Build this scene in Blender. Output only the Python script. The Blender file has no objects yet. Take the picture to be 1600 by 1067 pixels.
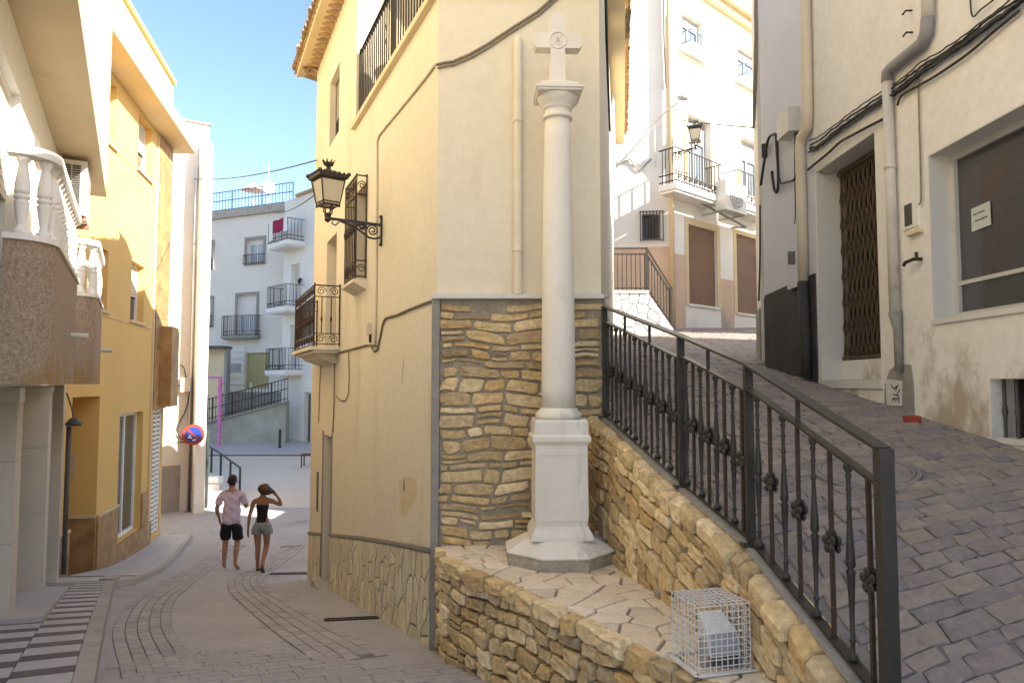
import bpy, bmesh, math, random
from mathutils import Vector, Matrix, Euler

random.seed(11)
scn = bpy.context.scene
COL = scn.collection
R = math.radians

# ------------------------------------------------------------------ camera
FPX = 1111.0                       # focal length in pixels of the 1600 px wide photograph
PITCH = math.atan(66.5 / FPX)
cd = bpy.data.cameras.new('camera')
cam = bpy.data.objects.new('camera', cd)
COL.objects.link(cam)
cd.sensor_width = 36.0
cd.lens = 36.0 * FPX / 1600.0
cd.clip_start = 0.05
cd.clip_end = 2000
cam.location = (0, 0, 0)
cam.rotation_euler = (R(90) + PITCH, 0, 0)
scn.camera = cam

# ------------------------------------------------------------------ sky and sun
SUN_EL = 32.0
SUN_AZ = 115.5                     # clockwise from +Y (view direction): behind the right shoulder
w = bpy.data.worlds.new('World')
scn.world = w
w.use_nodes = True
nt = w.node_tree
nt.nodes.clear()
out = nt.nodes.new('ShaderNodeOutputWorld')
bg = nt.nodes.new('ShaderNodeBackground')
sky = nt.nodes.new('ShaderNodeTexSky')
sky.sky_type = 'NISHITA'
sky.sun_disc = False
sky.sun_elevation = R(SUN_EL)
sky.sun_rotation = R(SUN_AZ)
sky.altitude = 300
sky.air_density = 1.0
sky.dust_density = 1.6
sky.ozone_density = 3.0
bg.inputs['Strength'].default_value = 0.092
nt.links.new(sky.outputs[0], bg.inputs['Color'])
nt.links.new(bg.outputs[0], out.inputs['Surface'])
sd = bpy.data.lights.new('sun', 'SUN')
sd.energy = 4.2
sd.angle = R(0.5)
sd.color = (1.0, 0.94, 0.84)
sun = bpy.data.objects.new('sun', sd)
COL.objects.link(sun)
sdir = Vector((math.sin(R(SUN_AZ)) * math.cos(R(SUN_EL)), math.cos(R(SUN_AZ)) * math.cos(R(SUN_EL)), math.sin(R(SUN_EL))))
sun.rotation_euler = sdir.to_track_quat('Z', 'Y').to_euler()
sun.location = sdir * 60

scn.view_settings.view_transform = 'Standard'
scn.view_settings.look = 'None'
scn.view_settings.gamma = 1.0
scn.view_settings.exposure = 2.13
scn.view_settings.use_curve_mapping = False
scn.view_settings.use_white_balance = True      # the photograph is balanced for open shade
scn.view_settings.white_balance_temperature = 6800
scn.view_settings.white_balance_tint = 10
scn.render.engine = 'CYCLES'
try:
    scn.cycles.max_bounces = 10
    scn.cycles.diffuse_bounces = 6
    scn.cycles.caustics_reflective = False
    scn.cycles.caustics_refractive = False
except Exception:
    pass

# ------------------------------------------------------------------ helpers
def V(*a):
    return Vector(a)

def ray(px, py):
    a = (px - 800) / FPX
    b = (533.5 - py) / FPX
    c, s = math.cos(PITCH), math.sin(PITCH)
    return V(a, c - b * s, s + b * c)

def at_depth(px, py, Y):
    d = ray(px, py)
    return d * (Y / d.y)

def at_height(px, py, z):
    d = ray(px, py)
    return d * (z / d.z)

def at_ground(px, py, fn):
    d = ray(px, py)
    t = 1.0
    for i in range(6000):
        p = d * t
        if p.z < fn(p.x, p.y):
            return p
        t += 0.01
    return d * t

class Wall:
    """a vertical plane: origin on plan, heading clockwise from +Y, outward side"""
    def __init__(self, p0, ang, side=1):
        self.o = V(p0[0], p0[1], 0)
        a = R(ang)
        self.d = V(math.sin(a), math.cos(a), 0)
        self.n = V(math.cos(a), -math.sin(a), 0) * side
    def P(self, u, z, d=0.0):
        return self.o + self.d * u + self.n * d + V(0, 0, z)
    def hit(self, px, py, d=0.0):
        r = ray(px, py)
        o = self.o + self.n * d
        t = o.dot(self.n) / r.dot(self.n)
        p = r * t
        return (p - o).dot(self.d), p.z
    def pt(self, px, py, d=0.0, off=0.0):
        u, z = self.hit(px, py, d)
        return self.P(u, z, d + off)

class PolyWall:
    def __init__(self, pts):
        self.p = [V(a[0], a[1], 0) for a in pts]
        self.L = [0]
        for a, b in zip(self.p, self.p[1:]):
            self.L.append(self.L[-1] + (b - a).length)
        self.len = self.L[-1]
    def seg(self, u):
        for i in range(len(self.p) - 1):
            if u <= self.L[i + 1] or i == len(self.p) - 2:
                return i
    def P(self, u, z, d=0.0):
        i = self.seg(u)
        a, b = self.p[i], self.p[i + 1]
        t = (b - a).normalized()
        n = V(t.y, -t.x, 0)
        return a + t * (u - self.L[i]) + n * d + V(0, 0, z)

class G:
    def __init__(self):
        self.v = []
        self.f = []
    def add(self, vs, fs):
        k = len(self.v)
        self.v += [Vector(p) for p in vs]
        self.f += [tuple(i + k for i in f) for f in fs]
        return self
    def hexa(self, p):          # 8 points, bottom 4 then top 4
        return self.add(p, [(3, 2, 1, 0), (4, 5, 6, 7), (0, 1, 5, 4), (1, 2, 6, 5), (2, 3, 7, 6), (3, 0, 4, 7)])
    def bx(self, x0, x1, y0, y1, z0, z1):
        return self.hexa([(x0, y0, z0), (x1, y0, z0), (x1, y1, z0), (x0, y1, z0), (x0, y0, z1), (x1, y0, z1), (x1, y1, z1), (x0, y1, z1)])
    def wb(self, W, u0, u1, z0, z1, d0, d1):
        return self.hexa([W.P(u0, z0, d0), W.P(u1, z0, d0), W.P(u1, z0, d1), W.P(u0, z0, d1), W.P(u0, z1, d0), W.P(u1, z1, d0), W.P(u1, z1, d1), W.P(u0, z1, d1)])
    def bar(self, a, b, w, h, up=(0, 0, 1)):
        a, b = Vector(a), Vector(b)
        t = (b - a).normalized()
        u = Vector(up)
        s = t.cross(u)
        if s.length < 1e-4:
            s = t.cross(V(0, 1, 0))
        s.normalize()
        u = s.cross(t).normalized()
        s = s * (w / 2); u = u * (h / 2)
        return self.hexa([a - s - u, a + s - u, b + s - u, b - s - u, a - s + u, a + s + u, b + s + u, b - s + u])
    def tube(self, pts, r, n=6, cap=True):
        pts = [Vector(p) for p in pts]
        m = len(pts)
        rs = r if isinstance(r, (list, tuple)) else [r] * m
        k = len(self.v)
        ref = None
        for i, p in enumerate(pts):
            t = (pts[min(i + 1, m - 1)] - pts[max(i - 1, 0)])
            if t.length < 1e-9:
                t = V(0, 0, 1)
            t.normalize()
            if ref is None:
                ref = V(0, 0, 1) if abs(t.z) < 0.9 else V(1, 0, 0)
            s = t.cross(ref)
            if s.length < 1e-5:
                s = t.cross(V(0, 1, 0.3))
            s.normalize()
            u = s.cross(t).normalized()
            ref = u
            for j in range(n):
                a = 2 * math.pi * j / n
                self.v.append(p + s * (math.cos(a) * rs[i]) + u * (math.sin(a) * rs[i]))
        for i in range(m - 1):
            for j in range(n):
                a = k + i * n + j
                b = k + i * n + (j + 1) % n
                self.f.append((a, b, b + n, a + n))
        if cap:
            self.f.append(tuple(k + j for j in range(n))[::-1])
            self.f.append(tuple(k + (m - 1) * n + j for j in range(n)))
        return self
    def lathe(self, prof, c=(0, 0, 0), n=12, rot=0.0, squash=None):
        c = Vector(c)
        k = len(self.v)
        for r, z in prof:
            for j in range(n):
                a = 2 * math.pi * (j) / n + rot
                self.v.append(c + V(r * math.cos(a), r * math.sin(a), z))
        for i in range(len(prof) - 1):
            for j in range(n):
                a = k + i * n + j
                b = k + i * n + (j + 1) % n
                self.f.append((a, b, b + n, a + n))
        self.f.append(tuple(k + j for j in range(n))[::-1])
        self.f.append(tuple(k + (len(prof) - 1) * n + j for j in range(n)))
        return self
    def prism(self, pts, off):
        pts = [Vector(p) for p in pts]
        off = Vector(off)
        n = len(pts)
        k = len(self.v)
        self.v += pts + [p + off for p in pts]
        self.f.append(tuple(k + i for i in range(n)))
        self.f.append(tuple(k + n + i for i in range(n))[::-1])
        for i in range(n):
            j = (i + 1) % n
            self.f.append((k + i, k + j, k + n + j, k + n + i))
        return self
    def ball(self, c, r, n=8, m=5, sx=1, sy=1, sz=1):
        prof = []
        c = Vector(c)
        k = len(self.v)
        for i in range(1, m):
            th = math.pi * i / m
            for j in range(n):
                a = 2 * math.pi * j / n
                self.v.append(c + V(sx * r * math.sin(th) * math.cos(a), sy * r * math.sin(th) * math.sin(a), sz * r * math.cos(th)))
        t = len(self.v); self.v.append(c + V(0, 0, r * sz))
        b = len(self.v); self.v.append(c - V(0, 0, r * sz))
        for i in range(m - 2):
            for j in range(n):
                a0 = k + i * n + j; b0 = k + i * n + (j + 1) % n
                self.f.append((a0, a0 + n, b0 + n, b0))
        for j in range(n):
            self.f.append((t, k + j, k + (j + 1) % n))
            e = k + (m - 2) * n
            self.f.append((b, e + (j + 1) % n, e + j))
        return self

WLOC = {}

def mesh_of(name, g, mat, smooth=False, origin=None, recalc=True):
    me = bpy.data.meshes.new(name)
    if origin is None:
        origin = V(0, 0, 0)
    me.from_pydata([tuple(p - origin) for p in g.v], [], g.f)
    if recalc:
        bm = bmesh.new(); bm.from_mesh(me)
        bmesh.ops.recalc_face_normals(bm, faces=bm.faces)
        bm.to_mesh(me); bm.free()
    if smooth:
        for p in me.polygons:
            p.use_smooth = True
    me.materials.append(mat)
    return me

def attach(o, parent, loc):
    WLOC[o.name] = Vector(loc)
    COL.objects.link(o)
    if parent is not None:
        o.parent = parent
        o.location = Vector(loc) - WLOC[parent.name]
    else:
        o.location = loc

def build(name, g, mat, parent=None, smooth=False, label=None, kind=None):
    lo = V(min(p.x for p in g.v), min(p.y for p in g.v), min(p.z for p in g.v))
    hi = V(max(p.x for p in g.v), max(p.y for p in g.v), max(p.z for p in g.v))
    org = V((lo.x + hi.x) / 2, (lo.y + hi.y) / 2, lo.z)
    me = mesh_of(name, g, mat, smooth, org)
    o = bpy.data.objects.new(name, me)
    attach(o, parent, org)
    if label:
        o['label'] = label
    if kind:
        o['kind'] = kind
    return o

def inst(name, me, loc, parent=None, rot=(0, 0, 0), scale=(1, 1, 1)):
    o = bpy.data.objects.new(name, me)
    attach(o, parent, loc)
    o.rotation_euler = rot
    o.scale = scale
    return o

def thing(name, label, cat, loc, group=None):
    o = bpy.data.objects.new(name, None)
    o.empty_display_size = 0.2
    attach(o, None, Vector(loc))
    o['label'] = label; o['category'] = cat
    if group:
        o['group'] = group
    return o

def tag(o, label, cat, group=None):
    o['label'] = label; o['category'] = cat
    if group:
        o['group'] = group
    return o

def lerp(a, b, t):
    return a + (b - a) * t

def table(tab, x):
    if x <= tab[0][0]:
        return tab[0][1]
    for (a, va), (b, vb) in zip(tab, tab[1:]):
        if x <= b:
            return lerp(va, vb, (x - a) / (b - a))
    return tab[-1][1]

# ------------------------------------------------------------------ materials
def mat(name, col, col2=None, rough=0.85, scale=2.0, amount=1.0, fine=0.12, fscale=45.0, bump=0.15, bscale=60.0,
        rnd=0.0, metallic=0.0, stain=None, stain_scale=1.2, stain_low=0.5, stain_z=None, stain_stretch=.75, tint=None, spec=0.3, streak=0.0, island=0.0, detail=6.0):
    m = bpy.data.materials.new(name)
    m.use_nodes = True
    n = m.node_tree
    N = n.nodes; Lk = n.links
    bs = N['Principled BSDF']
    geo = N.new('ShaderNodeNewGeometry')
    pos = geo.outputs['Position']
    col = tuple(col) + (1,)
    c2 = (tuple(col2) + (1,)) if col2 else tuple(c * 0.82 for c in col[:3]) + (1,)
    n1 = N.new('ShaderNodeTexNoise'); n1.inputs['Scale'].default_value = scale; n1.inputs['Detail'].default_value = detail
    n1.inputs['Roughness'].default_value = 0.62
    if streak:
        mp = N.new('ShaderNodeMapping'); mp.inputs['Scale'].default_value = (1, 1, streak)
        Lk.new(pos, mp.inputs['Vector']); Lk.new(mp.outputs[0], n1.inputs['Vector'])
    else:
        Lk.new(pos, n1.inputs['Vector'])
    rp = N.new('ShaderNodeValToRGB')
    rp.color_ramp.elements[0].position = 0.33; rp.color_ramp.elements[1].position = 0.70
    rp.color_ramp.elements[0].color = col; rp.color_ramp.elements[1].color = c2
    Lk.new(n1.outputs['Fac'], rp.inputs['Fac'])
    cur = rp.outputs['Color']
    if amount < 1:
        mx = N.new('ShaderNodeMix'); mx.data_type = 'RGBA'; mx.inputs[0].default_value = amount
        mx.inputs[6].default_value = col
        Lk.new(cur, mx.inputs[7]); cur = mx.outputs[2]
    def value_mul(cur, fac_socket, lo, hi):
        mr = N.new('ShaderNodeMapRange'); mr.inputs[3].default_value = lo; mr.inputs[4].default_value = hi
        Lk.new(fac_socket, mr.inputs[0])
        hs = N.new('ShaderNodeHueSaturation')
        Lk.new(mr.outputs[0], hs.inputs['Value']); Lk.new(cur, hs.inputs['Color'])
        return hs.outputs[0]
    if fine:
        n2 = N.new('ShaderNodeTexNoise'); n2.inputs['Scale'].default_value = fscale; n2.inputs['Detail'].default_value = 4
        Lk.new(pos, n2.inputs['Vector'])
        cur = value_mul(cur, n2.outputs['Fac'], 1 - 2 * fine, 1 + 2 * fine)
    if tint:
        oi = N.new('ShaderNodeObjectInfo')
        rr = N.new('ShaderNodeValToRGB')
        els = rr.color_ramp.elements
        els[0].color = tuple(tint[0]) + (1,); els[1].color = tuple(tint[-1]) + (1,)
        for i, c in enumerate(tint[1:-1]):
            e = els.new((i + 1) / (len(tint) - 1)); e.color = tuple(c) + (1,)
        if island:
            Lk.new(geo.outputs['Random Per Island'], rr.inputs['Fac'])
        else:
            Lk.new(oi.outputs['Random'], rr.inputs['Fac'])
        mx = N.new('ShaderNodeMix'); mx.data_type = 'RGBA'; mx.blend_type = 'MULTIPLY'; mx.inputs[0].default_value = 1
        Lk.new(cur, mx.inputs[6]); Lk.new(rr.outputs[0], mx.inputs[7]); cur = mx.outputs[2]
    if rnd:
        oi = N.new('ShaderNodeObjectInfo')
        src = geo.outputs['Random Per Island'] if island else oi.outputs['Random']
        cur = value_mul(cur, src, 1 - rnd, 1 + rnd)
    if stain:
        n3 = N.new('ShaderNodeTexNoise'); n3.inputs['Scale'].default_value = stain_scale; n3.inputs['Detail'].default_value = 9
        n3.inputs['Roughness'].default_value = 0.68
        mp = N.new('ShaderNodeMapping'); mp.inputs['Location'].default_value = (3.7, 1.9, 8.2); mp.inputs['Scale'].default_value = (1, 1, stain_stretch)
        Lk.new(pos, mp.inputs['Vector']); Lk.new(mp.outputs[0], n3.inputs['Vector'])
        fac = n3.outputs['Fac']
        if stain_z:
            sx = N.new('ShaderNodeSeparateXYZ'); Lk.new(pos, sx.inputs[0])
            zr = N.new('ShaderNodeMapRange'); zr.inputs[1].default_value = stain_z[0]; zr.inputs[2].default_value = stain_z[1]
            zr.inputs[3].default_value = 0.17; zr.inputs[4].default_value = -0.14
            Lk.new(sx.outputs[2], zr.inputs[0])
            ad = N.new('ShaderNodeMath'); ad.operation = 'ADD'
            Lk.new(fac, ad.inputs[0]); Lk.new(zr.outputs[0], ad.inputs[1]); fac = ad.outputs[0]
        sr = N.new('ShaderNodeValToRGB'); sr.color_ramp.elements[0].position = stain_low; sr.color_ramp.elements[1].position = stain_low + 0.12
        Lk.new(fac, sr.inputs['Fac'])
        mx = N.new('ShaderNodeMix'); mx.data_type = 'RGBA'
        Lk.new(sr.outputs[0], mx.inputs[0]); Lk.new(cur, mx.inputs[6]); mx.inputs[7].default_value = tuple(stain) + (1,)
        cur = mx.outputs[2]
    Lk.new(cur, bs.inputs['Base Color'])
    bs.inputs['Roughness'].default_value = rough
    bs.inputs['Metallic'].default_value = metallic
    bs.inputs['Specular IOR Level'].default_value = spec
    if bump:
        n4 = N.new('ShaderNodeTexNoise'); n4.inputs['Scale'].default_value = bscale; n4.inputs['Detail'].default_value = 5
        Lk.new(pos, n4.inputs['Vector'])
        bp = N.new('ShaderNodeBump'); bp.inputs['Strength'].default_value = bump; bp.inputs['Distance'].default_value = 0.02
        Lk.new(n4.outputs['Fac'], bp.inputs['Height']); Lk.new(bp.outputs[0], bs.inputs['Normal'])
    return m

def glassy(name, col, rough=0.08, spec=0.6):
    return mat(name, col, rough=rough, fine=0, bump=0.0, spec=spec, scale=1.5)

STONE_TINT = [(0.60, 0.53, 0.46), (1.0, 0.88, 0.66), (0.80, 0.66, 0.48), (1.25, 1.15, 0.98), (0.95, 0.75, 0.48), (1.1, 1.0, 0.80), (0.70, 0.60, 0.48), (1.4, 1.32, 1.2), (0.9, 0.8, 0.6)]
M = dict(
    yellow=mat('yellow_plaster', (0.775, 0.705, 0.555), (0.74, 0.665, 0.51), scale=0.9, fine=0.04, fscale=11, bump=0.22, bscale=16, stain=(0.68, 0.59, 0.425), stain_scale=1.5, stain_low=0.56, stain_stretch=.3),
    cream=mat('cream_plaster', (0.74, 0.62, 0.40), (0.68, 0.56, 0.35), scale=1.0, fine=0.03, bump=0.1, stain=(0.55, 0.47, 0.33), stain_scale=0.9, stain_low=0.6),
    ochre=mat('ochre_plaster', (0.72, 0.465, 0.165), (0.67, 0.425, 0.145), scale=0.8, fine=0.03, bump=0.08),
    ochre_trim=mat('pale_trim', (0.66, 0.52, 0.33), (0.60, 0.47, 0.29), scale=2, fine=0.04),
    beige=mat('beige_slab_plaster', (0.58, 0.47, 0.31), (0.50, 0.40, 0.26), scale=1.4, fine=0.05, bump=0.15, stain=(0.36, 0.28, 0.18), stain_scale=0.9, stain_low=0.58),
    stone=mat('yellow_rubble_stone', (0.66, 0.565, 0.395), (0.55, 0.45, 0.29), rough=0.9, scale=9, fine=0.22, fscale=26, bump=1.0, bscale=24, tint=STONE_TINT),
    slab=mat('pale_flagstone', (0.78, 0.71, 0.60), (0.70, 0.62, 0.50), rough=0.85, scale=6, fine=0.09, fscale=50, bump=0.35, bscale=40, tint=[(0.85, 0.8, 0.72), (1.05, 1.0, 0.9), (0.95, 0.86, 0.74), (1.12, 1.08, 1.02)]),
    dado=mat('olive_grey_stone', (0.70, 0.65, 0.52), (0.58, 0.53, 0.41), rough=0.85, scale=7, fine=0.1, bump=0.35, tint=[(0.85, 0.85, 0.82), (1.15, 1.1, 1.0), (0.95, 0.92, 0.85), (1.25, 1.2, 1.1)]),
    mortar=mat('sandy_mortar', (0.42, 0.365, 0.275), (0.32, 0.27, 0.195), rough=0.95, scale=8, fine=0.18, bump=0.7, bscale=50),
    mortar2=mat('brown_mortar', (0.33, 0.285, 0.20), (0.26, 0.22, 0.15), rough=0.95, scale=8, fine=0.15, bump=0.5),
    cement=mat('grey_cement', (0.33, 0.31, 0.28), (0.25, 0.235, 0.21), scale=5, fine=0.1, bump=0.3),
    marble=mat('weathered_white_marble', (0.82, 0.775, 0.68), (0.73, 0.68, 0.58), rough=0.55, scale=3.0, fine=0.03, bump=0.12, bscale=30, streak=0.25, stain=(0.52, 0.49, 0.43), stain_scale=4.2, stain_low=0.568, stain_stretch=.14),
    marble_base=mat('pitted_marble', (0.50, 0.45, 0.36), (0.34, 0.29, 0.22), rough=0.9, scale=14, fine=0.12, bump=0.8),
    iron=mat('black_wrought_iron', (0.022, 0.020, 0.018), (0.035, 0.028, 0.022), rough=0.45, scale=9, fine=0.15, bump=0.1, spec=0.45),
    iron2=mat('rusty_dark_iron', (0.035, 0.026, 0.022), (0.065, 0.038, 0.026), rough=0.6, scale=14, fine=0.2, bump=0.1),
    steel=mat('grey_painted_steel', (0.42, 0.42, 0.42), rough=0.5, fine=0.05, bump=0.05),
    wire=mat('white_coated_wire', (0.74, 0.72, 0.68), (0.62, 0.58, 0.52), rough=0.5, scale=12, fine=0.06, bump=0),
    white=mat('white_paint', (0.78, 0.77, 0.74), (0.72, 0.70, 0.66), rough=0.7, scale=2, fine=0.03, bump=0.06),
    whitewall=mat('white_render', (0.78, 0.75, 0.69), (0.70, 0.67, 0.61), scale=0.8, fine=0.03, bump=0.1, stain=(0.60, 0.57, 0.52), stain_scale=0.8, stain_low=0.6),
    greywall=mat('pale_grey_render', (0.72, 0.67, 0.60), (0.65, 0.61, 0.545), scale=0.5, fine=0.03, bump=0.1, stain=(0.60, 0.55, 0.50), stain_scale=0.6, stain_low=0.6),
    lilac=mat('lilac_white_render', (0.68, 0.69, 0.76), (0.63, 0.635, 0.69), scale=0.8, fine=0.02, bump=0.08, stain=(0.52, 0.50, 0.50), stain_scale=0.9, stain_low=0.6),
    shopwall=mat('stained_cream_render', (0.83, 0.80, 0.74), (0.77, 0.735, 0.67), scale=1.2, fine=0.06, fscale=14, bump=0.3, bscale=14, stain=(0.45, 0.38, 0.30), stain_scale=1.35, stain_low=0.60, stain_z=(-0.4, 1.3)),
    surround=mat('smooth_grey_white_marble', (0.70, 0.68, 0.63), (0.63, 0.61, 0.56), rough=0.55, scale=1.5, fine=0.02, bump=0.05),
    blackdado=mat('black_rough_dado', (0.045, 0.042, 0.043), (0.07, 0.066, 0.064), rough=0.8, scale=3, fine=0.15, bump=0.5, bscale=90, stain=(0.20, 0.19, 0.18), stain_scale=4.0, stain_low=0.70),
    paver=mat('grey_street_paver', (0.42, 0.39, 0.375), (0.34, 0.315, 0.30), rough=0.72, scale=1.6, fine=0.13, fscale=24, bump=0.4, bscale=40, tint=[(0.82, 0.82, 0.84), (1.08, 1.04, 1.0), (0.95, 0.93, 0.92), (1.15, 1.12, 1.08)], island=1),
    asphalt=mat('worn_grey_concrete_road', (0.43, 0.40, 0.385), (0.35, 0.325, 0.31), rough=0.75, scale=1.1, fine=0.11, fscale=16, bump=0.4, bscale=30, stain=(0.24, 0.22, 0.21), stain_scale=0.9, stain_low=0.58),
    joint=mat('dark_paving_joint', (0.225, 0.208, 0.195), (0.165, 0.15, 0.14), rough=0.9, scale=4, fine=0.15, bump=0.3),
    flag=mat('purple_grey_flagstone', (0.265, 0.238, 0.222), (0.205, 0.182, 0.170), rough=0.72, scale=4, fine=0.16, fscale=30, bump=0.6, bscale=28, tint=[(0.75, 0.78, 0.84), (1.05, 0.96, 0.93), (1.12, 1.05, 0.92), (0.85, 0.84, 0.86), (0.98, 0.9, 0.9), (1.2, 1.12, 1.0)]),
    flag2=mat('purple_grey_flagstone_far', (0.265, 0.238, 0.222), (0.205, 0.182, 0.170), rough=0.72, scale=4, fine=0.16, fscale=30, bump=0.6, bscale=28, tint=[(0.75, 0.78, 0.84), (1.05, 0.96, 0.93), (1.12, 1.05, 0.92), (0.85, 0.84, 0.86), (0.98, 0.9, 0.9), (1.2, 1.12, 1.0)], island=1),
    tile_white=mat('white_pavement_tile', (0.52, 0.49, 0.47), (0.45, 0.42, 0.40), rough=0.6, scale=4, fine=0.05, bump=0.1, rnd=0.08),
    tile_dark=mat('charcoal_pavement_tile', (0.135, 0.12, 0.118), (0.10, 0.09, 0.088), rough=0.6, scale=4, fine=0.08, bump=0.1, rnd=0.12),
    kerb=mat('pale_kerb_stone', (0.46, 0.42, 0.37), (0.37, 0.33, 0.29), rough=0.8, scale=6, fine=0.1, bump=0.2, rnd=0.06),
    granite=mat('brown_washed_pebble_dash', (0.44, 0.35, 0.27), (0.27, 0.205, 0.15), rough=0.8, scale=40, fine=0.3, fscale=70, bump=0.7, bscale=150, stain=(0.34, 0.22, 0.075), stain_scale=1.6, stain_low=0.585, stain_z=(0.05, 0.65), detail=2),
    pilaster=mat('grey_beige_stone_panel', (0.60, 0.56, 0.49), (0.51, 0.47, 0.41), rough=0.6, scale=2.5, fine=0.04, bump=0.1, streak=0.3),
    brownstone=mat('brown_veined_marble', (0.42, 0.25, 0.10), (0.23, 0.12, 0.05), rough=0.5, scale=3.5, fine=0.08, bump=0.15, rnd=0.15),
    tileclay=mat('weathered_clay_tile', (0.46, 0.34, 0.205), (0.30, 0.215, 0.135), rough=0.9, scale=7, fine=0.15, bump=0.4, tint=[(0.8, 0.8, 0.8), (1.15, 1.05, 0.95), (0.95, 0.9, 0.85), (1.05, 0.9, 0.75)]),
    shutter_brown=mat('brown_roller_shutter', (0.235, 0.125, 0.062), (0.20, 0.105, 0.052), rough=0.55, scale=3, fine=0.04, bump=0.03),
    shutter_grey=mat('grey_blind', (0.36, 0.325, 0.29), (0.31, 0.28, 0.25), rough=0.7, scale=2, fine=0.04),
    shutter_cream=mat('cream_blind', (0.60, 0.55, 0.46), (0.55, 0.50, 0.41), rough=0.7, scale=2, fine=0.03),
    gate=mat('brown_gate_metal', (0.105, 0.075, 0.045), (0.14, 0.095, 0.055), rough=0.55, scale=8, fine=0.12, bump=0.1),
    dark=mat('dark_interior', (0.02, 0.018, 0.017), (0.03, 0.027, 0.025), rough=0.8, bump=0),
    darkdoor=mat('dark_grey_door', (0.10, 0.095, 0.09), (0.08, 0.075, 0.07), rough=0.6, scale=2, fine=0.05),
    glass=glassy('dark_window_glass', (0.035, 0.032, 0.033), 0.06, 0.7),
    glass_shop=mat('dusty_shop_glass', (0.075, 0.052, 0.050), (0.045, 0.06, 0.062), rough=0.04, scale=1.1, fine=0.12, fscale=18, bump=0.02, bscale=3, spec=1.0),
    glass_pale=glassy('pale_window_glass', (0.40, 0.42, 0.45), 0.1),
    glass_mid=glassy('grey_window_glass', (0.16, 0.19, 0.22), 0.08, .6),
    glass_green=glassy('greenish_shop_glass', (0.10, 0.11, 0.08), 0.1),
    alu=mat('pale_window_frame', (0.60, 0.57, 0.52), rough=0.45, fine=0.03, bump=0),
    cable=mat('black_cable', (0.03, 0.028, 0.027), (0.06, 0.055, 0.05), rough=0.6, scale=12, fine=0.1, bump=0),
    cable_grey=mat('grey_painted_cable', (0.30, 0.25, 0.17), (0.22, 0.18, 0.12), rough=0.7, scale=10, fine=0.1, bump=0),
    pipe_cream=mat('cream_downpipe', (0.68, 0.60, 0.46), (0.60, 0.52, 0.39), rough=0.5, scale=3, fine=0.03, bump=0.05),
    pipe_peel=mat('peeling_downpipe', (0.64, 0.60, 0.53), (0.56, 0.51, 0.44), rough=0.6, scale=4, fine=0.05, bump=0.15, stain=(0.20, 0.185, 0.17), stain_scale=6, stain_low=0.60, stain_z=(0.2, 1.7)),
    pipe_grey=mat('grey_pipe', (0.30, 0.29, 0.29), rough=0.5, fine=0.05, bump=0.05),
    frost=mat('frosted_lantern_glass', (0.62, 0.55, 0.42), (0.55, 0.48, 0.36), rough=0.35, scale=3, fine=0.02, bump=0),
    ac=mat('ac_white_casing', (0.66, 0.64, 0.59), (0.58, 0.56, 0.50), rough=0.5, scale=3, fine=0.03, bump=0),
    pink=mat('peach_dado', (0.62, 0.45, 0.33), (0.55, 0.40, 0.29), scale=2.5, fine=0.05, bump=0.15, stain=(0.33, 0.31, 0.28), stain_scale=1.4, stain_low=0.56, stain_z=(1.3, 3.0)),
    skin=mat('skin', (0.40, 0.22, 0.135), (0.35, 0.185, 0.11), rough=0.5, scale=5, fine=0.03, bump=0),
    skin_dark=mat('tanned_skin', (0.33, 0.165, 0.09), (0.28, 0.135, 0.072), rough=0.5, scale=5, fine=0.03, bump=0),
    shirt=mat('pale_lilac_cotton', (0.66, 0.55, 0.68), (0.58, 0.47, 0.60), rough=0.95, scale=6, fine=0.05, bump=0.9, bscale=9),
    black_cloth=mat('black_cloth', (0.016, 0.015, 0.018), rough=0.9, fine=0.1, bump=0.3, bscale=14),
    denim=mat('faded_denim', (0.20, 0.22, 0.235), (0.28, 0.29, 0.29), rough=0.9, scale=14, fine=0.15, bump=0.3),
    hair_dark=mat('dark_hair', (0.022, 0.016, 0.012), rough=0.6, fine=0.2, bump=0.5, bscale=90),
    hair_brown=mat('brown_hair', (0.05, 0.026, 0.012), (0.11, 0.058, 0.025), rough=0.5, scale=30, fine=0.2, bump=0.6, bscale=90),
    shoe=mat('dark_shoe', (0.05, 0.05, 0.052), rough=0.7, bump=0.1),
    sole=mat('pale_sole', (0.55, 0.52, 0.48), rough=0.8, bump=0),
    red=mat('sign_red', (0.45, 0.055, 0.03), rough=0.4, fine=0.04, bump=0),
    blue=mat('sign_blue', (0.025, 0.055, 0.30), rough=0.4, fine=0.04, bump=0),
    magenta=mat('pink_paint', (0.66, 0.22, 0.46), rough=0.5, fine=0.05, bump=0),
    towel=mat('crimson_towel', (0.32, 0.02, 0.07), rough=0.9, fine=0.1, bump=0.2),
    blueiron=mat('blue_painted_iron', (0.05, 0.14, 0.28), rough=0.5, fine=0.05, bump=0),
    parasol=mat('orange_white_parasol', (0.70, 0.60, 0.52), (0.60, 0.22, 0.08), rough=0.9, scale=2.2, fine=0.05, bump=0),
    paper=mat('paper', (0.62, 0.66, 0.60), rough=0.9, fine=0.03, bump=0),
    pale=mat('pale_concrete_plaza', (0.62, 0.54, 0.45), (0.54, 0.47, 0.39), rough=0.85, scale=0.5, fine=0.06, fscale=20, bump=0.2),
    ink=mat('grey_ink', (0.10, 0.11, 0.11), rough=0.9, fine=0.05, bump=0),
    ink_blue=mat('blue_black_ink', (0.07, 0.07, 0.11), rough=0.9, fine=0.05, bump=0),
    brick=mat('red_brick', (0.38, 0.07, 0.04), (0.30, 0.05, 0.03), rough=0.9, scale=9, fine=0.15, bump=0.3),
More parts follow.
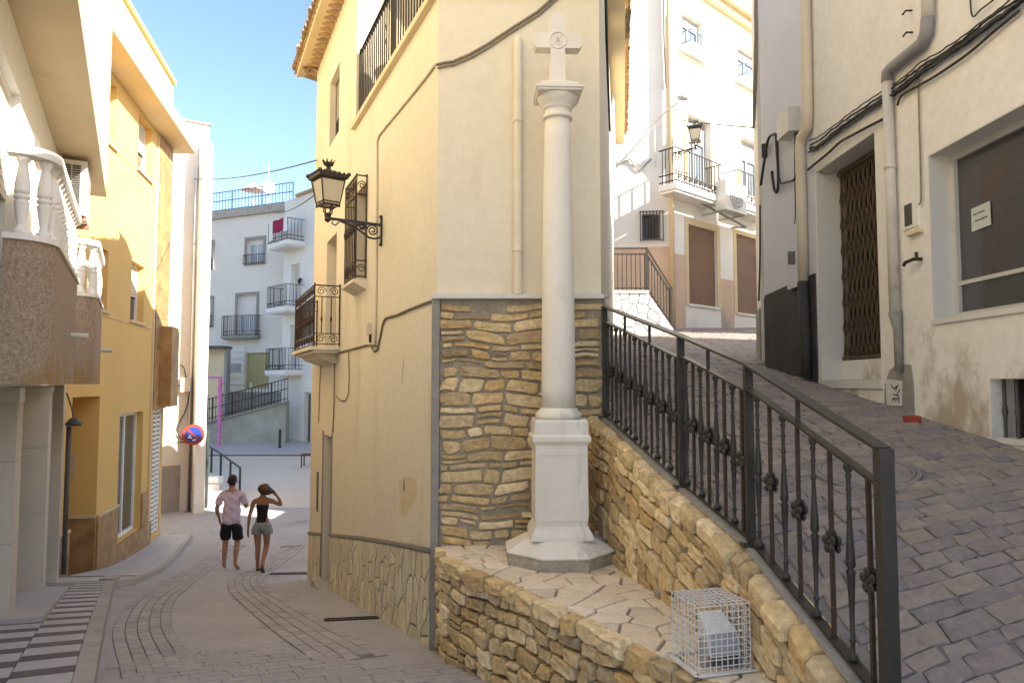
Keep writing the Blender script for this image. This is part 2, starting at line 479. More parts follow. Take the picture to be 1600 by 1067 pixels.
    ramp=mat('lichen_grey_ramp_wall', (0.42, 0.42, 0.36), (0.30, 0.31, 0.26), scale=1.2, fine=0.06, bump=0.2),
    olive=mat('olive_poster_board', (0.40, 0.36, 0.17), (0.46, 0.41, 0.20), rough=0.8, scale=1.5, fine=0.04, streak=0.2),
    green=mat('green_painted_steel', (0.035, 0.045, 0.04), rough=0.5, fine=0.05, bump=0),
    wood=mat('brown_wood', (0.11, 0.05, 0.028), rough=0.7, fine=0.15, bump=0.2),
    earth=mat('dry_earth', (0.30, 0.25, 0.18), (0.24, 0.20, 0.14), scale=0.3, fine=0.1, bump=0.3),
    crazy=mat('pale_blue_grey_stone', (0.58, 0.59, 0.62), (0.50, 0.51, 0.53), scale=4, fine=0.05, bump=0.2, rnd=0.12),
)

# ------------------------------------------------------------------ shared generators
def clip_half(poly, a, n):
    """keep the side where (p-a).n <= 0"""
    res = []
    for i in range(len(poly)):
        p, q = poly[i], poly[(i + 1) % len(poly)]
        dp = (p[0] - a[0]) * n[0] + (p[1] - a[1]) * n[1]
        dq = (q[0] - a[0]) * n[0] + (q[1] - a[1]) * n[1]
        if dp <= 0:
            res.append(p)
        if dp * dq < 0:
            t = dp / (dp - dq)
            res.append((p[0] + (q[0] - p[0]) * t, p[1] + (q[1] - p[1]) * t))
    return res

def voronoi(pts, poly, gap=0.012, sx=1.0, sy=1.0):
    cells = []
    spoly = [(x * sx, y * sy) for x, y in poly]
    sp = [(x * sx, y * sy) for x, y in pts]
    for i, p in enumerate(sp):
        c = spoly
        for j, q in enumerate(sp):
            if i == j:
                continue
            n = (q[0] - p[0], q[1] - p[1])
            L = math.hypot(*n)
            if L > 1.6 and len(sp) > 30:
                continue
            n = (n[0] / L, n[1] / L)
            mid = (p[0] + n[0] * (L / 2 - gap / 2), p[1] + n[1] * (L / 2 - gap / 2))
            c = clip_half(c, mid, n)
            if len(c) < 3:
                break
        if len(c) >= 3:
            cells.append([(x / sx, y / sy) for x, y in c])
    return cells

def scatter(poly, n, mind, rng):
    xs = [p[0] for p in poly]; ys = [p[1] for p in poly]
    def inside(x, y):
        r = False
        for i in range(len(poly)):
            x1, y1 = poly[i]; x2, y2 = poly[i - 1]
            if (y1 > y) != (y2 > y) and x < (x2 - x1) * (y - y1) / (y2 - y1) + x1:
                r = not r
        return r
    res = []
    for k in range(n * 60):
        x = rng.uniform(min(xs), max(xs)); y = rng.uniform(min(ys), max(ys))
        if inside(x, y) and all((x - a) ** 2 + (y - b) ** 2 > mind * mind for a, b in res):
            res.append((x, y))
            if len(res) >= n:
                break
    return res

def slab_piece(name, poly, fn, h, material, parent, rng, dome=0.0):
    """a flat polygonal stone; fn(x, y, k) gives the world point k above the bed"""
    if abs(sum(poly[i][0] * poly[(i + 1) % len(poly)][1] - poly[(i + 1) % len(poly)][0] * poly[i][1] for i in range(len(poly)))) < 0.0008:
        return None
    cx = sum(p[0] for p in poly) / len(poly); cy = sum(p[1] for p in poly) / len(poly)
    g = G(); n = len(poly)
    tilt = rng.uniform(-0.003, 0.003)
    r0 = [fn(x, y, -0.02) for x, y in poly]
    r1 = [fn(x, y, h * 0.6) for x, y in poly]
    r2 = [fn(lerp(cx, x, 0.93), lerp(cy, y, 0.93), h + tilt) for x, y in poly]
    fs = []
    for a in (0, n):
        for i in range(n):
            j = (i + 1) % n
            fs.append((a + i, a + j, a + n + j, a + n + i))
    c = fn(cx, cy, h + dome)
    for i in range(n):
        fs.append((2 * n + i, 2 * n + (i + 1) % n, 3 * n))
    g.add(r0 + r1 + r2 + [c], fs)
    return build(name, g, material, parent)

def rubble(name, W, u0, u1, z0, z1, material, parent, rng, depth=0.03, gap=0.012, shear=None, d0=0.0, warp=None):
    """one rough-faced walling stone filling a u/z rectangle"""
    g0 = gap / 2
    a0, a1, b0, b1 = u0 + g0, u1 - g0, z0 + g0, z1 - g0
    w_, h_ = a1 - a0, b1 - b0
    if w_ < 0.015 or h_ < 0.015:
        return None
    k = min(w_, h_)
    def j(s):
        return rng.uniform(-s, s) * k
    c = 0.40
    o = [(a0 + k * rng.uniform(.02, c), b0 + j(.07)), ((a0 + a1) / 2 + j(.3), b0 + j(.07)), (a1 - k * rng.uniform(.02, c), b0 + j(.09)),
         (a1 + j(.05), b0 + k * rng.uniform(.05, c)), (a1 + j(.06), b1 - k * rng.uniform(.05, c)),
         (a1 - k * rng.uniform(.02, c), b1 + j(.07)), ((a0 + a1) / 2 + j(.3), b1 + j(.09)), (a0 + k * rng.uniform(.02, c), b1 + j(.07)),
         (a0 + j(.05), b1 - k * rng.uniform(.05, c)), (a0 + j(.05), b0 + k * rng.uniform(.05, c))]
    sh = shear or (lambda u: 0.0)
    cx, cy = (a0 + a1) / 2 + j(.2), (b0 + b1) / 2 + j(.12)
    dd = depth * rng.uniform(0.7, 1.35)
    g = G(); n = len(o)
    def Q(x, y, d):
        if warp:
            x, y = warp(x, y)
        return W.P(x, y + sh(x), d + d0)
    r0 = [Q(x, y, -0.03) for x, y in o]
    r1 = [Q(x, y, dd * rng.uniform(.58, .86)) for x, y in o]
    r2 = [Q(lerp(cx, x, .86) , lerp(cy, y, .82), dd * rng.uniform(.86, 1.16)) for x, y in o]
    ce = Q(cx, cy, dd * rng.uniform(.85, 1.12))
    fs = []
    for a in (0, n):
        for i in range(n):
            jn = (i + 1) % n
            fs.append((a + i, a + jn, a + n + jn, a + n + i))
    for i in range(n):
        fs.append((2 * n + i, 2 * n + (i + 1) % n, 3 * n))
    g.add(r0 + r1 + r2 + [ce], fs)
    return build(name, g, material, parent)

def wob(x, y):
    return x + .016 * math.sin(9 * y + 1.3 * x) + .010 * math.sin(23 * y), y + .016 * math.sin(5.5 * x + 4 * y) + .010 * math.sin(13 * x - 6 * y)

def courses(ulen, z0, z1, hmin, hmax, wmin, wmax, rng):
    res = []
    z = z0
    while z < z1 - hmin * 0.4:
        h = rng.uniform(hmin, hmax)
        if z1 - (z + h) < hmin * 0.6:
            h = z1 - z
        u = -rng.uniform(0, wmin * 0.5)
        while u < ulen:
            w_ = rng.uniform(wmin, wmax)
            if ulen - (u + w_) < wmin * 0.5:
                w_ = ulen - u
            a, b = max(u, 0), min(u + w_, ulen)
            if b - a > wmin * 0.3:
                if rng.random() < 0.20 and h > hmin * 1.05 and b - a < wmax * .85:
                    m_ = z + h * rng.uniform(.42, .58)
                    res.append((a, b, z, m_)); res.append((a, b, m_, z + h))
                else:
                    s = rng.uniform(-.12, .12) * h
                    res.append((a, b, z + min(s, 0) * .5, z + h + max(s, 0) * .3))
            u += w_
        z += h
    return res

def wall_mesh(W, u0, u1, z0, z1, openings, thick=0.4, top=None):
    """a wall slab with rectangular openings whose reveals run back to the opening's depth"""
    us = sorted(set([u0, u1] + [o[0] for o in openings] + [o[1] for o in openings]))
    zs = sorted(set([z0, z1] + [o[2] for o in openings] + [o[3] for o in openings]))
    us = [u for u in us if u0 <= u <= u1]; zs = [z for z in zs if z0 <= z <= z1]
    g = G()
    def quad(a, b, c, d):
        g.add([a, b, c, d], [(0, 1, 2, 3)])
    for i in range(len(us) - 1):
        for k in range(len(zs) - 1):
            cu, cz = (us[i] + us[i + 1]) / 2, (zs[k] + zs[k + 1]) / 2
            if any(o[0] < cu < o[1] and o[2] < cz < o[3] for o in openings):
                continue
            quad(W.P(us[i], zs[k]), W.P(us[i + 1], zs[k]), W.P(us[i + 1], zs[k + 1]), W.P(us[i], zs[k + 1]))
    for o in openings:
        a, b, c, d, dp = o
        quad(W.P(a, c), W.P(a, d), W.P(a, d, -dp), W.P(a, c, -dp))
        quad(W.P(b, c), W.P(b, c, -dp), W.P(b, d, -dp), W.P(b, d))
        quad(W.P(a, d), W.P(b, d), W.P(b, d, -dp), W.P(a, d, -dp))
        quad(W.P(a, c), W.P(a, c, -dp), W.P(b, c, -dp), W.P(b, c))
        quad(W.P(a, c, -dp), W.P(a, d, -dp), W.P(b, d, -dp), W.P(b, c, -dp))
    t = -thick
    quad(W.P(u0, z1), W.P(u1, z1), W.P(u1, z1, t), W.P(u0, z1, t))
    quad(W.P(u0, z0), W.P(u0, z0, t), W.P(u1, z0, t), W.P(u1, z0))
    quad(W.P(u0, z0), W.P(u0, z1), W.P(u0, z1, t), W.P(u0, z0, t))
    quad(W.P(u1, z0), W.P(u1, z0, t), W.P(u1, z1, t), W.P(u1, z1))
    quad(W.P(u0, z0, t), W.P(u0, z1, t), W.P(u1, z1, t), W.P(u1, z0, t))
    return g

def window(house, W, u0, u1, z0, z1, dp, frame_m, pane_m, fw=0.05, mull=1, sill=None, sill_m=None, blind=None, blind_m=None, name='window'):
    g = G()
    d0, d1 = -dp + 0.012, -dp + 0.06
    g.wb(W, u0, u0 + fw, z0, z1, d0, d1).wb(W, u1 - fw, u1, z0, z1, d0, d1)
    g.wb(W, u0 + fw, u1 - fw, z1 - fw, z1, d0, d1 - .003).wb(W, u0 + fw, u1 - fw, z0, z0 + fw, d0, d1 - .003)
    for i in range(mull):
        uc = u0 + (u1 - u0) * (i + 1) / (mull + 1)
        g.wb(W, uc - fw * .45, uc + fw * .45, z0 + fw, z1 - fw, d0, d1 - .006)
    f = build(name, g, frame_m, house)
    g = G(); g.wb(W, u0 + fw * .5, u1 - fw * .5, z0 + fw * .5, z1 - fw * .5, -dp + .004, -dp + .02)
    build('pane', g, pane_m, f)
    if blind:
        g = G()
        zt = z1 - fw; zb = z1 - (z1 - z0) * blind
        nsl = max(3, int((zt - zb) / 0.06))
        for i in range(nsl):
            a = lerp(zb, zt, i / nsl); b = lerp(zb, zt, (i + 0.86) / nsl)
            g.wb(W, u0 + fw, u1 - fw, a, b, -dp + .03, -dp + .058)
        build('blind', g, blind_m, f)
    if sill:
        g = G(); g.wb(W, u0 - .06, u1 + .06, z0 - .05, z0 + .004, -dp * .5, sill)
        build('sill', g, sill_m, f)
    return f
# ------------------------------------------------------------------ terrain
GL = [(-12, -1.72), (2.0, -1.74), (4.2, -1.86), (5.64, -2.04), (8, -2.45), (10.6, -2.95), (13.4, -3.47), (15.5, -3.62), (19, -3.60), (22.5, -3.45), (26, -3.1), (30, -2.74), (34, -2.38), (60, -1.5)]
def smooth_table(tab, x, r=0.6):
    return (table(tab, x - r) + 2 * table(tab, x) + table(tab, x + r)) / 4
def gl(x, y):
    return smooth_table(GL, y)
# the railing posts on plan, with the height of the coping under them
RP = [(0.71, 5.64, -0.235), (0.985, 4.15, -0.585), (1.153, 3.48, -0.765), (1.285, 2.48, -1.125), (1.40, 1.2, -1.56)]
RX = sorted([(p[1], p[0]) for p in RP])
RZ = sorted([(p[1], p[2] - 0.035) for p in RP]) + [(7.0, -0.03), (17, 1.34), (24, 1.9), (40, 3.0)]
RZ = [(-8, -1.95)] + RZ
WZ = [(-8, -2.0), (0.0, -1.12), (2.4, -0.70), (4.3, -0.405), (7.0, -0.02), (17, 1.34), (24, 1.9), (40, 3.0)]
XR = 3.10                                  # the right-hand house wall
def gr(x, y):
    xr = table(RX, y) if y < 5.64 else 0.71 + (y - 5.64) * 0.155
    t = min(max((x - xr) / max(XR - xr, 0.3), 0), 1)
    return lerp(smooth_table(RZ, y, .25), smooth_table(WZ, y, .4), t)

def sheet(name, xs, ys, fn, material, off=0.0, mask=None, kind='structure', parent=None):
    g = G()
    idx = {}
    for j, y in enumerate(ys):
        for i, x in enumerate(xs):
            xx = x(y) if callable(x) else x
            g.v.append(V(xx, y, fn(xx, y) + off))
    n = len(xs)
    for j in range(len(ys) - 1):
        for i in range(n - 1):
            g.f.append((j * n + i, j * n + i + 1, (j + 1) * n + i + 1, (j + 1) * n + i))
    o = build(name, g, material, parent, smooth=True, kind=kind)
    return o

def frange(a, b, s):
    r = []
    while a < b - 1e-6:
        r.append(a); a += s
    r.append(b)
    return r

g = G(); g.add([(-900, -900, -5.0), (900, -900, -5.0), (900, 900, -5.0), (-900, 900, -5.0)], [(0, 1, 2, 3)])
build('ground', g, M['earth'], kind='structure')
left_street = sheet('lower_street', frange(-22, -8, 1.0)[:-1] + frange(-8, 1.2, 0.4), frange(-8, 60, 0.4), gl, M['asphalt'])
xe = [lambda y, k=k: lerp((table(RX, y) + 0.07) if y < 5.64 else (0.71 + (y - 5.64) * 0.155 - 0.1 if y < 15.2 else 0.9), 3.3 if y < 8.8 else 14.0, k / 10.0) for k in range(11)]
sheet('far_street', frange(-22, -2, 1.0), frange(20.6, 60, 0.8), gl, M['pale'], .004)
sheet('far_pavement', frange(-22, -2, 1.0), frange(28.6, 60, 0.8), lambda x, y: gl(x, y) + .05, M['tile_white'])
right_street = sheet('upper_lane', xe, frange(-8, 40, 0.3), gr, M['joint'])

# -------- setts of the lower street
def piece_on(fn, poly, h, g, inset=0.004):
    """one shallow paving piece on a sloping sheet"""
    cx = sum(p[0] for p in poly) / len(poly); cy = sum(p[1] for p in poly) / len(poly)
    n = len(poly)
    r0 = [V(x, y, fn(x, y) - 0.01) for x, y in poly]
    r1 = [V(x, y, fn(x, y) + h * .55) for x, y in poly]
    r2 = []
    for x, y in poly:
        d = V(cx - x, cy - y, 0); L = d.length
        d = d / L * inset * 1.6
        r2.append(V(x + d.x, y + d.y, fn(x, y) + h))
    fs = []
    for a in (0, n):
        for i in range(n):
            j = (i + 1) % n
            fs.append((a + i, a + j, a + n + j, a + n + i))
    fs.append(tuple(2 * n + i for i in range(n)))
    g.add(r0 + r1 + r2, fs)

def catmull(pts, n=12):
    P_ = [V(*p, 0) if len(p) == 2 else V(*p) for p in pts]
    P_ = [P_[0] * 2 - P_[1]] + P_ + [P_[-1] * 2 - P_[-2]]
    res = []
    for i in range(1, len(P_) - 2):
        for k in range(n):
            t = k / n
            a, b, c, d = P_[i - 1:i + 3]
            res.append(0.5 * ((2 * b) + (c - a) * t + (2 * a - 5 * b + 4 * c - d) * t * t + (3 * b - a - 3 * c + d) * t ** 3))
    res.append(P_[-2])
    return res

rng = random.Random(5)
wallL_x = lambda y: -0.599 - (y - 5.64) * 0.441          # corner house left face on plan
kerb_x = lambda y: table([(1.0, -0.72), (4.27, -2.50), (9.8, -5.42), (10.3, -5.42), (15.9, -7.15), (18.5, -7.9)], y)
ax = Vector((-0.44, 0.898, 0)); cr = Vector((0.898, 0.44, 0))
row = 0
s = -1.2
while s < 3.4:
    row += 1
    t = -4.5 + (0.11 if row % 2 else 0)
    while t < 2.6:
        L = rng.uniform(0.19, 0.24)
        c = Vector((-0.9, 4.2, 0)) + ax * s + cr * t
        ok = kerb_x(c.y) + 0.18 < c.x < (wallL_x(c.y) - 0.16 if c.y > 5.55 else 0.85 - (c.y - 3.0) * 0.56) and 3.85 < c.y < 5.75 + 0.35 * math.sin(c.x * 2.1) + 0.22 * c.x
        if ok:
            hs, hw = 0.0485, L / 2 - 0.005
            poly = []
            for a, b in ((-1, -1), (1, -1), (1, 1), (-1, 1)):
                q = c + cr * (a * hw + rng.uniform(-.003, .003)) + ax * (b * hs + rng.uniform(-.002, .002))
                poly.append((q.x, q.y))
            g = G(); piece_on(gl, poly, 0.009 + rng.uniform(-.002, .003), g)
            build('paving_sett', g, M['paver'], left_street)
        t += L
    s += 0.105
# bands of setts following the wheel tracks
gbed = G(); gs = G()
for pts, halfw in (([(-2.35, 4.9), (-3.35, 6.6), (-4.25, 8.6), (-4.95, 10.6), (-5.55, 12.4), (-6.0, 14.2), (-6.2, 16.2)], 0.24),
                   ([(-1.15, 5.3), (-1.85, 6.5), (-2.85, 8.4), (-3.75, 10.3), (-4.45, 12.2), (-4.75, 14), (-4.9, 16.2)], 0.27)):
    path = catmull(pts, 14)
    acc = 0
    lens = [0]
    for a, b in zip(path, path[1:]):
        lens.append(lens[-1] + (b - a).length)
    def along(sv):
        for i in range(len(path) - 1):
            if sv <= lens[i + 1]:
                f = (sv - lens[i]) / (lens[i + 1] - lens[i])
                t_ = (path[i + 1] - path[i]).normalized()
                return path[i].lerp(path[i + 1], f), V(t_.y, -t_.x, 0)
        t_ = (path[-1] - path[-2]).normalized()
        return path[-1], V(t_.y, -t_.x, 0)
    nw = 5
    for i in range(len(path) - 1):
        a, n_ = along(lens[i]); b, m_ = along(lens[i + 1])
        q = [a - n_ * halfw, a + n_ * halfw, b + m_ * halfw, b - m_ * halfw]
        gbed.add([V(p.x, p.y, gl(p.x, p.y) + .003) for p in q], [(0, 1, 2, 3)])
    for k in range(nw):
        sv = 0.1 * (k % 2)
        while sv < lens[-1] - .25:
            L = rng.uniform(.18, .23)
            poly = []
            for ss, ww in ((sv + .005, k + .04), (sv + .005, k + .96), (sv + L - .005, k + .96), (sv + L - .005, k + .04)):
                c, n_ = along(ss)
                q = c + n_ * (-halfw + 2 * halfw * ww / nw)
                poly.append((q.x, q.y))
            piece_on(gl, poly, .010 + rng.uniform(-.001, .002), gs, .003)
            sv += L
build('sett_bed', gbed, M['joint'], left_street)
build('sett_band', gs, M['paver'], left_street, kind='stuff')
# two iron drain gratings in the lower street
def drain(px, py, wdt, lng, ang, label):
    p = at_ground(px, py, gl)
    t = thing('drain_grate', label, 'drain', (p.x, p.y, gl(p.x, p.y)), 'drain gratings in the lower street')
    a = R(ang); dx = V(math.cos(a), math.sin(a), 0); dy = V(-math.sin(a), math.cos(a), 0)
    sl = V(0, 0, 1)
    def Q(u, v, h):
        q = p + dx * u + dy * v
        return V(q.x, q.y, gl(q.x, q.y) + h)
    g = G()
    for (u0, u1, v0, v1) in ((-lng, lng, -wdt, -wdt + .03), (-lng, lng, wdt - .03, wdt), (-lng, -lng + .03, -wdt + .03, wdt - .03), (lng - .03, lng, -wdt + .03, wdt - .03)):
        g.hexa([Q(u0, v0, -.02), Q(u1, v0, -.02), Q(u1, v1, -.02), Q(u0, v1, -.02), Q(u0, v0, .012), Q(u1, v0, .012), Q(u1, v1, .012), Q(u0, v1, .012)])
    build('frame', g, M['iron2'], t)
    n = int(2 * lng / .05)
    for i in range(n):
        u = -lng + .04 + (2 * lng - .08) * (i + .5) / n
        g = G(); g.hexa([Q(u - .012, -wdt + .03, -.02), Q(u + .012, -wdt + .03, -.02), Q(u + .012, wdt - .03, -.02), Q(u - .012, wdt - .03, -.02),
                         Q(u - .012, -wdt + .03, .010), Q(u + .012, -wdt + .03, .010), Q(u + .012, wdt - .03, .010), Q(u - .012, wdt - .03, .010)])
        build('bar', g, M['iron2'], t)
drain(549, 967, .075, .26, 20, 'dark iron drain grating in the street close to the olive stone dado')
drain(455, 896, .16, .36, 10, "dark iron drain grating in the street beside the walking woman's feet")

# -------- flagstones of the upper lane
rng = random.Random(8)
count = 0
gf = G()
y = 2.0
row = 0
flags = []
while y < 16.5:
    h = rng.uniform(0.075, 0.115) * (1 if y < 9 else 1.5)
    xl = (table(RX, y + h / 2) + 0.12) if y < 5.64 else 0.71 + (y - 5.64) * 0.155 + 0.02
    xr_ = XR - 0.02 if y < 8.8 else 6.5
    x = xl - rng.uniform(0, .12)
    while x < xr_ - .05:
        L = rng.uniform(.10, .22) * (1 if y < 9 else 1.6)
        a, b = max(x, xl), min(x + L, xr_)
        if b - a > .06:
            j = lambda s: rng.uniform(-s, s)
            sk = 0.10
            def sh(xx, yy):
                return (xx, yy + (xx - 2) * sk)
            g0 = .004
            poly = [sh(a + g0 + j(.012), y + g0 + j(.008)), sh((a + b) / 2 + j(.03), y + g0 + j(.008)), sh(b - g0 + j(.012), y + g0 + j(.008)),
                    sh(b - g0 + j(.012), y + h - g0 + j(.008)), sh((a + b) / 2 + j(.03), y + h - g0 + j(.008)), sh(a + g0 + j(.012), y + h - g0 + j(.008))]
            flags.append((poly, y))
        x += L
    y += h
mh = at_ground(1352, 738, gr)
def in_mh(poly):
    cx = sum(p[0] for p in poly) / 6; cy = sum(p[1] for p in poly) / 6
    return (cx - mh.x) ** 2 + (cy - mh.y) ** 2 < .30 ** 2
for poly, yy in flags:
    if in_mh(poly):
        continue
    if count < 295 and 2.3 < yy < 8.6:
        g = G(); piece_on(gr, poly, .012 + rng.uniform(-.003, .004), g, .006)
        build('flagstone', g, M['flag'], right_street); count += 1
    else:
        piece_on(gr, poly, .012 + rng.uniform(-.003, .004), gf, .006)
build('flagstone_paving', gf, M['flag2'], right_street, kind='stuff')
# manhole cover
t = thing('manhole_cover', 'round iron manhole cover set in the flagstones behind the black railing', 'manhole cover', (mh.x, mh.y, gr(mh.x, mh.y)))
def ring(r0, r1, h, n=40):
    g = G()
    k = []
    for i in range(n):
        a = 2 * math.pi * i / n
        for r, hh in ((r0, -.01), (r0, h), (r1, h), (r1, -.01)):
            x, y_ = mh.x + r * math.cos(a), mh.y + r * math.sin(a)
            g.v.append(V(x, y_, gr(x, y_) + hh))
    for i in range(n):
        j = (i + 1) % n
        for q in range(4):
            g.f.append((i * 4 + q, i * 4 + (q + 1) % 4, j * 4 + (q + 1) % 4, j * 4 + q))
    return g
build('apron', ring(.262, .29, .0145), M['joint'], t)
build('rim', ring(.238, .258, .016), M['joint'], t)
g = G(); pts = [V(mh.x + .236 * math.cos(2 * math.pi * i / 32), mh.y + .236 * math.sin(2 * math.pi * i / 32), 0) for i in range(32)]
pts = [V(p.x, p.y, gr(p.x, p.y) + .012) for p in pts]
g.prism(pts, (0, 0, -.03))
pl = build('plate', g, M['flag2'], t)
build('raised_ring', ring(.10, .112, .0145, 28), M['joint'], t)

# ------------------------------------------------------------------ corner house
CX, CY = -0.599, 5.64
WLf = Wall((CX, CY), -23.8, -1)      # face to the lower street
WFr = Wall((CX, CY), 90, 1)          # face to the camera
WRt = Wall((0.71, 5.64), 8.8, 1)     # face to the upper lane
house = thing('corner_house', 'yellow plastered corner house with a stone-clad front where the two streets part', 'house', (0.0, 8.0, -2.6))
LEDGE = 0.672
UF = 1.309
TER = 3.23
L_END = 6.72
# --- left face
U = lambda px, d=0.0: WLf.hit(px, 600, d)[0]
Z = lambda px, py, d=0.0: WLf.hit(px, py, d)[1]
win_u = (2.68, 3.24); win_z = (1.22, 2.33)
bal_u = (4.58, 5.42); bal_z = (0.52, 2.12)
door_u = (4.74, 5.42); door_z = (-2.88, -0.74)
top_u = (4.55, 5.35); top_z = (3.55, 4.55)
ops_low = [(win_u[0], win_u[1], win_z[0], win_z[1], .16), (bal_u[0], bal_u[1], bal_z[0], bal_z[1], .2), (door_u[0], door_u[1], door_z[0], door_z[1], .22)]
build('wall', wall_mesh(WLf, 0.0, 3.35, -2.9, TER, [ops_low[0]], .35), M['yellow'], house)
build('wall', wall_mesh(WLf, 3.351, L_END, -4.0, 5.35, ops_low[1:] + [(top_u[0], top_u[1], top_z[0], top_z[1], .15)], .35), M['yellow'], house)
# --- front
build('wall', wall_mesh(WFr, 0.0, UF, -2.5, TER, [], .35), M['yellow'], house)
# --- right
build('wall', wall_mesh(WRt, 0.0, 9.6, -1.5, 5.4, [], .35), M['yellow'], house)
# back and inner volume, terrace deck, upper return wall, roof
inn = -WLf.n
def plan(u, d, z):
    return WLf.P(u, z, d)
ridge = []
g = G()
a, b = WLf.P(3.35, 0, -.3), WRt.P(3.4, 0, -.3)
g.add([V(a.x, a.y, TER - .2), V(b.x, b.y, TER - .2), V(b.x, b.y, 5.4), V(a.x, a.y, 5.4), V(a.x - .0, a.y + .3, TER - .2), V(b.x, b.y + .3, TER - .2), V(b.x, b.y + .3, 5.4), V(a.x, a.y + .3, 5.4)],
      [(0, 1, 2, 3), (4, 5, 6, 7), (0, 1, 5, 4), (1, 2, 6, 5), (2, 3, 7, 6), (3, 0, 4, 7)])
build('wall', g, M['cream'], house)
g = G()
g.prism([WLf.P(0.02, TER - .12, -.02), WLf.P(3.36, TER - .12, -.02), WRt.P(3.5, TER - .12, -.05), WRt.P(0.02, TER - .12, -.02)], (0, 0, .115))
build('terrace_deck', g, M['cement'], house)
bk0, bk1 = WLf.P(L_END, 0, -.02), WRt.P(9.55, 0, -.02)
g = G(); g.prism([V(bk0.x, bk0.y, -4), V(bk0.x + .3, bk0.y - .3, -4), V(bk1.x - .1, bk1.y - .35, -4), V(bk1.x, bk1.y, -4)], (0, 0, 9.2))
build('wall', g, M['yellow'], house)
# roof: a low pitched slab with overhanging eaves
EZ = 5.36
r_l0, r_l1 = WLf.P(3.05, EZ, .30), WLf.P(L_END + .32, EZ, .30)
r_r0, r_r1 = WRt.P(2.3, EZ + .1, .26), WRt.P(9.7, EZ + .1, .26)
mid0 = (r_l0 + r_r0) / 2 + V(0, 0, .9); mid1 = (r_l1 + r_r1) / 2 + V(0, 0, .9)
g = G()
vs = [r_l0, r_l1, mid1, mid0, r_r0, r_r1]
vs = vs + [v - V(0, 0, .09) for v in vs]
g.add(vs, [(0, 1, 2, 3), (3, 2, 5, 4), (6, 9, 8, 7), (9, 10, 11, 8), (0, 6, 7, 1), (4, 5, 11, 10), (0, 3, 9, 6), (3, 4, 10, 9), (1, 7, 8, 2), (2, 8, 11, 5)])
roof = build('roof', g, M['cream'], house)
def tile_mesh():
    g = G(); n = 7; L = .46
    for (y_, r) in ((0, .088), (L, .072)):
        for i in range(n):
            a = math.pi * i / (n - 1)
            g.v.append(V(r * math.cos(a), y_, r * math.sin(a)))
        for i in range(n):
            a = math.pi * i / (n - 1)
            g.v.append(V((r - .014) * math.cos(a), y_, (r - .014) * math.sin(a)))
    for i in range(n - 1):
        g.f.append((i, i + 1, 2 * n + i + 1, 2 * n + i))
        g.f.append((n + i, 3 * n + i, 3 * n + i + 1, n + i + 1))
        g.f.append((i, n + i, n + i + 1, i + 1))
        g.f.append((2 * n + i, 2 * n + i + 1, 3 * n + i + 1, 3 * n + i))
    g.f.append((0, 2 * n, 3 * n, n)); g.f.append((n - 1, 2 * n - 1, 4 * n - 1, 3 * n - 1))
    return mesh_of('roof_tile', g, M['tileclay'])
TM = tile_mesh()
def eave(W, u0, u1, z, d, tilt=.22):
    n = int((u1 - u0) / .178)
    yaw = math.atan2((-W.n).y, (-W.n).x) - math.pi / 2
    for i in range(n):
        u = u0 + (u1 - u0) * (i + .5) / n
        for row_ in range(2):
            p = W.P(u + (.0 if row_ == 0 else .003), z + (.0 if row_ == 0 else .085), d + .06 - row_ * .14 + random.uniform(-.012, .012))
            o = inst('roof_tile', TM, p, house, (tilt + random.uniform(-.04, .04), random.uniform(-.05, .05), yaw + random.uniform(-.04, .04)))
        p = W.P(u + (u1 - u0) / n / 2, z + .045, d + .02)
        inst('roof_tile', TM, p, house, (tilt, math.pi, yaw))
eave(WLf, 3.05, L_END + .32, EZ + .01, .30)
eave(WRt, 1.2, 9.7, EZ + .11, .26)
We = Wall((r_l1.x, r_l1.y), 90 - 12, -1)
eave(We, 0.0, 2.6, EZ + .01, .0)
g = G(); g.wb(WRt, 0.9, 9.65, 5.19, 5.352, -.04, .25)
build('eave_soffit', g, M['cream'], house)
# --- terrace edge slab and railing (along the left face and round the front)
g = G(); g.wb(WLf, -.03, 3.40, TER - .055, TER + .005, -.02, .055); g.wb(WFr, .02, UF, TER - .052, TER + .002, -.02, .05)
build('terrace_edge', g, M['cream'], house)
bar_m = mesh_of('terrace_baluster', G().lathe([(.009, 0), (.009, .80)], n=6), M['iron'])
tr = G()
for W, ua, ub in ((WLf, .0, 3.3), (WFr, .05, UF - .03)):
    tr.bar(W.P(ua, TER + .09, -.04), W.P(ub, TER + .09, -.04), .03, .014)
    tr.bar(W.P(ua, TER + .90, -.04), W.P(ub, TER + .90, -.04), .045, .02)
terr = build('terrace_railing', tr, M['iron'], house)
for W, ua, ub in ((WLf, .0, 3.3), (WFr, .05, UF - .03)):
    n = int((ub - ua) / .095)
    for i in range(n + 1):
        inst('baluster', bar_m, W.P(ua + (ub - ua) * i / n, TER + .097, -.04), terr)
    for up in (ua + .02, (ua + ub) / 2, ub - .01):
        g = G(); g.bar(W.P(up, TER, -.045), W.P(up, TER + .95, -.045), .045, .045)
        build('post', g, M['iron'], terr)
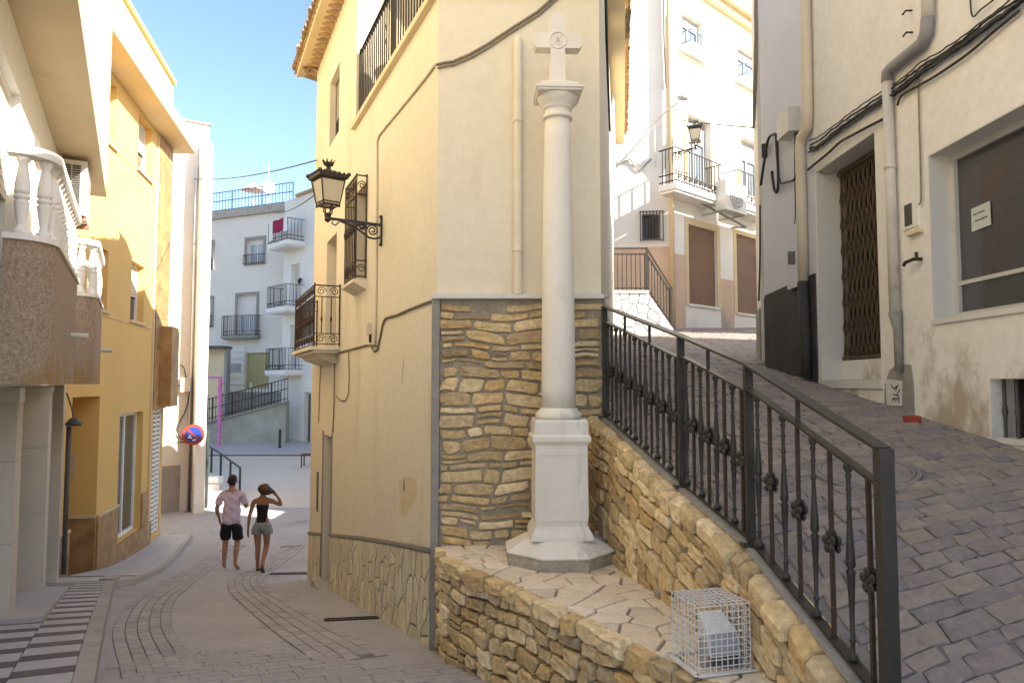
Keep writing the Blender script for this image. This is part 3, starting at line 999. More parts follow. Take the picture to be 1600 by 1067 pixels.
# --- windows, doors
window(house, WLf, win_u[0], win_u[1], win_z[0], win_z[1], .16, M['shutter_grey'], M['glass'], .05, 1, blind=.98, blind_m=M['shutter_grey'])
window(house, WLf, top_u[0], top_u[1], top_z[0], top_z[1], .15, M['darkdoor'], M['glass'], .05, 1, blind=.6, blind_m=M['shutter_grey'])
window(house, WLf, bal_u[0], bal_u[1], bal_z[0], bal_z[1], .2, M['shutter_grey'], M['glass'], .06, 1, blind=.98, blind_m=M['shutter_grey'], name='balcony_door')
g = G(); g.wb(WLf, door_u[0] + .01, door_u[1] - .01, door_z[0], door_z[1] - .01, -.21, -.17)
dr = build('door', g, M['darkdoor'], house)
for k in range(3):
    g = G(); zz = door_z[0] + .15 + k * .66
    g.wb(WLf, door_u[0] + .1, door_u[1] - .1, zz, zz + .54, -.172, -.158); build('panel', g, M['darkdoor'], dr)
g = G(); g.ball(WLf.P(door_u[0] + .07, -1.95, -.15), .025); build('handle', g, M['steel'], dr)
g = G(); g.wb(WLf, door_u[0] - .07, door_u[0] - .001, -2.9, door_z[1] + .05, -.01, .012).wb(WLf, door_u[1] + .001, door_u[1] + .07, -3.0, door_z[1] + .05, -.01, .012)
build('door_surround', g, M['cement'], house)
g = G(); g.wb(WLf, door_u[0] - .1, door_u[1] + .1, -3.05, -2.83, -.2, .14); build('door_step', g, M['kerb'], house)
g = G(); g.wb(WLf, 5.85, 6.02, -1.95, -1.35, -.05, .006); build('meter_hatch', g, M['darkdoor'], house)
# projecting window grille
gd = .125
gu0, gu1, gz0, gz1 = 2.62, 3.28, 1.20, 2.40
def scroll(P_, cu, cz, r, turns=1.6, n=22, flip=1):
    pts = []
    for i in range(n):
        a = turns * 2 * math.pi * i / (n - 1)
        rr = r * (1 - .8 * i / (n - 1))
        pts.append(P_(cu + flip * rr * math.cos(a), cz + rr * math.sin(a)))
    return pts
g = G()
for z in (gz0 + .02, gz0 + .20, gz1 - .24, gz1 - .02):
    g.bar(WLf.P(gu0, z, gd), WLf.P(gu1, z, gd), .014, .014); g.bar(WLf.P(gu0, z, 0), WLf.P(gu0, z, gd), .014, .014); g.bar(WLf.P(gu1, z, 0), WLf.P(gu1, z, gd), .014, .014)
grl = build('window_grille', g, M['iron2'], house)
for i in range(8):
    u = lerp(gu0, gu1, i / 7)
    g = G(); g.tube([WLf.P(u, gz0, gd), WLf.P(u, (gz0 + gz1) / 2 - .06, gd), WLf.P(u, (gz0 + gz1) / 2, gd), WLf.P(u, (gz0 + gz1) / 2 + .06, gd), WLf.P(u, gz1, gd)], [.008, .008, .02, .008, .008], 6)
    build('bar', g, M['iron2'], grl)
for u in (gu0, gu1):
    g = G(); g.bar(WLf.P(u, gz0, .01), WLf.P(u, gz1, .01), .014, .014); build('bar', g, M['iron2'], grl)
    for z in (gz0 + .11, gz1 - .13):
        g = G(); g.tube(scroll(lambda a, b: WLf.P(u, b, a), gd / 2, z, .05), .006, 5); build('scroll', g, M['iron2'], grl)
for i in range(4):
    for z in (gz0 + .11, gz1 - .13):
        g = G(); g.tube(scroll(lambda a, b: WLf.P(a, b, gd), lerp(gu0, gu1, (i + .5) / 4), z, .07, flip=1 if i % 2 else -1), .007, 5); build('scroll', g, M['iron2'], grl)
g = G(); g.prism([WLf.P(gu0 - .03, gz0 - .015, 0), WLf.P(gu0 - .03, gz0 - .015, gd + .03), WLf.P(gu0 - .03, gz0 - .05, gd + .03), WLf.P(gu0 - .03, gz0 - .13, 0)], WLf.d * (gu1 - gu0 + .06))
build('window_sill', g, M['yellow'], house)
# balcony
bd = .34; b0, b1 = 4.22, 6.22; bz = .50
g = G(); g.wb(WLf, b0 - .02, b1 + .02, bz - .045, bz, 0, bd + .05); g.wb(WLf, b0 + .03, b1 - .03, bz - .085, bz - .0455, 0, bd)
g.prism([WLf.P(b0 + .25, bz - .0855, 0), WLf.P(b0 + .25, bz - .0855, bd - .06), WLf.P(b0 + .25, bz - .15, bd - .12), WLf.P(b0 + .25, bz - .22, 0)], WLf.d * (b1 - b0 - .5))
bal = build('balcony', g, M['yellow'], house)
g = G(); rz = [bz + .03, bz + .17, bz + .66, bz + .81]
for z in rz:
    h = .018 if z == rz[-1] else .012
    g.bar(WLf.P(b0, z, bd), WLf.P(b1, z, bd), .016, h); g.bar(WLf.P(b0, z, 0), WLf.P(b0, z, bd), .016, h); g.bar(WLf.P(b1, z, 0), WLf.P(b1, z, bd), .016, h)
for u, d in ((b0, bd), (b1, bd), (b0, .012), (b1, .012)):
    g.bar(WLf.P(u, bz, d), WLf.P(u, bz + .84, d), .016, .016)
rl = build('balcony_railing', g, M['iron2'], bal)
def spindle(P0_, P1_):
    return G().tube([P0_, P0_.lerp(P1_, .30), P0_.lerp(P1_, .38), P0_.lerp(P1_, .46), P0_.lerp(P1_, .55), P1_], [.0075, .0075, .017, .009, .0075, .0075], 6)
n = 17
for i in range(1, n):
    u = lerp(b0, b1, i / n)
    build('bar', spindle(WLf.P(u, rz[1], bd), WLf.P(u, rz[2], bd)), M['iron2'], rl)
for d in (bd * .36, bd * .72):
    for u in (b0, b1):
        build('bar', spindle(WLf.P(u, rz[1], d), WLf.P(u, rz[2], d)), M['iron2'], rl)
for u in (b0, b1):
    for z in ((rz[0] + rz[1]) / 2, (rz[2] + rz[3]) / 2):
        for k, fl in ((.25, 1), (.75, -1)):
            g = G(); g.tube(scroll(lambda a, b: WLf.P(u, b, a), bd * k, z, .06, flip=fl), .006, 5); build('scroll', g, M['iron2'], rl)
for i in range(12):
    for z in ((rz[0] + rz[1]) / 2, (rz[2] + rz[3]) / 2):
        g = G(); g.tube(scroll(lambda a, b: WLf.P(a, b, bd), lerp(b0, b1, (i + .5) / 12), z, .062, flip=1 if i % 2 else -1), .007, 5); build('scroll', g, M['iron2'], rl)
# --- stone dado along the left face
rng = random.Random(21)
DH = .77
def gz_l(u):
    p = WLf.P(u, 0); return gl(p.x, p.y)
def dado_run(u0, u1, n):
    poly = [(u0, -.05), (u1, -.05), (u1, DH - .035), (u0, DH - .035)]
    pts = scatter(poly, n, .07, rng)
    g = G()
    m_ = 8
    for k in range(m_):
        a, b = lerp(u0, u1, k / m_), lerp(u0, u1, (k + 1) / m_)
        g.hexa([WLf.P(a, gz_l(a) - .1, -.05), WLf.P(b, gz_l(b) - .1, -.05), WLf.P(b, gz_l(b) - .1, .018), WLf.P(a, gz_l(a) - .1, .018),
                WLf.P(a, gz_l(a) + DH - .03, -.05), WLf.P(b, gz_l(b) + DH - .03, -.05), WLf.P(b, gz_l(b) + DH - .03, .018), WLf.P(a, gz_l(a) + DH - .03, .018)])
    dd = build('stone_dado', g, M['mortar2'], house)
    for c in voronoi(pts, poly, .0, 1.0, .62):
        mx_, my_ = sum(p[0] for p in c) / len(c), sum(p[1] for p in c) / len(c)
        fx = max(.5, 1 - .036 / (max(p[0] for p in c) - min(p[0] for p in c) + 1e-6)); fy = max(.6, 1 - .022 / (max(p[1] for p in c) - min(p[1] for p in c) + 1e-6))
        c = [(mx_ + (x - mx_) * fx, my_ + (y - my_) * fy) for x, y in c]
        slab_piece('stone', c, lambda x, y, k: WLf.P(x, gz_l(x) + y, .018 + k), .007, M['dado'], dd, rng, .003)
    g = G()
    for k in range(m_):
        a, b = lerp(u0, u1, k / m_), lerp(u0, u1, (k + 1) / m_)
        g.hexa([WLf.P(a, gz_l(a) + DH - .031, -.02), WLf.P(b, gz_l(b) + DH - .031, -.02), WLf.P(b, gz_l(b) + DH - .031, .036), WLf.P(a, gz_l(a) + DH - .031, .036),
                WLf.P(a, gz_l(a) + DH, -.02), WLf.P(b, gz_l(b) + DH, -.02), WLf.P(b, gz_l(b) + DH, .036), WLf.P(a, gz_l(a) + DH, .036)])
    build('dado_cap', g, M['cement'], house)
dado_run(.07, door_u[0] - .075, 120)
dado_run(door_u[1] + .075, L_END, 30)
# grey corner strip between the dado and the stone front
g = G(); g.prism([V(CX - .045, CY + .045, -2.3), V(CX - .03, CY - .052, -2.3), V(CX + .028, CY - .05, -2.3), V(CX + .028, CY + .02, -2.3), V(CX - .02, CY + .06, -2.3)], (0, 0, LEDGE + 2.3))
build('corner_strip', g, M['cement'], house)
# --- stone-clad front
g = G(); g.wb(WFr, .03, UF, -1.35, LEDGE - .002, -.05, .012)
clad = build('stone_cladding', g, M['mortar'], house)
rng = random.Random(4)
for (a, b, c, d) in courses(UF - .03, -1.33, LEDGE - .03, .052, .108, .13, .34, rng):
    rubble('stone', WFr, a + .03, b + .03, c, d, M['stone'], clad, rng, .026, .020, d0=.012, warp=wob)
g = G(); g.wb(WFr, -.03, UF + .01, LEDGE, LEDGE + .035, -.02, .085)
g.prism([WFr.P(UF + .01, LEDGE + .002, .085), WFr.P(UF + .01, LEDGE + .002, -.1), WFr.P(UF + .085, LEDGE + .042, -.16), WFr.P(UF + .085, LEDGE + .042, -.02)], (0, 0, .033))
build('ledge', g, M['surround'], house)
g = G(); g.wb(WRt, -.0, 9.6, -1.5, LEDGE, -.02, .03)
build('right_dado', g, M['cement'], house)
# --- downpipes and cables on the house
def cable(name, W, pts, r, material, parent, off=.012, n=6, sub=1):
    P_ = [W.pt(px, py, 0, off) for px, py in pts]
    return build(name, G().tube(P_, r, n), material, parent, smooth=True)
pu = WFr.hit(809, 300)[0]
g = G(); g.tube([WFr.P(pu, LEDGE + .04, .045), WFr.P(pu, 2.72, .045), WFr.P(pu, 2.78, .03), WFr.P(pu, 2.80, .0)], .034, 10)
for z in (1.05, 2.1):
    g.lathe([(.042, z), (.042, z + .03)], WFr.P(pu, 0, .045), 10)
build('downpipe', g, M['yellow'], house, smooth=False)
fc = [(681, 103), (697, 99), (708, 98), (716, 94), (724, 91), (735, 86), (760, 72), (790, 52), (815, 36), (840, 20), (872, -8)]
cable('cable', WFr, fc, .011, M['cable_grey'], house, .014)
cable('cable', WFr, [(px + 2, py + 5) for px, py in fc], .008, M['cable_grey'], house, .012)
cable('cable', WLf, [(681, 103), (670, 118), (655, 137), (638, 158), (620, 180), (605, 198), (594, 212), (591, 222), (591, 300), (590, 420), (589, 500), (588, 540)], .012, M['pipe_cream'], house)
cable('cable', WLf, [(680, 469), (660, 476), (640, 484), (622, 492), (604, 497), (600, 505), (597, 520), (592, 545), (586, 549), (582, 543), (580, 538)], .011, M['cable_grey'], house)
cable('cable', WLf, [(591, 540), (575, 539), (560, 543), (545, 547), (530, 551), (515, 556), (500, 562)], .011, M['cable_grey'], house)
cable('cable', WLf, [(546, 548), (547, 590), (546, 615), (541, 626), (533, 625), (526, 618)], .007, M['cable_grey'], house)
cable('cable', WLf, [(503, 560), (501, 600), (499, 660)], .007, M['cable_grey'], house)
cable('cable', WLf, [(524, 556), (523, 640), (521, 676)], .009, M['cable_grey'], house)
g = G(); u_, z_ = WLf.hit(580, 510); g.wb(WLf, u_ - .04, u_ + .04, z_ - .09, z_ + .03, 0, .05); build('junction_box', g, M['pipe_cream'], house)
cable('conduit', WLf, [(580, 505), (580, 535)], .014, M['cable'], house)
cable('conduit', WRt, [(943, -30), (945, 60), (949, 160), (951, 205)], .016, M['cable'], house, .02)
cable('downpipe', WRt, [(951, -20), (953, 90), (955, 220), (955.5, 300)], .03, M['white'], house, .04)
# old repair patch on the wall: a chipped hole with bare cement
g = G(); uh, zh = WLf.hit(632, 760)
g.prism([WLf.P(uh + a, zh + b, .0015) for a, b in ((-.02, -.04), (.035, -.045), (.045, -.01), (.02, .05), (.0, .075), (-.02, .03))], WLf.n * .003)
build('wall_chip', g, M['cement'], house)
g = G(); g.prism([WLf.pt(px, py, 0, .0008) for px, py in ((622, 752), (634, 742), (650, 748), (652, 772), (644, 790), (632, 806), (624, 800), (626, 776))], WLf.n * .0015)
build('plaster_patch', g, M['cream'], house)
for cr_ in ([(630, 556), (631, 570), (629, 584), (630, 598)], [(631, 775), (630, 788), (632, 802)], [(648, 770), (643, 780), (636, 790)], [(602, 30), (604, 55), (601, 80)]):
    cable('hairline_crack', WLf, cr_, .0028, M['cable_grey'], house, .001, 4)

# ------------------------------------------------------------------ wall lantern on the corner house
def lantern(name, label, base, outv, scale, zarm, drop, group):
    """base: wall point at the arm height; outv: unit vector out of the wall"""
    t = thing(name, label, 'street lamp', base, group)
    o = Vector(base); s_ = scale
    side = V(-outv.y, outv.x, 0)
    def Q(a, z, b=0):
        return o + outv * (a * s_) + side * (b * s_) + V(0, 0, z * s_)
    L = .56
    g = G(); g.bar(Q(.012, -.19), Q(.012, .07), .05 * s_, .02 * s_, up=tuple(outv)); g.ball(Q(.012, .085), .022 * s_, 6, 4); g.ball(Q(.012, -.205), .022 * s_, 6, 4)
    build('wall_plate', g, M['iron'], t)
    g = G(); g.bar(Q(.02, .0), Q(L, .02), .022 * s_, .026 * s_)
    g.tube([Q(.02, -.13), Q(.07, -.15), Q(.13, -.145), Q(.2, -.10), Q(.27, -.055), Q(.36, -.02), Q(.43, .0)], .011 * s_, 6)
    g.tube([Q(L - .12, .0), Q(L - .08, -.045), Q(L - .04, -.03), Q(L - .05, -.005)], .008 * s_, 6)
    build('arm', g, M['iron'], t)
    for cu, cz, r in ((.10, -.065, .062), (.21, -.035, .04)):
        g = G(); g.tube(scroll(lambda a, b: Q(a, b), cu, cz, r, 1.9, 26), .0085 * s_, 6); build('scroll', g, M['iron'], t)
    c = Q(L, 0)
    # stem cup and four curled feet
    g = G(); g.lathe([(.012 * s_, -.02 * s_), (.035 * s_, .0), (.03 * s_, .03 * s_), (.04 * s_, .06 * s_), (.022 * s_, .075 * s_)], c, 8)
    for k in range(4):
        a = math.pi / 4 + k * math.pi / 2
        dx = V(math.cos(a), math.sin(a), 0)
        g.tube([c + V(0, 0, .06 * s_), c + dx * (.05 * s_) + V(0, 0, .08 * s_), c + dx * (.045 * s_) + V(0, 0, .12 * s_), c + dx * (.085 * s_) + V(0, 0, .15 * s_)], .008 * s_, 5)
    build('stem', g, M['iron'], t)
    zb, zt = .15 * s_, .40 * s_
    rb, rt = .085 * s_, .125 * s_
    q2 = math.sqrt(2)
    rot = math.atan2(outv.y, outv.x) + math.pi / 4 + .25
    g = G(); g.lathe([(rb * q2 * .9, zb + .006), (rb * q2 * .9, zb + .012), (rt * q2 * .95, zt - .006)], c, 4, rot)
    build('lantern_glass', g, M['frost'], t)
    g = G()
    for k in range(4):
        a = rot + k * math.pi / 2
        dx = V(math.cos(a), math.sin(a), 0)
        g.tube([c + dx * (rb * q2) + V(0, 0, zb), c + dx * (rt * q2) + V(0, 0, zt)], .008 * s_, 5)
        b_ = rot + (k + 1) * math.pi / 2
        dy = V(math.cos(b_), math.sin(b_), 0)
        g.tube([c + dx * (rb * q2) + V(0, 0, zb), c + dy * (rb * q2) + V(0, 0, zb)], .009 * s_, 5)
        g.tube([c + dx * (rb * q2) + V(0, 0, zb + .03 * s_), c + dy * (rb * q2) + V(0, 0, zb + .03 * s_)], .006 * s_, 5)
        g.ball(c + dx * (rb * q2) + V(0, 0, zb - .01 * s_), .013 * s_, 5, 4)
    build('lantern_frame', g, M['iron'], t)
    g = G()
    g.lathe([(rt * q2 * .98, zt), (rt * q2 * 1.22, zt + .02 * s_), (rt * q2 * 1.25, zt + .055 * s_), (rt * q2 * .95, zt + .07 * s_), (rt * q2 * .45, zt + .105 * s_), (.03 * s_, zt + .12 * s_)], c, 4, rot)
    for k in range(4):
        a = rot + k * math.pi / 2
        dx = V(math.cos(a), math.sin(a), 0); dy = V(math.cos(a + math.pi / 2), math.sin(a + math.pi / 2), 0)
        for j in range(6):
            p = c + (dx * (1 - j / 6) + dy * (j / 6)) * (rt * q2 * 1.23) + V(0, 0, zt + .06 * s_)
            g.ball(p, .016 * s_ * (1.5 if j == 0 else 1), 5, 4)
    build('lantern_roof', g, M['iron'], t)
    g = G(); zc = zt + .115 * s_
    g.lathe([(.03 * s_, zc), (.022 * s_, zc + .03 * s_), (.035 * s_, zc + .05 * s_), (.055 * s_, zc + .075 * s_), (.02 * s_, zc + .06 * s_)], c, 8)
    for k in range(8):
        a = k * math.pi / 4
        g.tube([c + V(math.cos(a) * .035 * s_, math.sin(a) * .035 * s_, zc + .055 * s_), c + V(math.cos(a) * .065 * s_, math.sin(a) * .065 * s_, zc + .105 * s_)], [.016 * s_, .004 * s_], 5)
    build('crown', g, M['iron'], t)
    return t
ub_, zb_ = WLf.hit(597, 352)
lantern('wall_lantern', 'black iron bracket lantern with a crown on the yellow left face of the corner house', WLf.P(ub_, zb_, 0), WLf.n, 1.0, 0, 0, 'iron wall lanterns')
# ------------------------------------------------------------------ stone bench terrace under the column
BZ = -1.262
bp = [(-0.56, 5.585), (-0.50, 5.25), (0.02, 4.47), (0.36, 3.90), (0.70, 3.28), (0.84, 3.02), (1.16, 2.93)]
PB = PolyWall(bp)
bench = thing('stone_terrace', 'low terrace of yellow rubble stone carrying the column in front of the stone-clad house', 'stone terrace', (0.3, 4.6, -1.95))
rw = [(0.62, 5.62), (0.90, 4.15), (1.06, 3.48), (1.20, 2.48), (1.32, 1.2)]
poly_top = bp + [(1.12, 3.2), (1.04, 3.5), (0.90, 4.15), (0.66, 5.55)]
g = G(); g.prism([V(x, y, -2.25) for x, y in [(p[0] + .02, p[1] + .02) for p in bp] + [(1.30, 2.95), (1.20, 3.5), (1.05, 4.15), (0.75, 5.63), (-.54, 5.63)]], (0, 0, BZ + 2.25 - .002))
build('core', g, M['mortar'], bench)
rng = random.Random(14)
for (a, b, c, d) in courses(PB.len, -2.10, BZ - .075, .085, .125, .10, .24, rng):
    m = PB.P((a + b) / 2, 0)
    if d < gl(m.x, m.y) - .05 and m.x > -2:
        continue
    rubble('stone', PB, a, b, c, d, M['stone'], bench, rng, .038, .022, d0=-.012, warp=wob)
u = 0.0
while u < PB.len - .05:                       # the thick edge stones, each a different drop
    L = rng.uniform(.12, .30)
    e = min(u + L, PB.len)
    h = rng.uniform(.07, .105)
    rubble('edge_stone', PB, u, e, BZ - h, BZ + .018 + rng.uniform(-.004, .004), M['stone'], bench, rng, .055, .016, d0=-.012)
    u += L
inset = [(-0.545, 5.59), (-0.47, 5.27), (0.05, 4.49), (0.39, 3.92), (0.725, 3.31), (0.85, 3.06), (1.13, 2.97), (1.14, 3.2), (1.06, 3.5), (0.92, 4.15), (0.70, 5.60)]
pts = scatter(inset, 84, .135, rng)
cells = voronoi(pts, [(-.7, 2.9), (1.3, 2.9), (1.3, 5.63), (-.7, 5.63)], .016, 1.0, 1.25)
def clip_conv(c):
    # clip a cell by the front edge polyline (each edge as a half plane where it is nearby) and the back lines
    for (a, b) in zip(inset[:-1], inset[1:]):
        n_ = (b[1] - a[1], -(b[0] - a[0]))
        L = math.hypot(*n_); n_ = (n_[0] / L, n_[1] / L)
        cx = sum(p[0] for p in c) / len(c); cy = sum(p[1] for p in c) / len(c)
        tt = ((cx - a[0]) * (b[0] - a[0]) + (cy - a[1]) * (b[1] - a[1])) / (L * L)
        if -.25 < tt < 1.25:
            c = clip_half(c, a, n_)
            if len(c) < 3:
                return None
    return c
for c in cells:
    c = clip_conv(c)
    if c and len(c) >= 3:
        slab_piece('paving_slab', c, lambda x, y, k: V(x, y, BZ + k), .014, M['slab'], bench, rng, .002)
# small dark rock lying against the ramp wall
p = at_height(1038, 935, BZ + .014)
g = G(); g.ball((p.x, p.y, BZ + .045), .05, 8, 5, 1.25, .8, .62); tag(build('loose_stone', g, M['cement']), 'small grey stone lying on the terrace behind the wire cage', 'stone')

# ------------------------------------------------------------------ retaining wall of the upper lane
PR = PolyWall(rw)
RT = [(PR.L[i], RP[i][2] - .012) for i in range(5)]
def rtop(u):
    return table(RT, u)
rwall = thing('retaining_wall', 'sloping yellow rubble retaining wall below the black railing of the upper lane', 'retaining wall', (1.05, 3.6, -1.9))
g = G()
for i in range(4):
    a, b = V(*rw[i], 0), V(*rw[i + 1], 0)
    n_ = V(.17, .02, 0)
    za, zb = RT[i][1] - .05, RT[i + 1][1] - .05
    g.hexa([V(a.x, a.y, -2.2), V(b.x, b.y, -2.2), V(b.x, b.y, -2.2) + n_, V(a.x, a.y, -2.2) + n_, V(a.x, a.y, za), V(b.x, b.y, zb), V(b.x, b.y, zb) + n_, V(a.x, a.y, za) + n_])
build('core', g, M['mortar'], rwall)
rng = random.Random(33)
for (a, b, c, d) in courses(PR.len, -1.35, -.085, .085, .12, .12, .25, rng):
    um = (a + b) / 2
    if d + rtop(um) < BZ - .02 and PR.P(um, 0).y > 3.05:
        continue
    if d + rtop(um) < -1.95:
        continue
    # one slope per stone keeps every stone a straight block
    sl = (rtop(b) - rtop(a)) / (b - a)
    rubble('stone', PR, a, b, c, d, M['stone'], rwall, rng, .034, .02, warp=wob, shear=lambda u, a=a, sl=sl: rtop(a) + sl * (u - a))
u = 0.0
while u < PR.len - .05:
    L = rng.uniform(.07, .19); e = min(u + L, PR.len)
    g = G(); sk = rng.uniform(-.012, .012)
    h0, h1 = rtop(u) + rng.uniform(-.012, .004), rtop(e) + rng.uniform(-.012, .004)
    q = .006
    def C(uu, d, z):
        return PR.P(uu, z, d)
    fr = .030 + rng.uniform(-.015, .03)
    lo = .085 + rng.uniform(-.02, .035); wv = [rng.uniform(-.014, .014) for _ in range(6)]
    g.add([C(u + q, fr, h0 - lo), C(e - q, fr, h1 - lo), C(e - q, -.165, h1 - lo), C(u + q, -.165, h0 - lo),
           C(u + q + .004, fr + .006 + wv[0], h0 - .028 + wv[1] * .6), C(e - q, fr + .006 + wv[2], h1 - .025 + wv[3] * .6), C(e - q, -.165, h1 - .01), C(u + q, -.165, h0 - .01),
           C(u + q + .010, fr - .026 + wv[4], h0 + sk * .3), C(e - q - .008, fr - .024 + wv[5], h1 + sk * .3), C(e - q - .006, -.155, h1), C(u + q + .006, -.155, h0)],
          [(3, 2, 1, 0), (0, 1, 5, 4), (1, 2, 6, 5), (2, 3, 7, 6), (3, 0, 4, 7), (4, 5, 9, 8), (5, 6, 10, 9), (6, 7, 11, 10), (7, 4, 8, 11), (8, 9, 10, 11)])
    build('coping_stone', g, M['stone'] if rng.random() < 2 else M['slab'], rwall)
    u += L

g = G()
for i in range(3):
    a, b = V(*RP[i]), V(*RP[i + 1])
    g.bar(a + V(0, 0, -.006), b + V(0, 0, -.006), .085, .024)
build('mortar_bed', g, M['cement'], rwall)
# ------------------------------------------------------------------ black railing on the retaining wall
rail = thing('iron_railing', 'black wrought-iron railing with turned balusters and rosettes beside the upper lane', 'railing', (1.05, 3.8, -.9))
tops = [at_depth(941, 480, 5.60), at_depth(1066, 524, 4.15), at_depth(1168, 568, 3.48), at_depth(1374, 700, 2.48)]
posts = []
for i in range(4):
    x, y, z = RP[i]
    if i == 0:
        y = 5.55; x = .725; z = -.25
    tp = tops[i]
    posts.append((V(x, y, z), tp.z))
sec = .14
for i, (p, zt) in enumerate(posts):
    wd = .038 if i < 3 else .050
    g = G(); g.bar(p + V(0, 0, -.06 if i < 3 else -.16), V(p.x, p.y, zt), wd, wd, up=(0, 1, 0))
    build('post', g, M['iron'], rail)
    g = G(); g.bx(p.x - .05, p.x + .05, p.y - .05, p.y + .05, p.z - .012, p.z + .006); build('foot_plate', g, M['iron'], rail)
def turned(h):
    pr = [(.019, 0), (.019, .02), (.009, .03), (.0085, .07), (.014, .08), (.0085, .09), (.010, .20), (.016, .345), (.019, .355), (.010, .368), (.019, .382), (.018, .40), (.010, .54), (.0085, .60), (.013, .612), (.0085, .624), (.0085, .68), (.012, .69), (.0085, .70), (.0085, .73), (.013, .742), (.0085, .754), (.017, .77), (.019, .785), (.009, .80)]
    return mesh_of('turned_baluster', G().lathe([(r, z * h / .80) for r, z in pr], n=8), M['iron'], smooth=True)
def rosette_mesh():
    g = G()
    for k in range(5):
        a = math.pi / 2 + k * 2 * math.pi / 5
        for s_ in (-1, 1):
            g.ball((math.cos(a) * .026, s_ * .012, math.sin(a) * .026), .0165, 7, 5, 1, .5, 1)
    g.ball((0, 0, 0), .016, 7, 5, 1, 1.1, 1)
    return mesh_of('rosette', g, M['iron'], smooth=True)
RM = rosette_mesh()
HB = .62
TB = turned(HB)
SQ = mesh_of('square_bar', G().bar((0, 0, 0), (0, 0, HB), .0145, .0145, up=(0, 1, 0)), M['iron2'])
nb = [14, 8, 8]
for i in range(3):
    (a, za), (b, zb) = posts[i], posts[i + 1]
    ta, tb = V(a.x, a.y, za), V(b.x, b.y, zb)
    d = (b - a); hd = V(d.x, d.y, 0).normalized()
    g = G(); g.bar(ta + V(0, 0, -.002) - hd * .0, tb + V(0, 0, -.002), .058, .012); build('hand_rail', g, M['iron'], rail)
    s0, s1 = ta - V(0, 0, .115), tb - V(0, 0, .135)
    g = G(); g.bar(s0, s1, .04, .010); build('upper_rail', g, M['iron'], rail)
    f0, f1 = a + V(0, 0, .028), b + V(0, 0, .030)
    g = G(); g.bar(f0, f1, .042, .010); build('bottom_rail', g, M['iron'], rail)
    n = nb[i]
    for k in range(n):
        t_ = (k + .75) / (n + .5)
        lo, hi = f0.lerp(f1, t_), s0.lerp(s1, t_)
        h = hi.z - lo.z
        yaw = math.atan2(hd.y, hd.x)
        if k % 2 == 0:
            inst('turned_baluster', TB, lo + V(0, 0, .004), rail, (0, 0, 0), (1, 1, (h - .008) / HB))
        else:
            o = inst('square_baluster', SQ, lo + V(0, 0, .004), rail, (0, 0, yaw), (1, 1, (h - .008) / HB))
            m_ = lo.lerp(hi, .50)
            ro = inst('rosette', RM, m_, rail, (0, random.uniform(-.3, .3), yaw), (1.12, 1, 1.12))
    for t_ in ([.33, .66] if i == 0 else [.45]):
        lo, hi = s0.lerp(s1, t_), ta.lerp(tb, t_)
        g = G(); g.bar(lo, hi - V(0, 0, .004), .016, .016, up=(0, 1, 0)); build('rail_strut', g, M['iron'], rail)
g = G(); a, za = posts[0]; g.tube([V(a.x, a.y, -.02), V(a.x - .01, 5.66, -.02)], .012, 6); g.tube([V(a.x, a.y, za - .06), V(a.x - .01, 5.66, za - .06)], .012, 6)
build('wall_anchor', g, M['iron'], rail)

# ------------------------------------------------------------------ marble cross column
cxp, cyp = 0.338, 5.18
mon = thing('cross_column', 'white marble column topped by a cross, standing on the stone terrace', 'monument', (cxp, cyp, BZ))
k_ = 5.18 / FPX
zz = lambda py: at_depth(872, py, cyp).z
q2 = math.sqrt(2)
r8 = 1 / math.cos(math.pi / 8)
c0 = (cxp, cyp, 0)
g = G(); g.lathe([(.372 * r8, BZ + .005), (.376 * r8, BZ + .05), (.372 * r8, BZ + .095)], c0, 8, math.pi / 8 + .05); build('plinth', g, M['marble_base'], mon)
g = G(); g.lathe([(.380 * r8, BZ + .0955), (.380 * r8, BZ + .105), (.245 * r8, zz(836)), (.235 * r8, zz(836) + .003)], c0, 8, math.pi / 8 + .05); build('sloping_step', g, M['marble'], mon)
RO = math.pi / 4 + .05
s4 = lambda prof: [(r * q2, z) for r, z in prof]
g = G(); g.lathe(s4([(.215, zz(836) + .003), (.215, zz(830)), (.205, zz(824)), (.190, zz(818)), (.186, zz(814))]), c0, 4, RO); build('base_moulding', g, M['marble'], mon)
g = G(); g.lathe(s4([(.178, zz(814)), (.186, zz(800)), (.182, zz(692))]), c0, 4, RO); die = build('die', g, M['marble'], mon)
# recessed panel edges on the front of the die
wn = V(math.sin(-.05), -math.cos(-.05), 0); ws = V(math.cos(.05), math.sin(.05), 0)
def F(a, z, d):
    return V(cxp, cyp, 0) + ws * a + V(math.sin(.05), -math.cos(.05), 0) * (.1845 + d) + V(0, 0, z)
zlo, zhi = zz(806), zz(700)
for a0, a1, z0, z1 in ((-.178, -.145, zlo, zhi), (.145, .178, zlo, zhi), (-.144, .144, zlo, zlo + .03), (-.144, .144, zhi - .03, zhi)):
    g = G(); g.hexa([F(a0, z0, -.02), F(a1, z0, -.02), F(a1, z0, .004), F(a0, z0, .004), F(a0, z1, -.02), F(a1, z1, -.02), F(a1, z1, .004), F(a0, z1, .004)])
    build('panel_border', g, M['marble'], die)
g = G(); g.lathe(s4([(.183, zz(692)), (.205, zz(686)), (.205, zz(680)), (.190, zz(676)), (.187, zz(658)), (.178, zz(654))]), c0, 4, RO); build('die_cap', g, M['marble'], mon)
g = G(); g.lathe([(.155, zz(654)), (.168, zz(651)), (.168, zz(646)), (.150, zz(642)), (.140, zz(640)), (.133, zz(637))], c0, 32); build('torus_base', g, M['marble'], mon, smooth=True)
zs0, zs1 = zz(637), zz(189)
prof = []
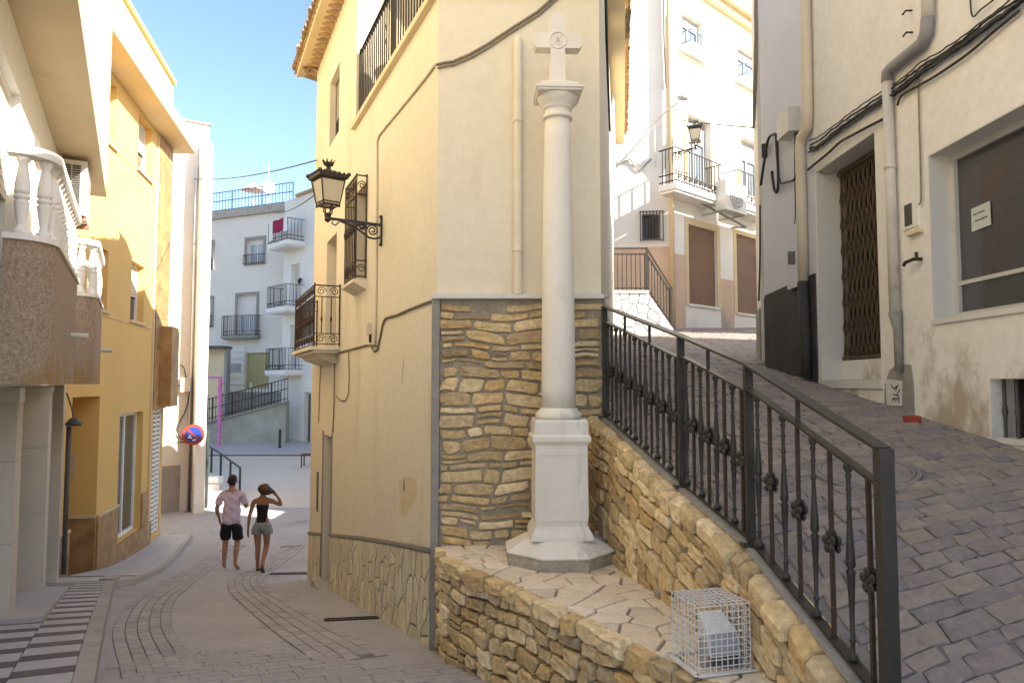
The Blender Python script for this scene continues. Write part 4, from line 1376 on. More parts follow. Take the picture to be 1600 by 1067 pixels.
for i in range(15):
    t_ = i / 14
    prof.append((lerp(.124, .095, t_ ** 1.35) + .002 * math.sin(math.pi * t_), lerp(zs0, zs1, t_)))
g = G(); g.lathe(prof, c0, 36); build('shaft', g, M['marble'], mon, smooth=True)
g = G(); g.lathe([(.095, zs1), (.110, zz(188)), (.114, zz(186)), (.110, zz(184)), (.098, zz(180)), (.098, zz(174)), (.108, zz(173)), (.108, zz(171)), (.118, zz(168)), (.138, zz(162)), (.150, zz(156)), (.152, zz(154))], c0, 32); build('capital', g, M['marble'], mon, smooth=True)
g = G(); g.lathe(s4([(.148, zz(154)), (.160, zz(153.5)), (.163, zz(151)), (.173, zz(150)), (.173, zz(146)), (.168, zz(146) + .002)]), c0, 4, RO); build('abacus', g, M['marble'], mon)
g = G(); g.lathe(s4([(.140, zz(145)), (.135, zz(139)), (.085, zz(137)), (.075, zz(132))]), c0, 4, RO); build('cross_foot', g, M['marble'], mon)
def arm(w_, t_, z0, z1, ch=.02):
    """a bar along local z with chamfered ends; returns points on plan (a, z)"""
    return [(-w_, z0), (w_, z0), (w_, z1 - ch), (w_ - ch, z1), (-w_ + ch, z1), (-w_, z1 - ch)]
cw = .056; zc0 = zz(136); zct = zz(27); za0, za1 = zz(80), zz(56)
out_ = [(-cw, zc0), (cw, zc0), (cw - .003, za0), (.162, za0), (.182, za0 + .03), (.182, za1 - .03), (.162, za1), (cw, za1), (cw, zct - .022), (cw - .02, zct), (-cw + .02, zct), (-cw, zct - .022), (-cw, za1), (-.162, za1), (-.182, za1 - .03), (-.182, za0 + .03), (-.162, za0), (-cw + .003, za0)]
ang = .05
cdx = V(math.cos(ang), math.sin(ang), 0); cdy = V(-math.sin(ang), math.cos(ang), 0)
g = G(); g.prism([V(cxp, cyp, 0) + cdx * a + V(0, 0, z) - cdy * .05 for a, z in out_], cdy * .10)
crs = build('cross', g, M['marble'], mon)
zm = (za0 + za1) / 2
def RG(a, b, d):
    return V(cxp, cyp, 0) + cdx * a + V(0, 0, zm + b) - cdy * (.05 + d)
g = G(); g.tube([RG(.062 * math.cos(i * math.pi / 12), .062 * math.sin(i * math.pi / 12), .002) for i in range(25)], .006, 6, cap=False); build('medallion_ring', g, M['marble'], crs, smooth=True)
for a, b, c, d in ((-.03, -.035, .025, .045), (.0, -.04, .0, .035), (.03, -.04, -.02, .04), (-.03, -.01, .03, -.01)):
    g = G(); g.bar(RG(a, b, .001), RG(c, d, .001), .010, .008, up=tuple(cdy)); build('medallion_stroke', g, M['marble'], crs)

# ------------------------------------------------------------------ caged floodlight
fl = V(.80, 3.12, BZ + .020); ex = V(.955, .26, 0).normalized(); ey = V(-.26, .955, 0).normalized()
cw_, cdp, chh = .252, .235, .285
cage = thing('wire_cage', 'white welded wire cage bolted to the terrace over a floodlight', 'wire cage', fl + ex * cw_ / 2 + ey * cdp / 2)
def K(a, b, c):
    return fl + ex * a + ey * b + V(0, 0, c)
g = G()
for a0, b0_, a1, b1_ in ((-.015, -.015, cw_ + .015, -.015), (cw_ + .015, -.015, cw_ + .015, cdp + .015), (cw_ + .015, cdp + .015, -.015, cdp + .015), (-.015, cdp + .015, -.015, -.015)):
    g.bar(K(a0, b0_, .004), K(a1, b1_, .004), .026, .008)
build('base_frame', g, M['wire'], cage)
wr = .0023
def wires(name, seg):
    g = G()
    for a, b in seg:
        g.tube([a, b], wr, 5)
    build(name, g, M['wire'], cage)
na, nd, nh = 9, 8, 10
wires('front_mesh', [(K(cw_ * i / na, 0, 0), K(cw_ * i / na, 0, chh)) for i in range(na + 1)] + [(K(0, -.004, chh * i / nh), K(cw_, -.004, chh * i / nh)) for i in range(1, nh + 1)])
wires('back_mesh', [(K(cw_ * i / na, cdp, 0), K(cw_ * i / na, cdp, chh)) for i in range(na + 1)] + [(K(0, cdp + .004, chh * i / nh), K(cw_, cdp + .004, chh * i / nh)) for i in range(1, nh + 1)])
wires('side_mesh', [(K(0, cdp * i / nd, 0), K(0, cdp * i / nd, chh)) for i in range(1, nd)] + [(K(-.004, 0, chh * i / nh), K(-.004, cdp, chh * i / nh)) for i in range(1, nh + 1)])
wires('side_mesh', [(K(cw_, cdp * i / nd, 0), K(cw_, cdp * i / nd, chh)) for i in range(1, nd)] + [(K(cw_ + .004, 0, chh * i / nh), K(cw_ + .004, cdp, chh * i / nh)) for i in range(1, nh + 1)])
wires('top_mesh', [(K(cw_ * i / na, 0, chh), K(cw_ * i / na, cdp, chh)) for i in range(1, na)] + [(K(0, cdp * i / nd, chh + .004), K(cw_, cdp * i / nd, chh + .004)) for i in range(1, nd)])
# the floodlight inside, leaning back
fo = K(.085, .05, .0)
lamp = thing('floodlight', 'white floodlight standing inside the wire cage on the terrace', 'floodlight', fo + V(0, 0, -.006))
def H(a, b, c):
    return fo + ex * a + ey * b + V(0, 0, c)
g = G()
f4 = [H(.0, .0, .045), H(.15, .0, .045), H(.15, .03, .145), H(.0, .03, .145)]
b4 = [H(.02, .12, .06), H(.13, .12, .06), H(.13, .13, .205), H(.02, .13, .205)]
g.add([f4[0], f4[1], b4[1], b4[0], f4[3], f4[2], b4[2], b4[3]], [(3, 2, 1, 0), (4, 5, 6, 7), (0, 1, 5, 4), (1, 2, 6, 5), (2, 3, 7, 6), (3, 0, 4, 7)])
hs = build('housing', g, M['white'], lamp)
g = G(); g.add([H(.008, -.003, .052), H(.142, -.003, .052), H(.142, .022, .138), H(.008, .022, .138)] + [H(.008, .004, .050), H(.142, .004, .050), H(.142, .028, .136), H(.008, .028, .136)], [(0, 1, 2, 3), (7, 6, 5, 4), (0, 4, 5, 1), (1, 5, 6, 2), (2, 6, 7, 3), (3, 7, 4, 0)])
build('lens', g, M['glass_pale'], hs)
g = G(); g.bar(H(-.012, .05, -.006), H(-.012, .055, .11), .006, .03); g.bar(H(.162, .05, -.006), H(.162, .055, .11), .006, .03); g.bar(H(-.012, .05, -.002), H(.162, .05, -.002), .03, .006)
build('bracket', g, M['steel'], lamp)
g = G(); g.bx(fo.x + .02, fo.x + .13, fo.y + .03, fo.y + .10, fo.z - .006, fo.z + .04); build('ballast_box', g, M['darkdoor'], lamp)
# ------------------------------------------------------------------ right-hand shop house
WS = Wall((XR, 0), 0, -1)
SU = lambda px, d=0.0: WS.hit(px, 600, d)[0]
SZ = lambda px, py, d=0.0: WS.hit(px, py, d)[1]
shop = thing('shop_house', 'stained cream house with a shop window and a folding-gate doorway on the upper lane', 'house', (XR + 1, 4, -.6))
du0, du1 = SU(1378), SU(1284)
dz1 = SZ(1284, 262); dz0 = SZ(1292, 603) + .06
wu0, wu1 = 2.6, SU(1463)
wz0, wz1 = SZ(1465, 499), SZ(1463, 236)
lu0, lu1 = 3.75, SU(1547)
lz0, lz1 = SZ(1547, 683), SZ(1547, 592)
S_END = SU(1281)
SH = 6.4
build('wall', wall_mesh(WS, -0.9, S_END, -2.6, SH, [(du0, du1, dz0, dz1, .30), (wu0, wu1, wz0, wz1, .20), (lu0, lu1, lz0, lz1, .16)], .45), M['shopwall'], shop)
g = G(); g.bx(XR + .46, XR + 6, -.9, S_END, SH - .3, SH - .01); build('roof', g, M['cement'], shop)
g = G(); g.bx(XR + 5.6, XR + 6, -.9, S_END - .01, -2.6, SH - .31); build('wall', g, M['whitewall'], shop)
g = G(); g.bx(XR + .46, XR + 5.59, -.9, -.5, -2.6, SH - .31); build('wall', g, M['whitewall'], shop)
# doorway: marble surround, step, folding gate
g = G()
g.wb(WS, du1 - .012, du1 + .001, dz0, dz1, -.299, .004).wb(WS, du0, du1 - .013, dz1 - .014, dz1 + .001, -.299, .004)
build('door_surround', g, M['surround'], shop)
g = G(); g.wb(WS, du0 - .02, S_END - .01, dz0 - .08, dz0, -.3, .02); build('door_step', g, M['surround'], shop)
g = G(); g.wb(WS, du0 + .01, du1 - .015, dz0 + .005, dz0 + .19, -.285, -.20); build('door_sill', g, M['shopwall'], shop)
g = G(); g.wb(WS, du0, du1, dz0 + .19, dz1 - .02, -.31, -.292); build('door_backing', g, M['dark'], shop)
ga, gb = dz0 + .20, dz1 - .03
g = G(); g.wb(WS, du0 + .01, du1 - .02, ga, ga + .03, -.25, -.20)
gate = build('folding_gate', g, M['gate'], shop)
g = G(); g.wb(WS, du0 + .01, du1 - .02, gb - .04, gb, -.25, -.20); build('top_channel', g, M['gate'], gate)
nb_ = 13
for i in range(nb_):
    u = lerp(du0 + .04, du1 - .05, i / (nb_ - 1))
    g = G(); g.wb(WS, u - .009, u + .009, ga + .03, gb - .04, -.235, -.218); build('upright', g, M['gate'], gate)
for i in range(nb_ - 1):
    u0_ = lerp(du0 + .04, du1 - .05, i / (nb_ - 1)); u1_ = lerp(du0 + .04, du1 - .05, (i + 1) / (nb_ - 1))
    g = G()
    for k in range(7):
        za = lerp(ga + .04, gb - .05, k / 7); zb = lerp(ga + .04, gb - .05, (k + 1) / 7)
        g.bar(WS.P(u0_, za, -.212), WS.P(u1_, zb, -.212), .014, .005, up=(1, 0, 0)); g.bar(WS.P(u0_, zb, -.206), WS.P(u1_, za, -.206), .014, .005, up=(1, 0, 0))
    build('lattice_link', g, M['gate'], gate)
# shop window with marble reveal, aluminium frame, dusty glass and a paper notice
g = G(); g.wb(WS, wu1 - .010, wu1 + .001, wz0, wz1, -.199, .004).wb(WS, wu0, wu1 - .011, wz1 - .012, wz1 + .001, -.199, .004).wb(WS, wu0, wu1 + .01, wz0 - .035, wz0 + .003, -.199, .018)
build('window_reveal', g, M['surround'], shop)
fw = .045
g = G(); g.wb(WS, wu1 - .010 - fw, wu1 - .0101, wz0 + .003, wz1 - .013, -.199, -.15).wb(WS, wu0, wu1 - .0102 - fw, wz0 + .003, wz0 + .003 + fw, -.199, -.153).wb(WS, wu0, wu1 - .0102 - fw, wz1 - .013 - fw, wz1 - .013, -.199, -.153)
zm_ = SZ(1505, 442, -.16)
g.wb(WS, wu0, wu1 - .0102 - fw, zm_ - .014, zm_ + .014, -.199, -.156)
sw = build('shop_window', g, M['alu'], shop)
g = G(); g.wb(WS, wu0, wu1 - .02, wz0 + .01, zm_, -.20, -.178); build('pane', g, M['glass_shop'], sw)
g = G(); g.wb(WS, wu0, wu1 - .02, zm_ + .001, wz1 - .02, -.20, -.180); build('pane', g, M['glass_shop'], sw)
pd = -.172
c4 = [WS.pt(1518, 327, pd), WS.pt(1547, 314, pd), WS.pt(1549, 351, pd), WS.pt(1519, 363, pd)]
g = G(); g.prism(c4, WS.n * .003)
pap = tag(build('paper_notice', g, M['paper']), 'white paper notice taped inside the shop window on the upper lane', 'notice')
def pq(a, b):
    t = c4[0].lerp(c4[1], a); s_ = c4[3].lerp(c4[2], a)
    return t.lerp(s_, b) + WS.n * .0045
rng = random.Random(2)
for (a0, a1, b) in ((.12, .72, .30), (.2, .85, .60)):
    a = a0
    g = G()
    while a < a1:
        L = rng.uniform(.03, .07)
        h = rng.uniform(-.03, .03)
        g.bar(pq(a, b + h), pq(a + L * .5, b - h), .006, .0012, up=tuple(WS.n)); g.bar(pq(a + L * .5, b - h), pq(a + L, b + h), .005, .0012, up=tuple(WS.n))
        a += L + .012
    build('handwriting', g, M['ink'], pap)
# low barred cellar window
g = G(); g.wb(WS, lu0, lu1, lz0, lz1, -.165, -.155); cw2 = build('cellar_window', g, M['dark'], shop)
for k in range(8):
    u = lerp(lu0 + .03, lu1 - .03, k / 7)
    build('bar', G().tube([WS.P(u, lz0, -.07), WS.P(u, lz0 + .12, -.07), WS.P(u, lz0 + .17, -.07), WS.P(u, lz0 + .22, -.07), WS.P(u, lz1, -.07)], [.011, .011, .018, .011, .011], 7), M['darkdoor'], cw2)
g = G(); g.wb(WS, lu0, lu1 + .05, lz0 - .03, lz0 + .002, -.15, .012); build('cellar_sill', g, M['surround'], shop)
# number painted on the wall, meter hatch, tap
def text_part(name, body, W, u, z, size, material, parent, d=.003, flip=-1):
    cu = bpy.data.curves.new(name, 'FONT'); cu.body = body; cu.size = size; cu.extrude = .0008; cu.resolution_u = 2
    tmp = bpy.data.objects.new(name, cu); COL.objects.link(tmp)
    dg = bpy.context.evaluated_depsgraph_get()
    me = bpy.data.meshes.new_from_object(tmp.evaluated_get(dg))
    bpy.data.objects.remove(tmp)
    me.materials.clear(); me.materials.append(material)
    o = bpy.data.objects.new(name, me)
    p = W.P(u, z, d)
    attach(o, parent, p)
    ux = W.d * flip
    m = Matrix((ux, V(0, 0, 1), W.n)).transposed()
    o.rotation_euler = m.to_euler()
    return o
u_, z_ = WS.hit(1386, 336); text_part('house_number', '20', WS, u_, z_ - .02, .10, M['ink'], shop)
def quad_box(name, W, px0, py0, px1, py1, d0, d1, material, parent):
    u0_, z1_ = W.hit(px0, py0); u1_, z0_ = W.hit(px1, py0)[0], W.hit(px0, py1)[1]
    a, b = min(u0_, u1_), max(u0_, u1_)
    return build(name, G().wb(W, a, b, min(z0_, z1_), max(z0_, z1_), d0, d1), material, parent)
hat = quad_box('meter_hatch', WS, 1411, 318, 1436, 362, -.02, .012, M['shopwall'], shop)
quad_box('vent_grille', WS, 1416, 322, 1427, 355, .0125, .018, M['darkdoor'], hat)
u_, z_ = WS.hit(1430, 360); g = G(); g.wb(WS, u_ - .11, u_ + .07, z_ - .035, z_ - .01, 0, .04); build('small_shelf', g, M['cream'], shop)
tp = WS.pt(1440, 405); g = G(); g.tube([tp, tp + V(-.06, .0, 0), tp + V(-.07, .10, -.01), tp + V(-.07, .12, -.03)], .014, 7); g.tube([tp + V(-.05, -.02, -.0), tp + V(-.05, -.02, .05)], .012, 6); build('tap', g, M['iron2'], shop)
# cement patch with pasted sheet of scribble
pts = [(1384, 640), (1384, 600), (1392, 578), (1404, 568), (1424, 570), (1428, 600), (1430, 650), (1415, 660), (1396, 652)]
g = G(); g.prism([WS.pt(px, py, 0, -.004) for px, py in pts], WS.n * .014); pat = build('cement_patch', g, M['cement'], shop)
c5 = [WS.pt(1386, 592, 0, .011), WS.pt(1412, 595, 0, .011), WS.pt(1412, 634, 0, .011), WS.pt(1388, 633, 0, .011)]
g = G(); g.prism(c5, WS.n * .003); sh_ = build('pasted_sheet', g, M['surround'], pat)
g = G()
def pq5(a, b):
    return c5[0].lerp(c5[1], a).lerp(c5[3].lerp(c5[2], a), b) + WS.n * .005
for (a, b, c, d) in ((.35, .2, .5, .35), (.5, .35, .8, .2), (.75, .2, .62, .42), (.9, .35, .7, .55), (.45, .55, .85, .62), (.4, .75, .85, .70), (.42, .85, .5, .68), (.62, .86, .66, .7), (.8, .88, .85, .7)):
    g.bar(pq5(a, b), pq5(c, d), .010, .0012, up=tuple(WS.n))
build('scribble', g, M['ink_blue'], sh_)
# downpipe with the cranked elbow, plus the pipe by the lilac house
g = G(); o_ = .055
top = WS.pt(1462, -60, 0, o_); a1 = WS.pt(1461, 28, 0, o_); a2 = WS.pt(1459, 52, 0, o_); a3 = WS.pt(1452, 68, 0, o_); a4 = WS.pt(1404, 106, 0, o_); a5 = WS.pt(1397, 114, 0, o_); a6 = WS.pt(1397, 128, 0, o_)
bot = WS.P(WS.hit(1397, 128)[0], SZ(1404, 492), o_)
g.tube([top, a1], .042, 12)
dp1 = build('downpipe', g, M['pipe_peel'], shop, smooth=True)
g = G(); g.tube([a1, a2, a3, a4, a5, a6], .046, 12); build('downpipe_elbow', g, M['pipe_grey'], dp1, smooth=True)
g = G(); g.tube([a6 + V(0, 0, .02), bot], .040, 12); g.lathe([(.047, 0), (.047, .03)], bot.lerp(a6, .62), 12); build('downpipe_lower', g, M['pipe_peel'], dp1, smooth=True)
g = G(); g.tube([bot + V(0, 0, .02), bot + V(.02, -.0, -.12), bot + V(.02, 0, -.45)], [.05, .035, .03], 10); build('cast_shoe', g, M['cement'], dp1, smooth=True)
# cable bundle running up the facade
def run(W, pts, off=.03, r=.008, name='cable', material=None, parent=None, wob=.0):
    P_ = [W.pt(px, py, 0, off) for px, py in pts]
    P_ = catmull([tuple(p) for p in P_], 5)
    if wob:
        P_ = [p + V(0, random.uniform(-wob, wob), random.uniform(-wob, wob)) for p in P_]
    return build(name, G().tube(P_, r, 5), material or M['cable'], parent, smooth=True)
bund = [(1640, -28), (1600, 4), (1560, 32), (1520, 62), (1480, 90), (1450, 108), (1425, 128), (1400, 146), (1370, 165), (1340, 186), (1310, 206), (1285, 226), (1270, 232)]
for dx, dy, r, of in ((0, 0, .015, .03), (2, -7, .009, .04), (-3, 6, .010, .03), (4, 3, .008, .055), (-1, -12, .006, .03)):
    run(WS, [(px + dx, py + dy + random.uniform(-1.5, 1.5)) for px, py in bund], of, r, parent=shop, wob=.006)
run(WS, [(1600, 18), (1560, 50), (1520, 84), (1470, 118), (1440, 135), (1415, 150), (1408, 165)], .03, .010, parent=shop)
run(WS, [(1388, 186), (1370, 195), (1345, 208), (1320, 222), (1300, 240), (1280, 256), (1268, 266)], .04, .013, parent=shop)
run(WS, [(1439, 125), (1440, 180), (1442, 250), (1443, 310), (1440, 320)], .02, .007, material=M['cable_grey'], parent=shop)
run(WS, [(1522, -20), (1526, 25), (1540, 15), (1560, 0)], .03, .006, parent=shop)
run(WS, [(1284, 268), (1295, 272), (1312, 268), (1325, 262)], .02, .006, parent=shop)
for px, py in ((1425, 17), (1426, 51)):
    p = WS.pt(px, py); g = G(); g.tube([p, p + V(-.05, 0, .0), p + V(-.06, .03, -.02)], .008, 5); build('wall_hook', g, M['iron2'], shop)
# half brick left on the lane by the wall
p = at_ground(1424, 661, gr); g = G(); g.hexa([V(p.x + a * .055 + b * .012, p.y + b * .04 - a * .015, gr(p.x, p.y) + .008 + c * .045) for c in (0, 1) for a, b in ((-1, -1), (1, -1), (1, 1), (-.8, .9))])
tag(build('broken_brick', g, M['brick']), 'red broken brick on the lane at the foot of the cream wall', 'brick')

# ------------------------------------------------------------------ lilac-white house further up the lane
lil = thing('lilac_house', 'lilac-white rendered house with a black dado beyond the folding-gate doorway', 'house', (XR + 1, 8.2, .1))
LE = SU(1200)
build('wall', wall_mesh(WS, S_END + .002, LE, -1.2, 6.3, [], .45), M['lilac'], lil)
pts = [V(XR, LE, -1.2)] + [V(XR + .3 - .3 * math.cos(a), LE + .3 * math.sin(a), -1.2) for a in [math.pi / 2 * k / 6 for k in range(1, 7)]] + [V(XR + 4.0, LE + .3, -1.2), V(XR + 4.0, LE - .2, -1.2), V(XR + .3, LE - .2, -1.2)]
g = G(); g.prism(pts, (0, 0, 7.5)); build('wall', g, M['lilac'], lil)
g = G(); g.bx(XR + .46, XR + 6.0, S_END + .01, LE - .21, 6.0, 6.25); build('roof', g, M['cement'], lil)
zd = SZ(1262, 436)
g = G(); arc = [V(XR - .012, S_END + .03, -.4), V(XR - .012, LE, -.4)] + [V(XR + .3 - .312 * math.cos(a), LE + .312 * math.sin(a), -.4) for a in [math.pi / 2 * k / 6 for k in range(1, 6)]]
arc2 = [V(XR + .05, S_END + .03, -.4), V(XR + .05, LE - .0, -.4)][::-1]
topz = [zd + .03, zd - .02, zd - .06, zd - .14, zd - .24, zd - .36, zd - .5]
n = len(arc)
vs = []
for i, p in enumerate(arc):
    vs += [p, V(p.x, p.y, topz[i]), V(p.x + .06, p.y - .03, -.4), V(p.x + .06, p.y - .03, topz[i])]
fs = []
for i in range(n - 1):
    a = i * 4; b = a + 4
    fs += [(a, b, b + 1, a + 1), (a + 1, b + 1, b + 3, a + 3), (a + 2, a + 3, b + 3, b + 2), (a, a + 2, b + 2, b)]
fs += [(0, 1, 3, 2), ((n - 1) * 4, (n - 1) * 4 + 2, (n - 1) * 4 + 3, (n - 1) * 4 + 1)]
g = G(); g.add(vs, fs); build('black_dado', g, M['blackdado'], lil)
# unseen block added to shade the crossing above, trimmed to leave a sun strip
g = G(); g.bx(XR + 4.0, XR + 5.3, S_END + .2, 11.2, -1.2, 6.6); build('added_shade_block', g, M['lilac'], lil)
# pipe, boxes, cable loops
g = G(); g.tube([WS.pt(1266, -60, 0, .06), WS.pt(1269, 60, 0, .06), WS.pt(1271, 175, 0, .06), WS.pt(1270, 200, 0, .06), WS.pt(1262, 214, 0, .06), WS.pt(1259, 228, 0, .06), WS.pt(1262, 330, 0, .06), WS.pt(1264, 440, 0, .06)], .052, 12)
pl_ = build('downpipe', g, M['pipe_cream'], lil, smooth=True)
g = G(); g.tube([WS.pt(1264, 440, 0, .065), WS.pt(1268, 520, 0, .065), WS.pt(1270, 590, 0, .065)], .055, 10); build('downpipe_lower', g, M['blackdado'], lil, smooth=True)
quad_box('cable_box', WS, 1250, 166, 1231, 205, 0, .13, M['ac'], lil)
mb = quad_box('meter_box', WS, 1256, 385, 1237, 447, 0, .06, M['lilac'], lil)
quad_box('meter_window', WS, 1251, 392, 1246, 412, .0605, .066, M['darkdoor'], mb)
quad_box('meter_window', WS, 1245, 392, 1240, 412, .0605, .066, M['darkdoor'], mb)
run(WS, [(1258, -40), (1260, 40), (1262, 100), (1263, 150), (1263, 190), (1258, 205), (1246, 210)], .03, .012, parent=lil)
run(WS, [(1246, 207), (1246, 240), (1246, 270), (1247, 330), (1246, 350)], .03, .006, parent=lil)
run(WS, [(1195, 290), (1201, 250), (1207, 218), (1215, 211), (1220, 214), (1222, 250), (1223, 285), (1221, 300), (1217, 298), (1214, 280), (1213, 268)], .05, .017, parent=lil)
run(WS, [(1219, 213), (1221, 250), (1225, 284), (1236, 285), (1248, 281), (1251, 272)], .05, .014, parent=lil)
run(WS, [(1252, 275), (1251, 255), (1255, 240), (1262, 232)], .04, .006, parent=lil)
g = G(); p = WS.pt(1201, 236, 0, .05); g.tube([p + V(0, 0, .08), p - V(0, 0, .08)], .035, 8); build('cable_splice', g, M['cable'], lil)

# narrow house end seen beyond
nh = thing('narrow_white_house', 'narrow strip of a white house wall with bundled cables beyond the lilac house', 'house', (3.9, 9.6, .3))
WN2 = Wall((3.26, 9.25), 15, -1)
build('wall', wall_mesh(WN2, 0, .75, -.6, 7.6, [], .6), M['whitewall'], nh)
g = G(); g.prism([V(6.7, 13.9, .3), V(13.2, 20.0, .3), V(16.5, 16.0, .3), V(10.6, 12.0, .3)], (0, 0, 6.7)); build('added_shade_block', g, M['whitewall'], nh)  # separate unseen building, added to shade the lower walls of the sunlit building
g = G(); g.wb(WN2, .1, .74, -.4, 1.0, 0, .02); build('plinth', g, M['cement'], nh)
for k in range(3):
    run(WN2, [(1182 + k * 2, -40), (1183 + k * 2, 60), (1181 + k * 2, 150), (1180 + k, 200)], .03, .010, parent=nh, material=M['cable_grey'], wob=.01)
run(WN2, [(1190, 320), (1190, 400), (1188, 470)], .02, .012, parent=nh)

# ------------------------------------------------------------------ sunlit corner building at the top of the lane
FC = (3.86, 17.0)
WA = Wall(FC, 47, 1)
WB = Wall(FC, -84, -1)
far = thing('sunlit_corner_building', 'tall sunlit white building with brown roller shutters at the top of the lane', 'building', (4.5, 18.5, 1.3))
def rect(W, px0, py0, px1, py1, d=0.0):
    u0_, z1_ = W.hit(px0, py0, d); u1_, _ = W.hit(px1, py0, d); _, z0_ = W.hit(px0, py1, d)
    return min(u0_, u1_), max(u0_, u1_), min(z0_, z1_), max(z0_, z1_)
sh1 = rect(WA, 1075, 350, 1119, 474); sh2 = rect(WA, 1150, 365, 1186, 488)
fw1 = rect(WA, 1065, 17, 1097, 72); fw2 = rect(WA, 1152, 70, 1186, 122)
bd1 = rect(WA, 1073, 178, 1108, 283); bd2 = rect(WA, 1156, 214, 1188, 300)
opsA = [sh1 + (.10,), sh2 + (.10,), fw1 + (.2,), fw2 + (.2,), bd1 + (.2,), bd2 + (.2,)]
build('wall', wall_mesh(WA, 0, 9, .2, 13, opsA, .4), M['whitewall'], far)
wb1 = rect(WB, 1003, 335, 1030, 374)
build('wall', wall_mesh(WB, .001, 4.2, .2, 13, [wb1 + (.2,)], .4), M['whitewall'], far)
e0, e1 = WA.P(9, .2), WB.P(4.2, .2)
g = G(); g.prism([WA.P(.3, 12.6, -.41), WA.P(9, 12.6, -.41), WA.P(9, 12.6, -5), WB.P(4.2, 12.6, -5), WB.P(4.2, 12.6, -.41)], (0, 0, .39)); build('roof', g, M['cement'], far)
for s_ in (sh1, sh2):
    g = G(); g.wb(WA, s_[0], s_[1], s_[2], s_[3], -.10, -.085)
    st = build('roller_shutter', g, M['shutter_brown'], far)
    n = 30
    me = mesh_of('slat', G().wb(WA, s_[0] + .02, s_[1] - .02, 0, (s_[3] - s_[2]) / n - .012, -.0845, -.062), M['shutter_brown'])
    for k in range(n):
        inst('slat', me, (0, 0, s_[2] + (s_[3] - s_[2]) * k / n + .005), st)
    g = G(); g.wb(WA, s_[0] - .16, s_[0] - .001, s_[2] - .05, s_[3] + .16, -.02, .012).wb(WA, s_[1] + .001, s_[1] + .16, s_[2] - .05, s_[3] + .16, -.02, .012).wb(WA, s_[0], s_[1], s_[3] + .001, s_[3] + .16, -.02, .010)
    build('shutter_surround', g, M['ochre_trim'], far)
    g = G(); g.wb(WA, s_[0] - .05, s_[1] + .05, s_[2] - .06, s_[2] - .001, -.1, .04); build('threshold', g, M['surround'], far)
g = G(); zpk = SZ
_, zp = WB.hit(1010, 386)
g.wb(WA, .05, sh1[0] - .17, .4, zp - .15, -.01, .006); build('peach_dado', g, M['pink'], far)
g = G(); g.wb(WA, sh1[1] + .17, sh2[0] - .17, .4, zp - .55, -.01, .006); build('peach_dado', g, M['pink'], far)
g = G(); g.wb(WB, .02, 4.2, .4, zp, -.01, .006); build('peach_dado', g, M['pink'], far)
for wn in (fw1, fw2):
    window(far, WA, wn[0], wn[1], wn[2], wn[3], .2, M['steel'], M['glass_mid'], .07, 1, blind=.3, blind_m=M['shutter_grey'])
    g = G(); g.wb(WA, wn[0] - .12, wn[1] + .12, wn[2] - .16, wn[2] - .02, 0, .34); s_ = build('window_ledge', g, M['white'], far)
    g = G()
    for z in (wn[2] + .02, wn[2] + .3):
        g.bar(WA.P(wn[0] - .08, z, .3), WA.P(wn[1] + .08, z, .3), .02, .02); g.bar(WA.P(wn[0] - .08, z, 0), WA.P(wn[0] - .08, z, .3), .02, .02); g.bar(WA.P(wn[1] + .08, z, 0), WA.P(wn[1] + .08, z, .3), .02, .02)
    for k in range(8):
        u = lerp(wn[0] - .08, wn[1] + .08, k / 7); g.bar(WA.P(u, wn[2] - .02, .3), WA.P(u, wn[2] + .3, .3), .014, .014, up=(0, 1, 0))
    build('guard_rail', g, M['blueiron'], s_)
def far_balcony(house, W, u0, u1, zf, d, rail_m, slab_m, h=.95, nb=16, thick=.14, scrolls=True):
    g = G(); g.wb(W, u0, u1, zf - thick, zf, 0.0, d); g.wb(W, u0 + .06, u1 - .06, zf - thick - .06, zf - thick - .001, 0, d - .06)
    s_ = build('balcony', g, slab_m, house)
    for z in (zf + .06, zf + .22, zf + h):
        g = G()
        g.bar(W.P(u0 + .03, z, d - .03), W.P(u1 - .03, z, d - .03), .03, .025); g.bar(W.P(u0 + .03, z, 0), W.P(u0 + .03, z, d - .03), .03, .025); g.bar(W.P(u1 - .03, z, 0), W.P(u1 - .03, z, d - .03), .03, .025)
        if z < zf + .1:
            r_ = build('balcony_railing', g, rail_m, s_)
        else:
            build('rail', g, rail_m, r_)
    for k in range(nb + 1):
        u = lerp(u0 + .03, u1 - .03, k / nb)
        build('bar', G().bar(W.P(u, zf, d - .03), W.P(u, zf + h, d - .03), .018, .018, up=(0, 1, 0)), rail_m, r_)
    for k in range(1, 5):
        for u in (u0 + .03, u1 - .03):
            build('bar', G().bar(W.P(u, zf, (d - .03) * k / 5), W.P(u, zf + h, (d - .03) * k / 5), .018, .018, up=(0, 1, 0)), rail_m, r_)
    if scrolls:
        for k in range(nb // 2):
            u = lerp(u0 + .03, u1 - .03, (k + .5) / (nb // 2))
            build('scroll', G().tube(scroll(lambda a, b: W.P(a, b, d - .02), u, zf + .14, .07, 1.3, 12), .011, 4), rail_m, r_)
    return s_
for dn in (bd1, bd2):
    window(far, WA, dn[0], dn[1], dn[2], dn[3], .2, M['steel'], M['glass_mid'], .09, 1, blind=.35, blind_m=M['shutter_grey'], name='balcony_door')
    g = G(); g.wb(WA, dn[0] - .14, dn[0] - .001, dn[2], dn[3] + .14, -.01, .03).wb(WA, dn[1] + .001, dn[1] + .14, dn[2], dn[3] + .14, -.01, .03).wb(WA, dn[0], dn[1], dn[3] + .001, dn[3] + .14, -.01, .028); build('door_surround', g, M['ochre_trim'], far)
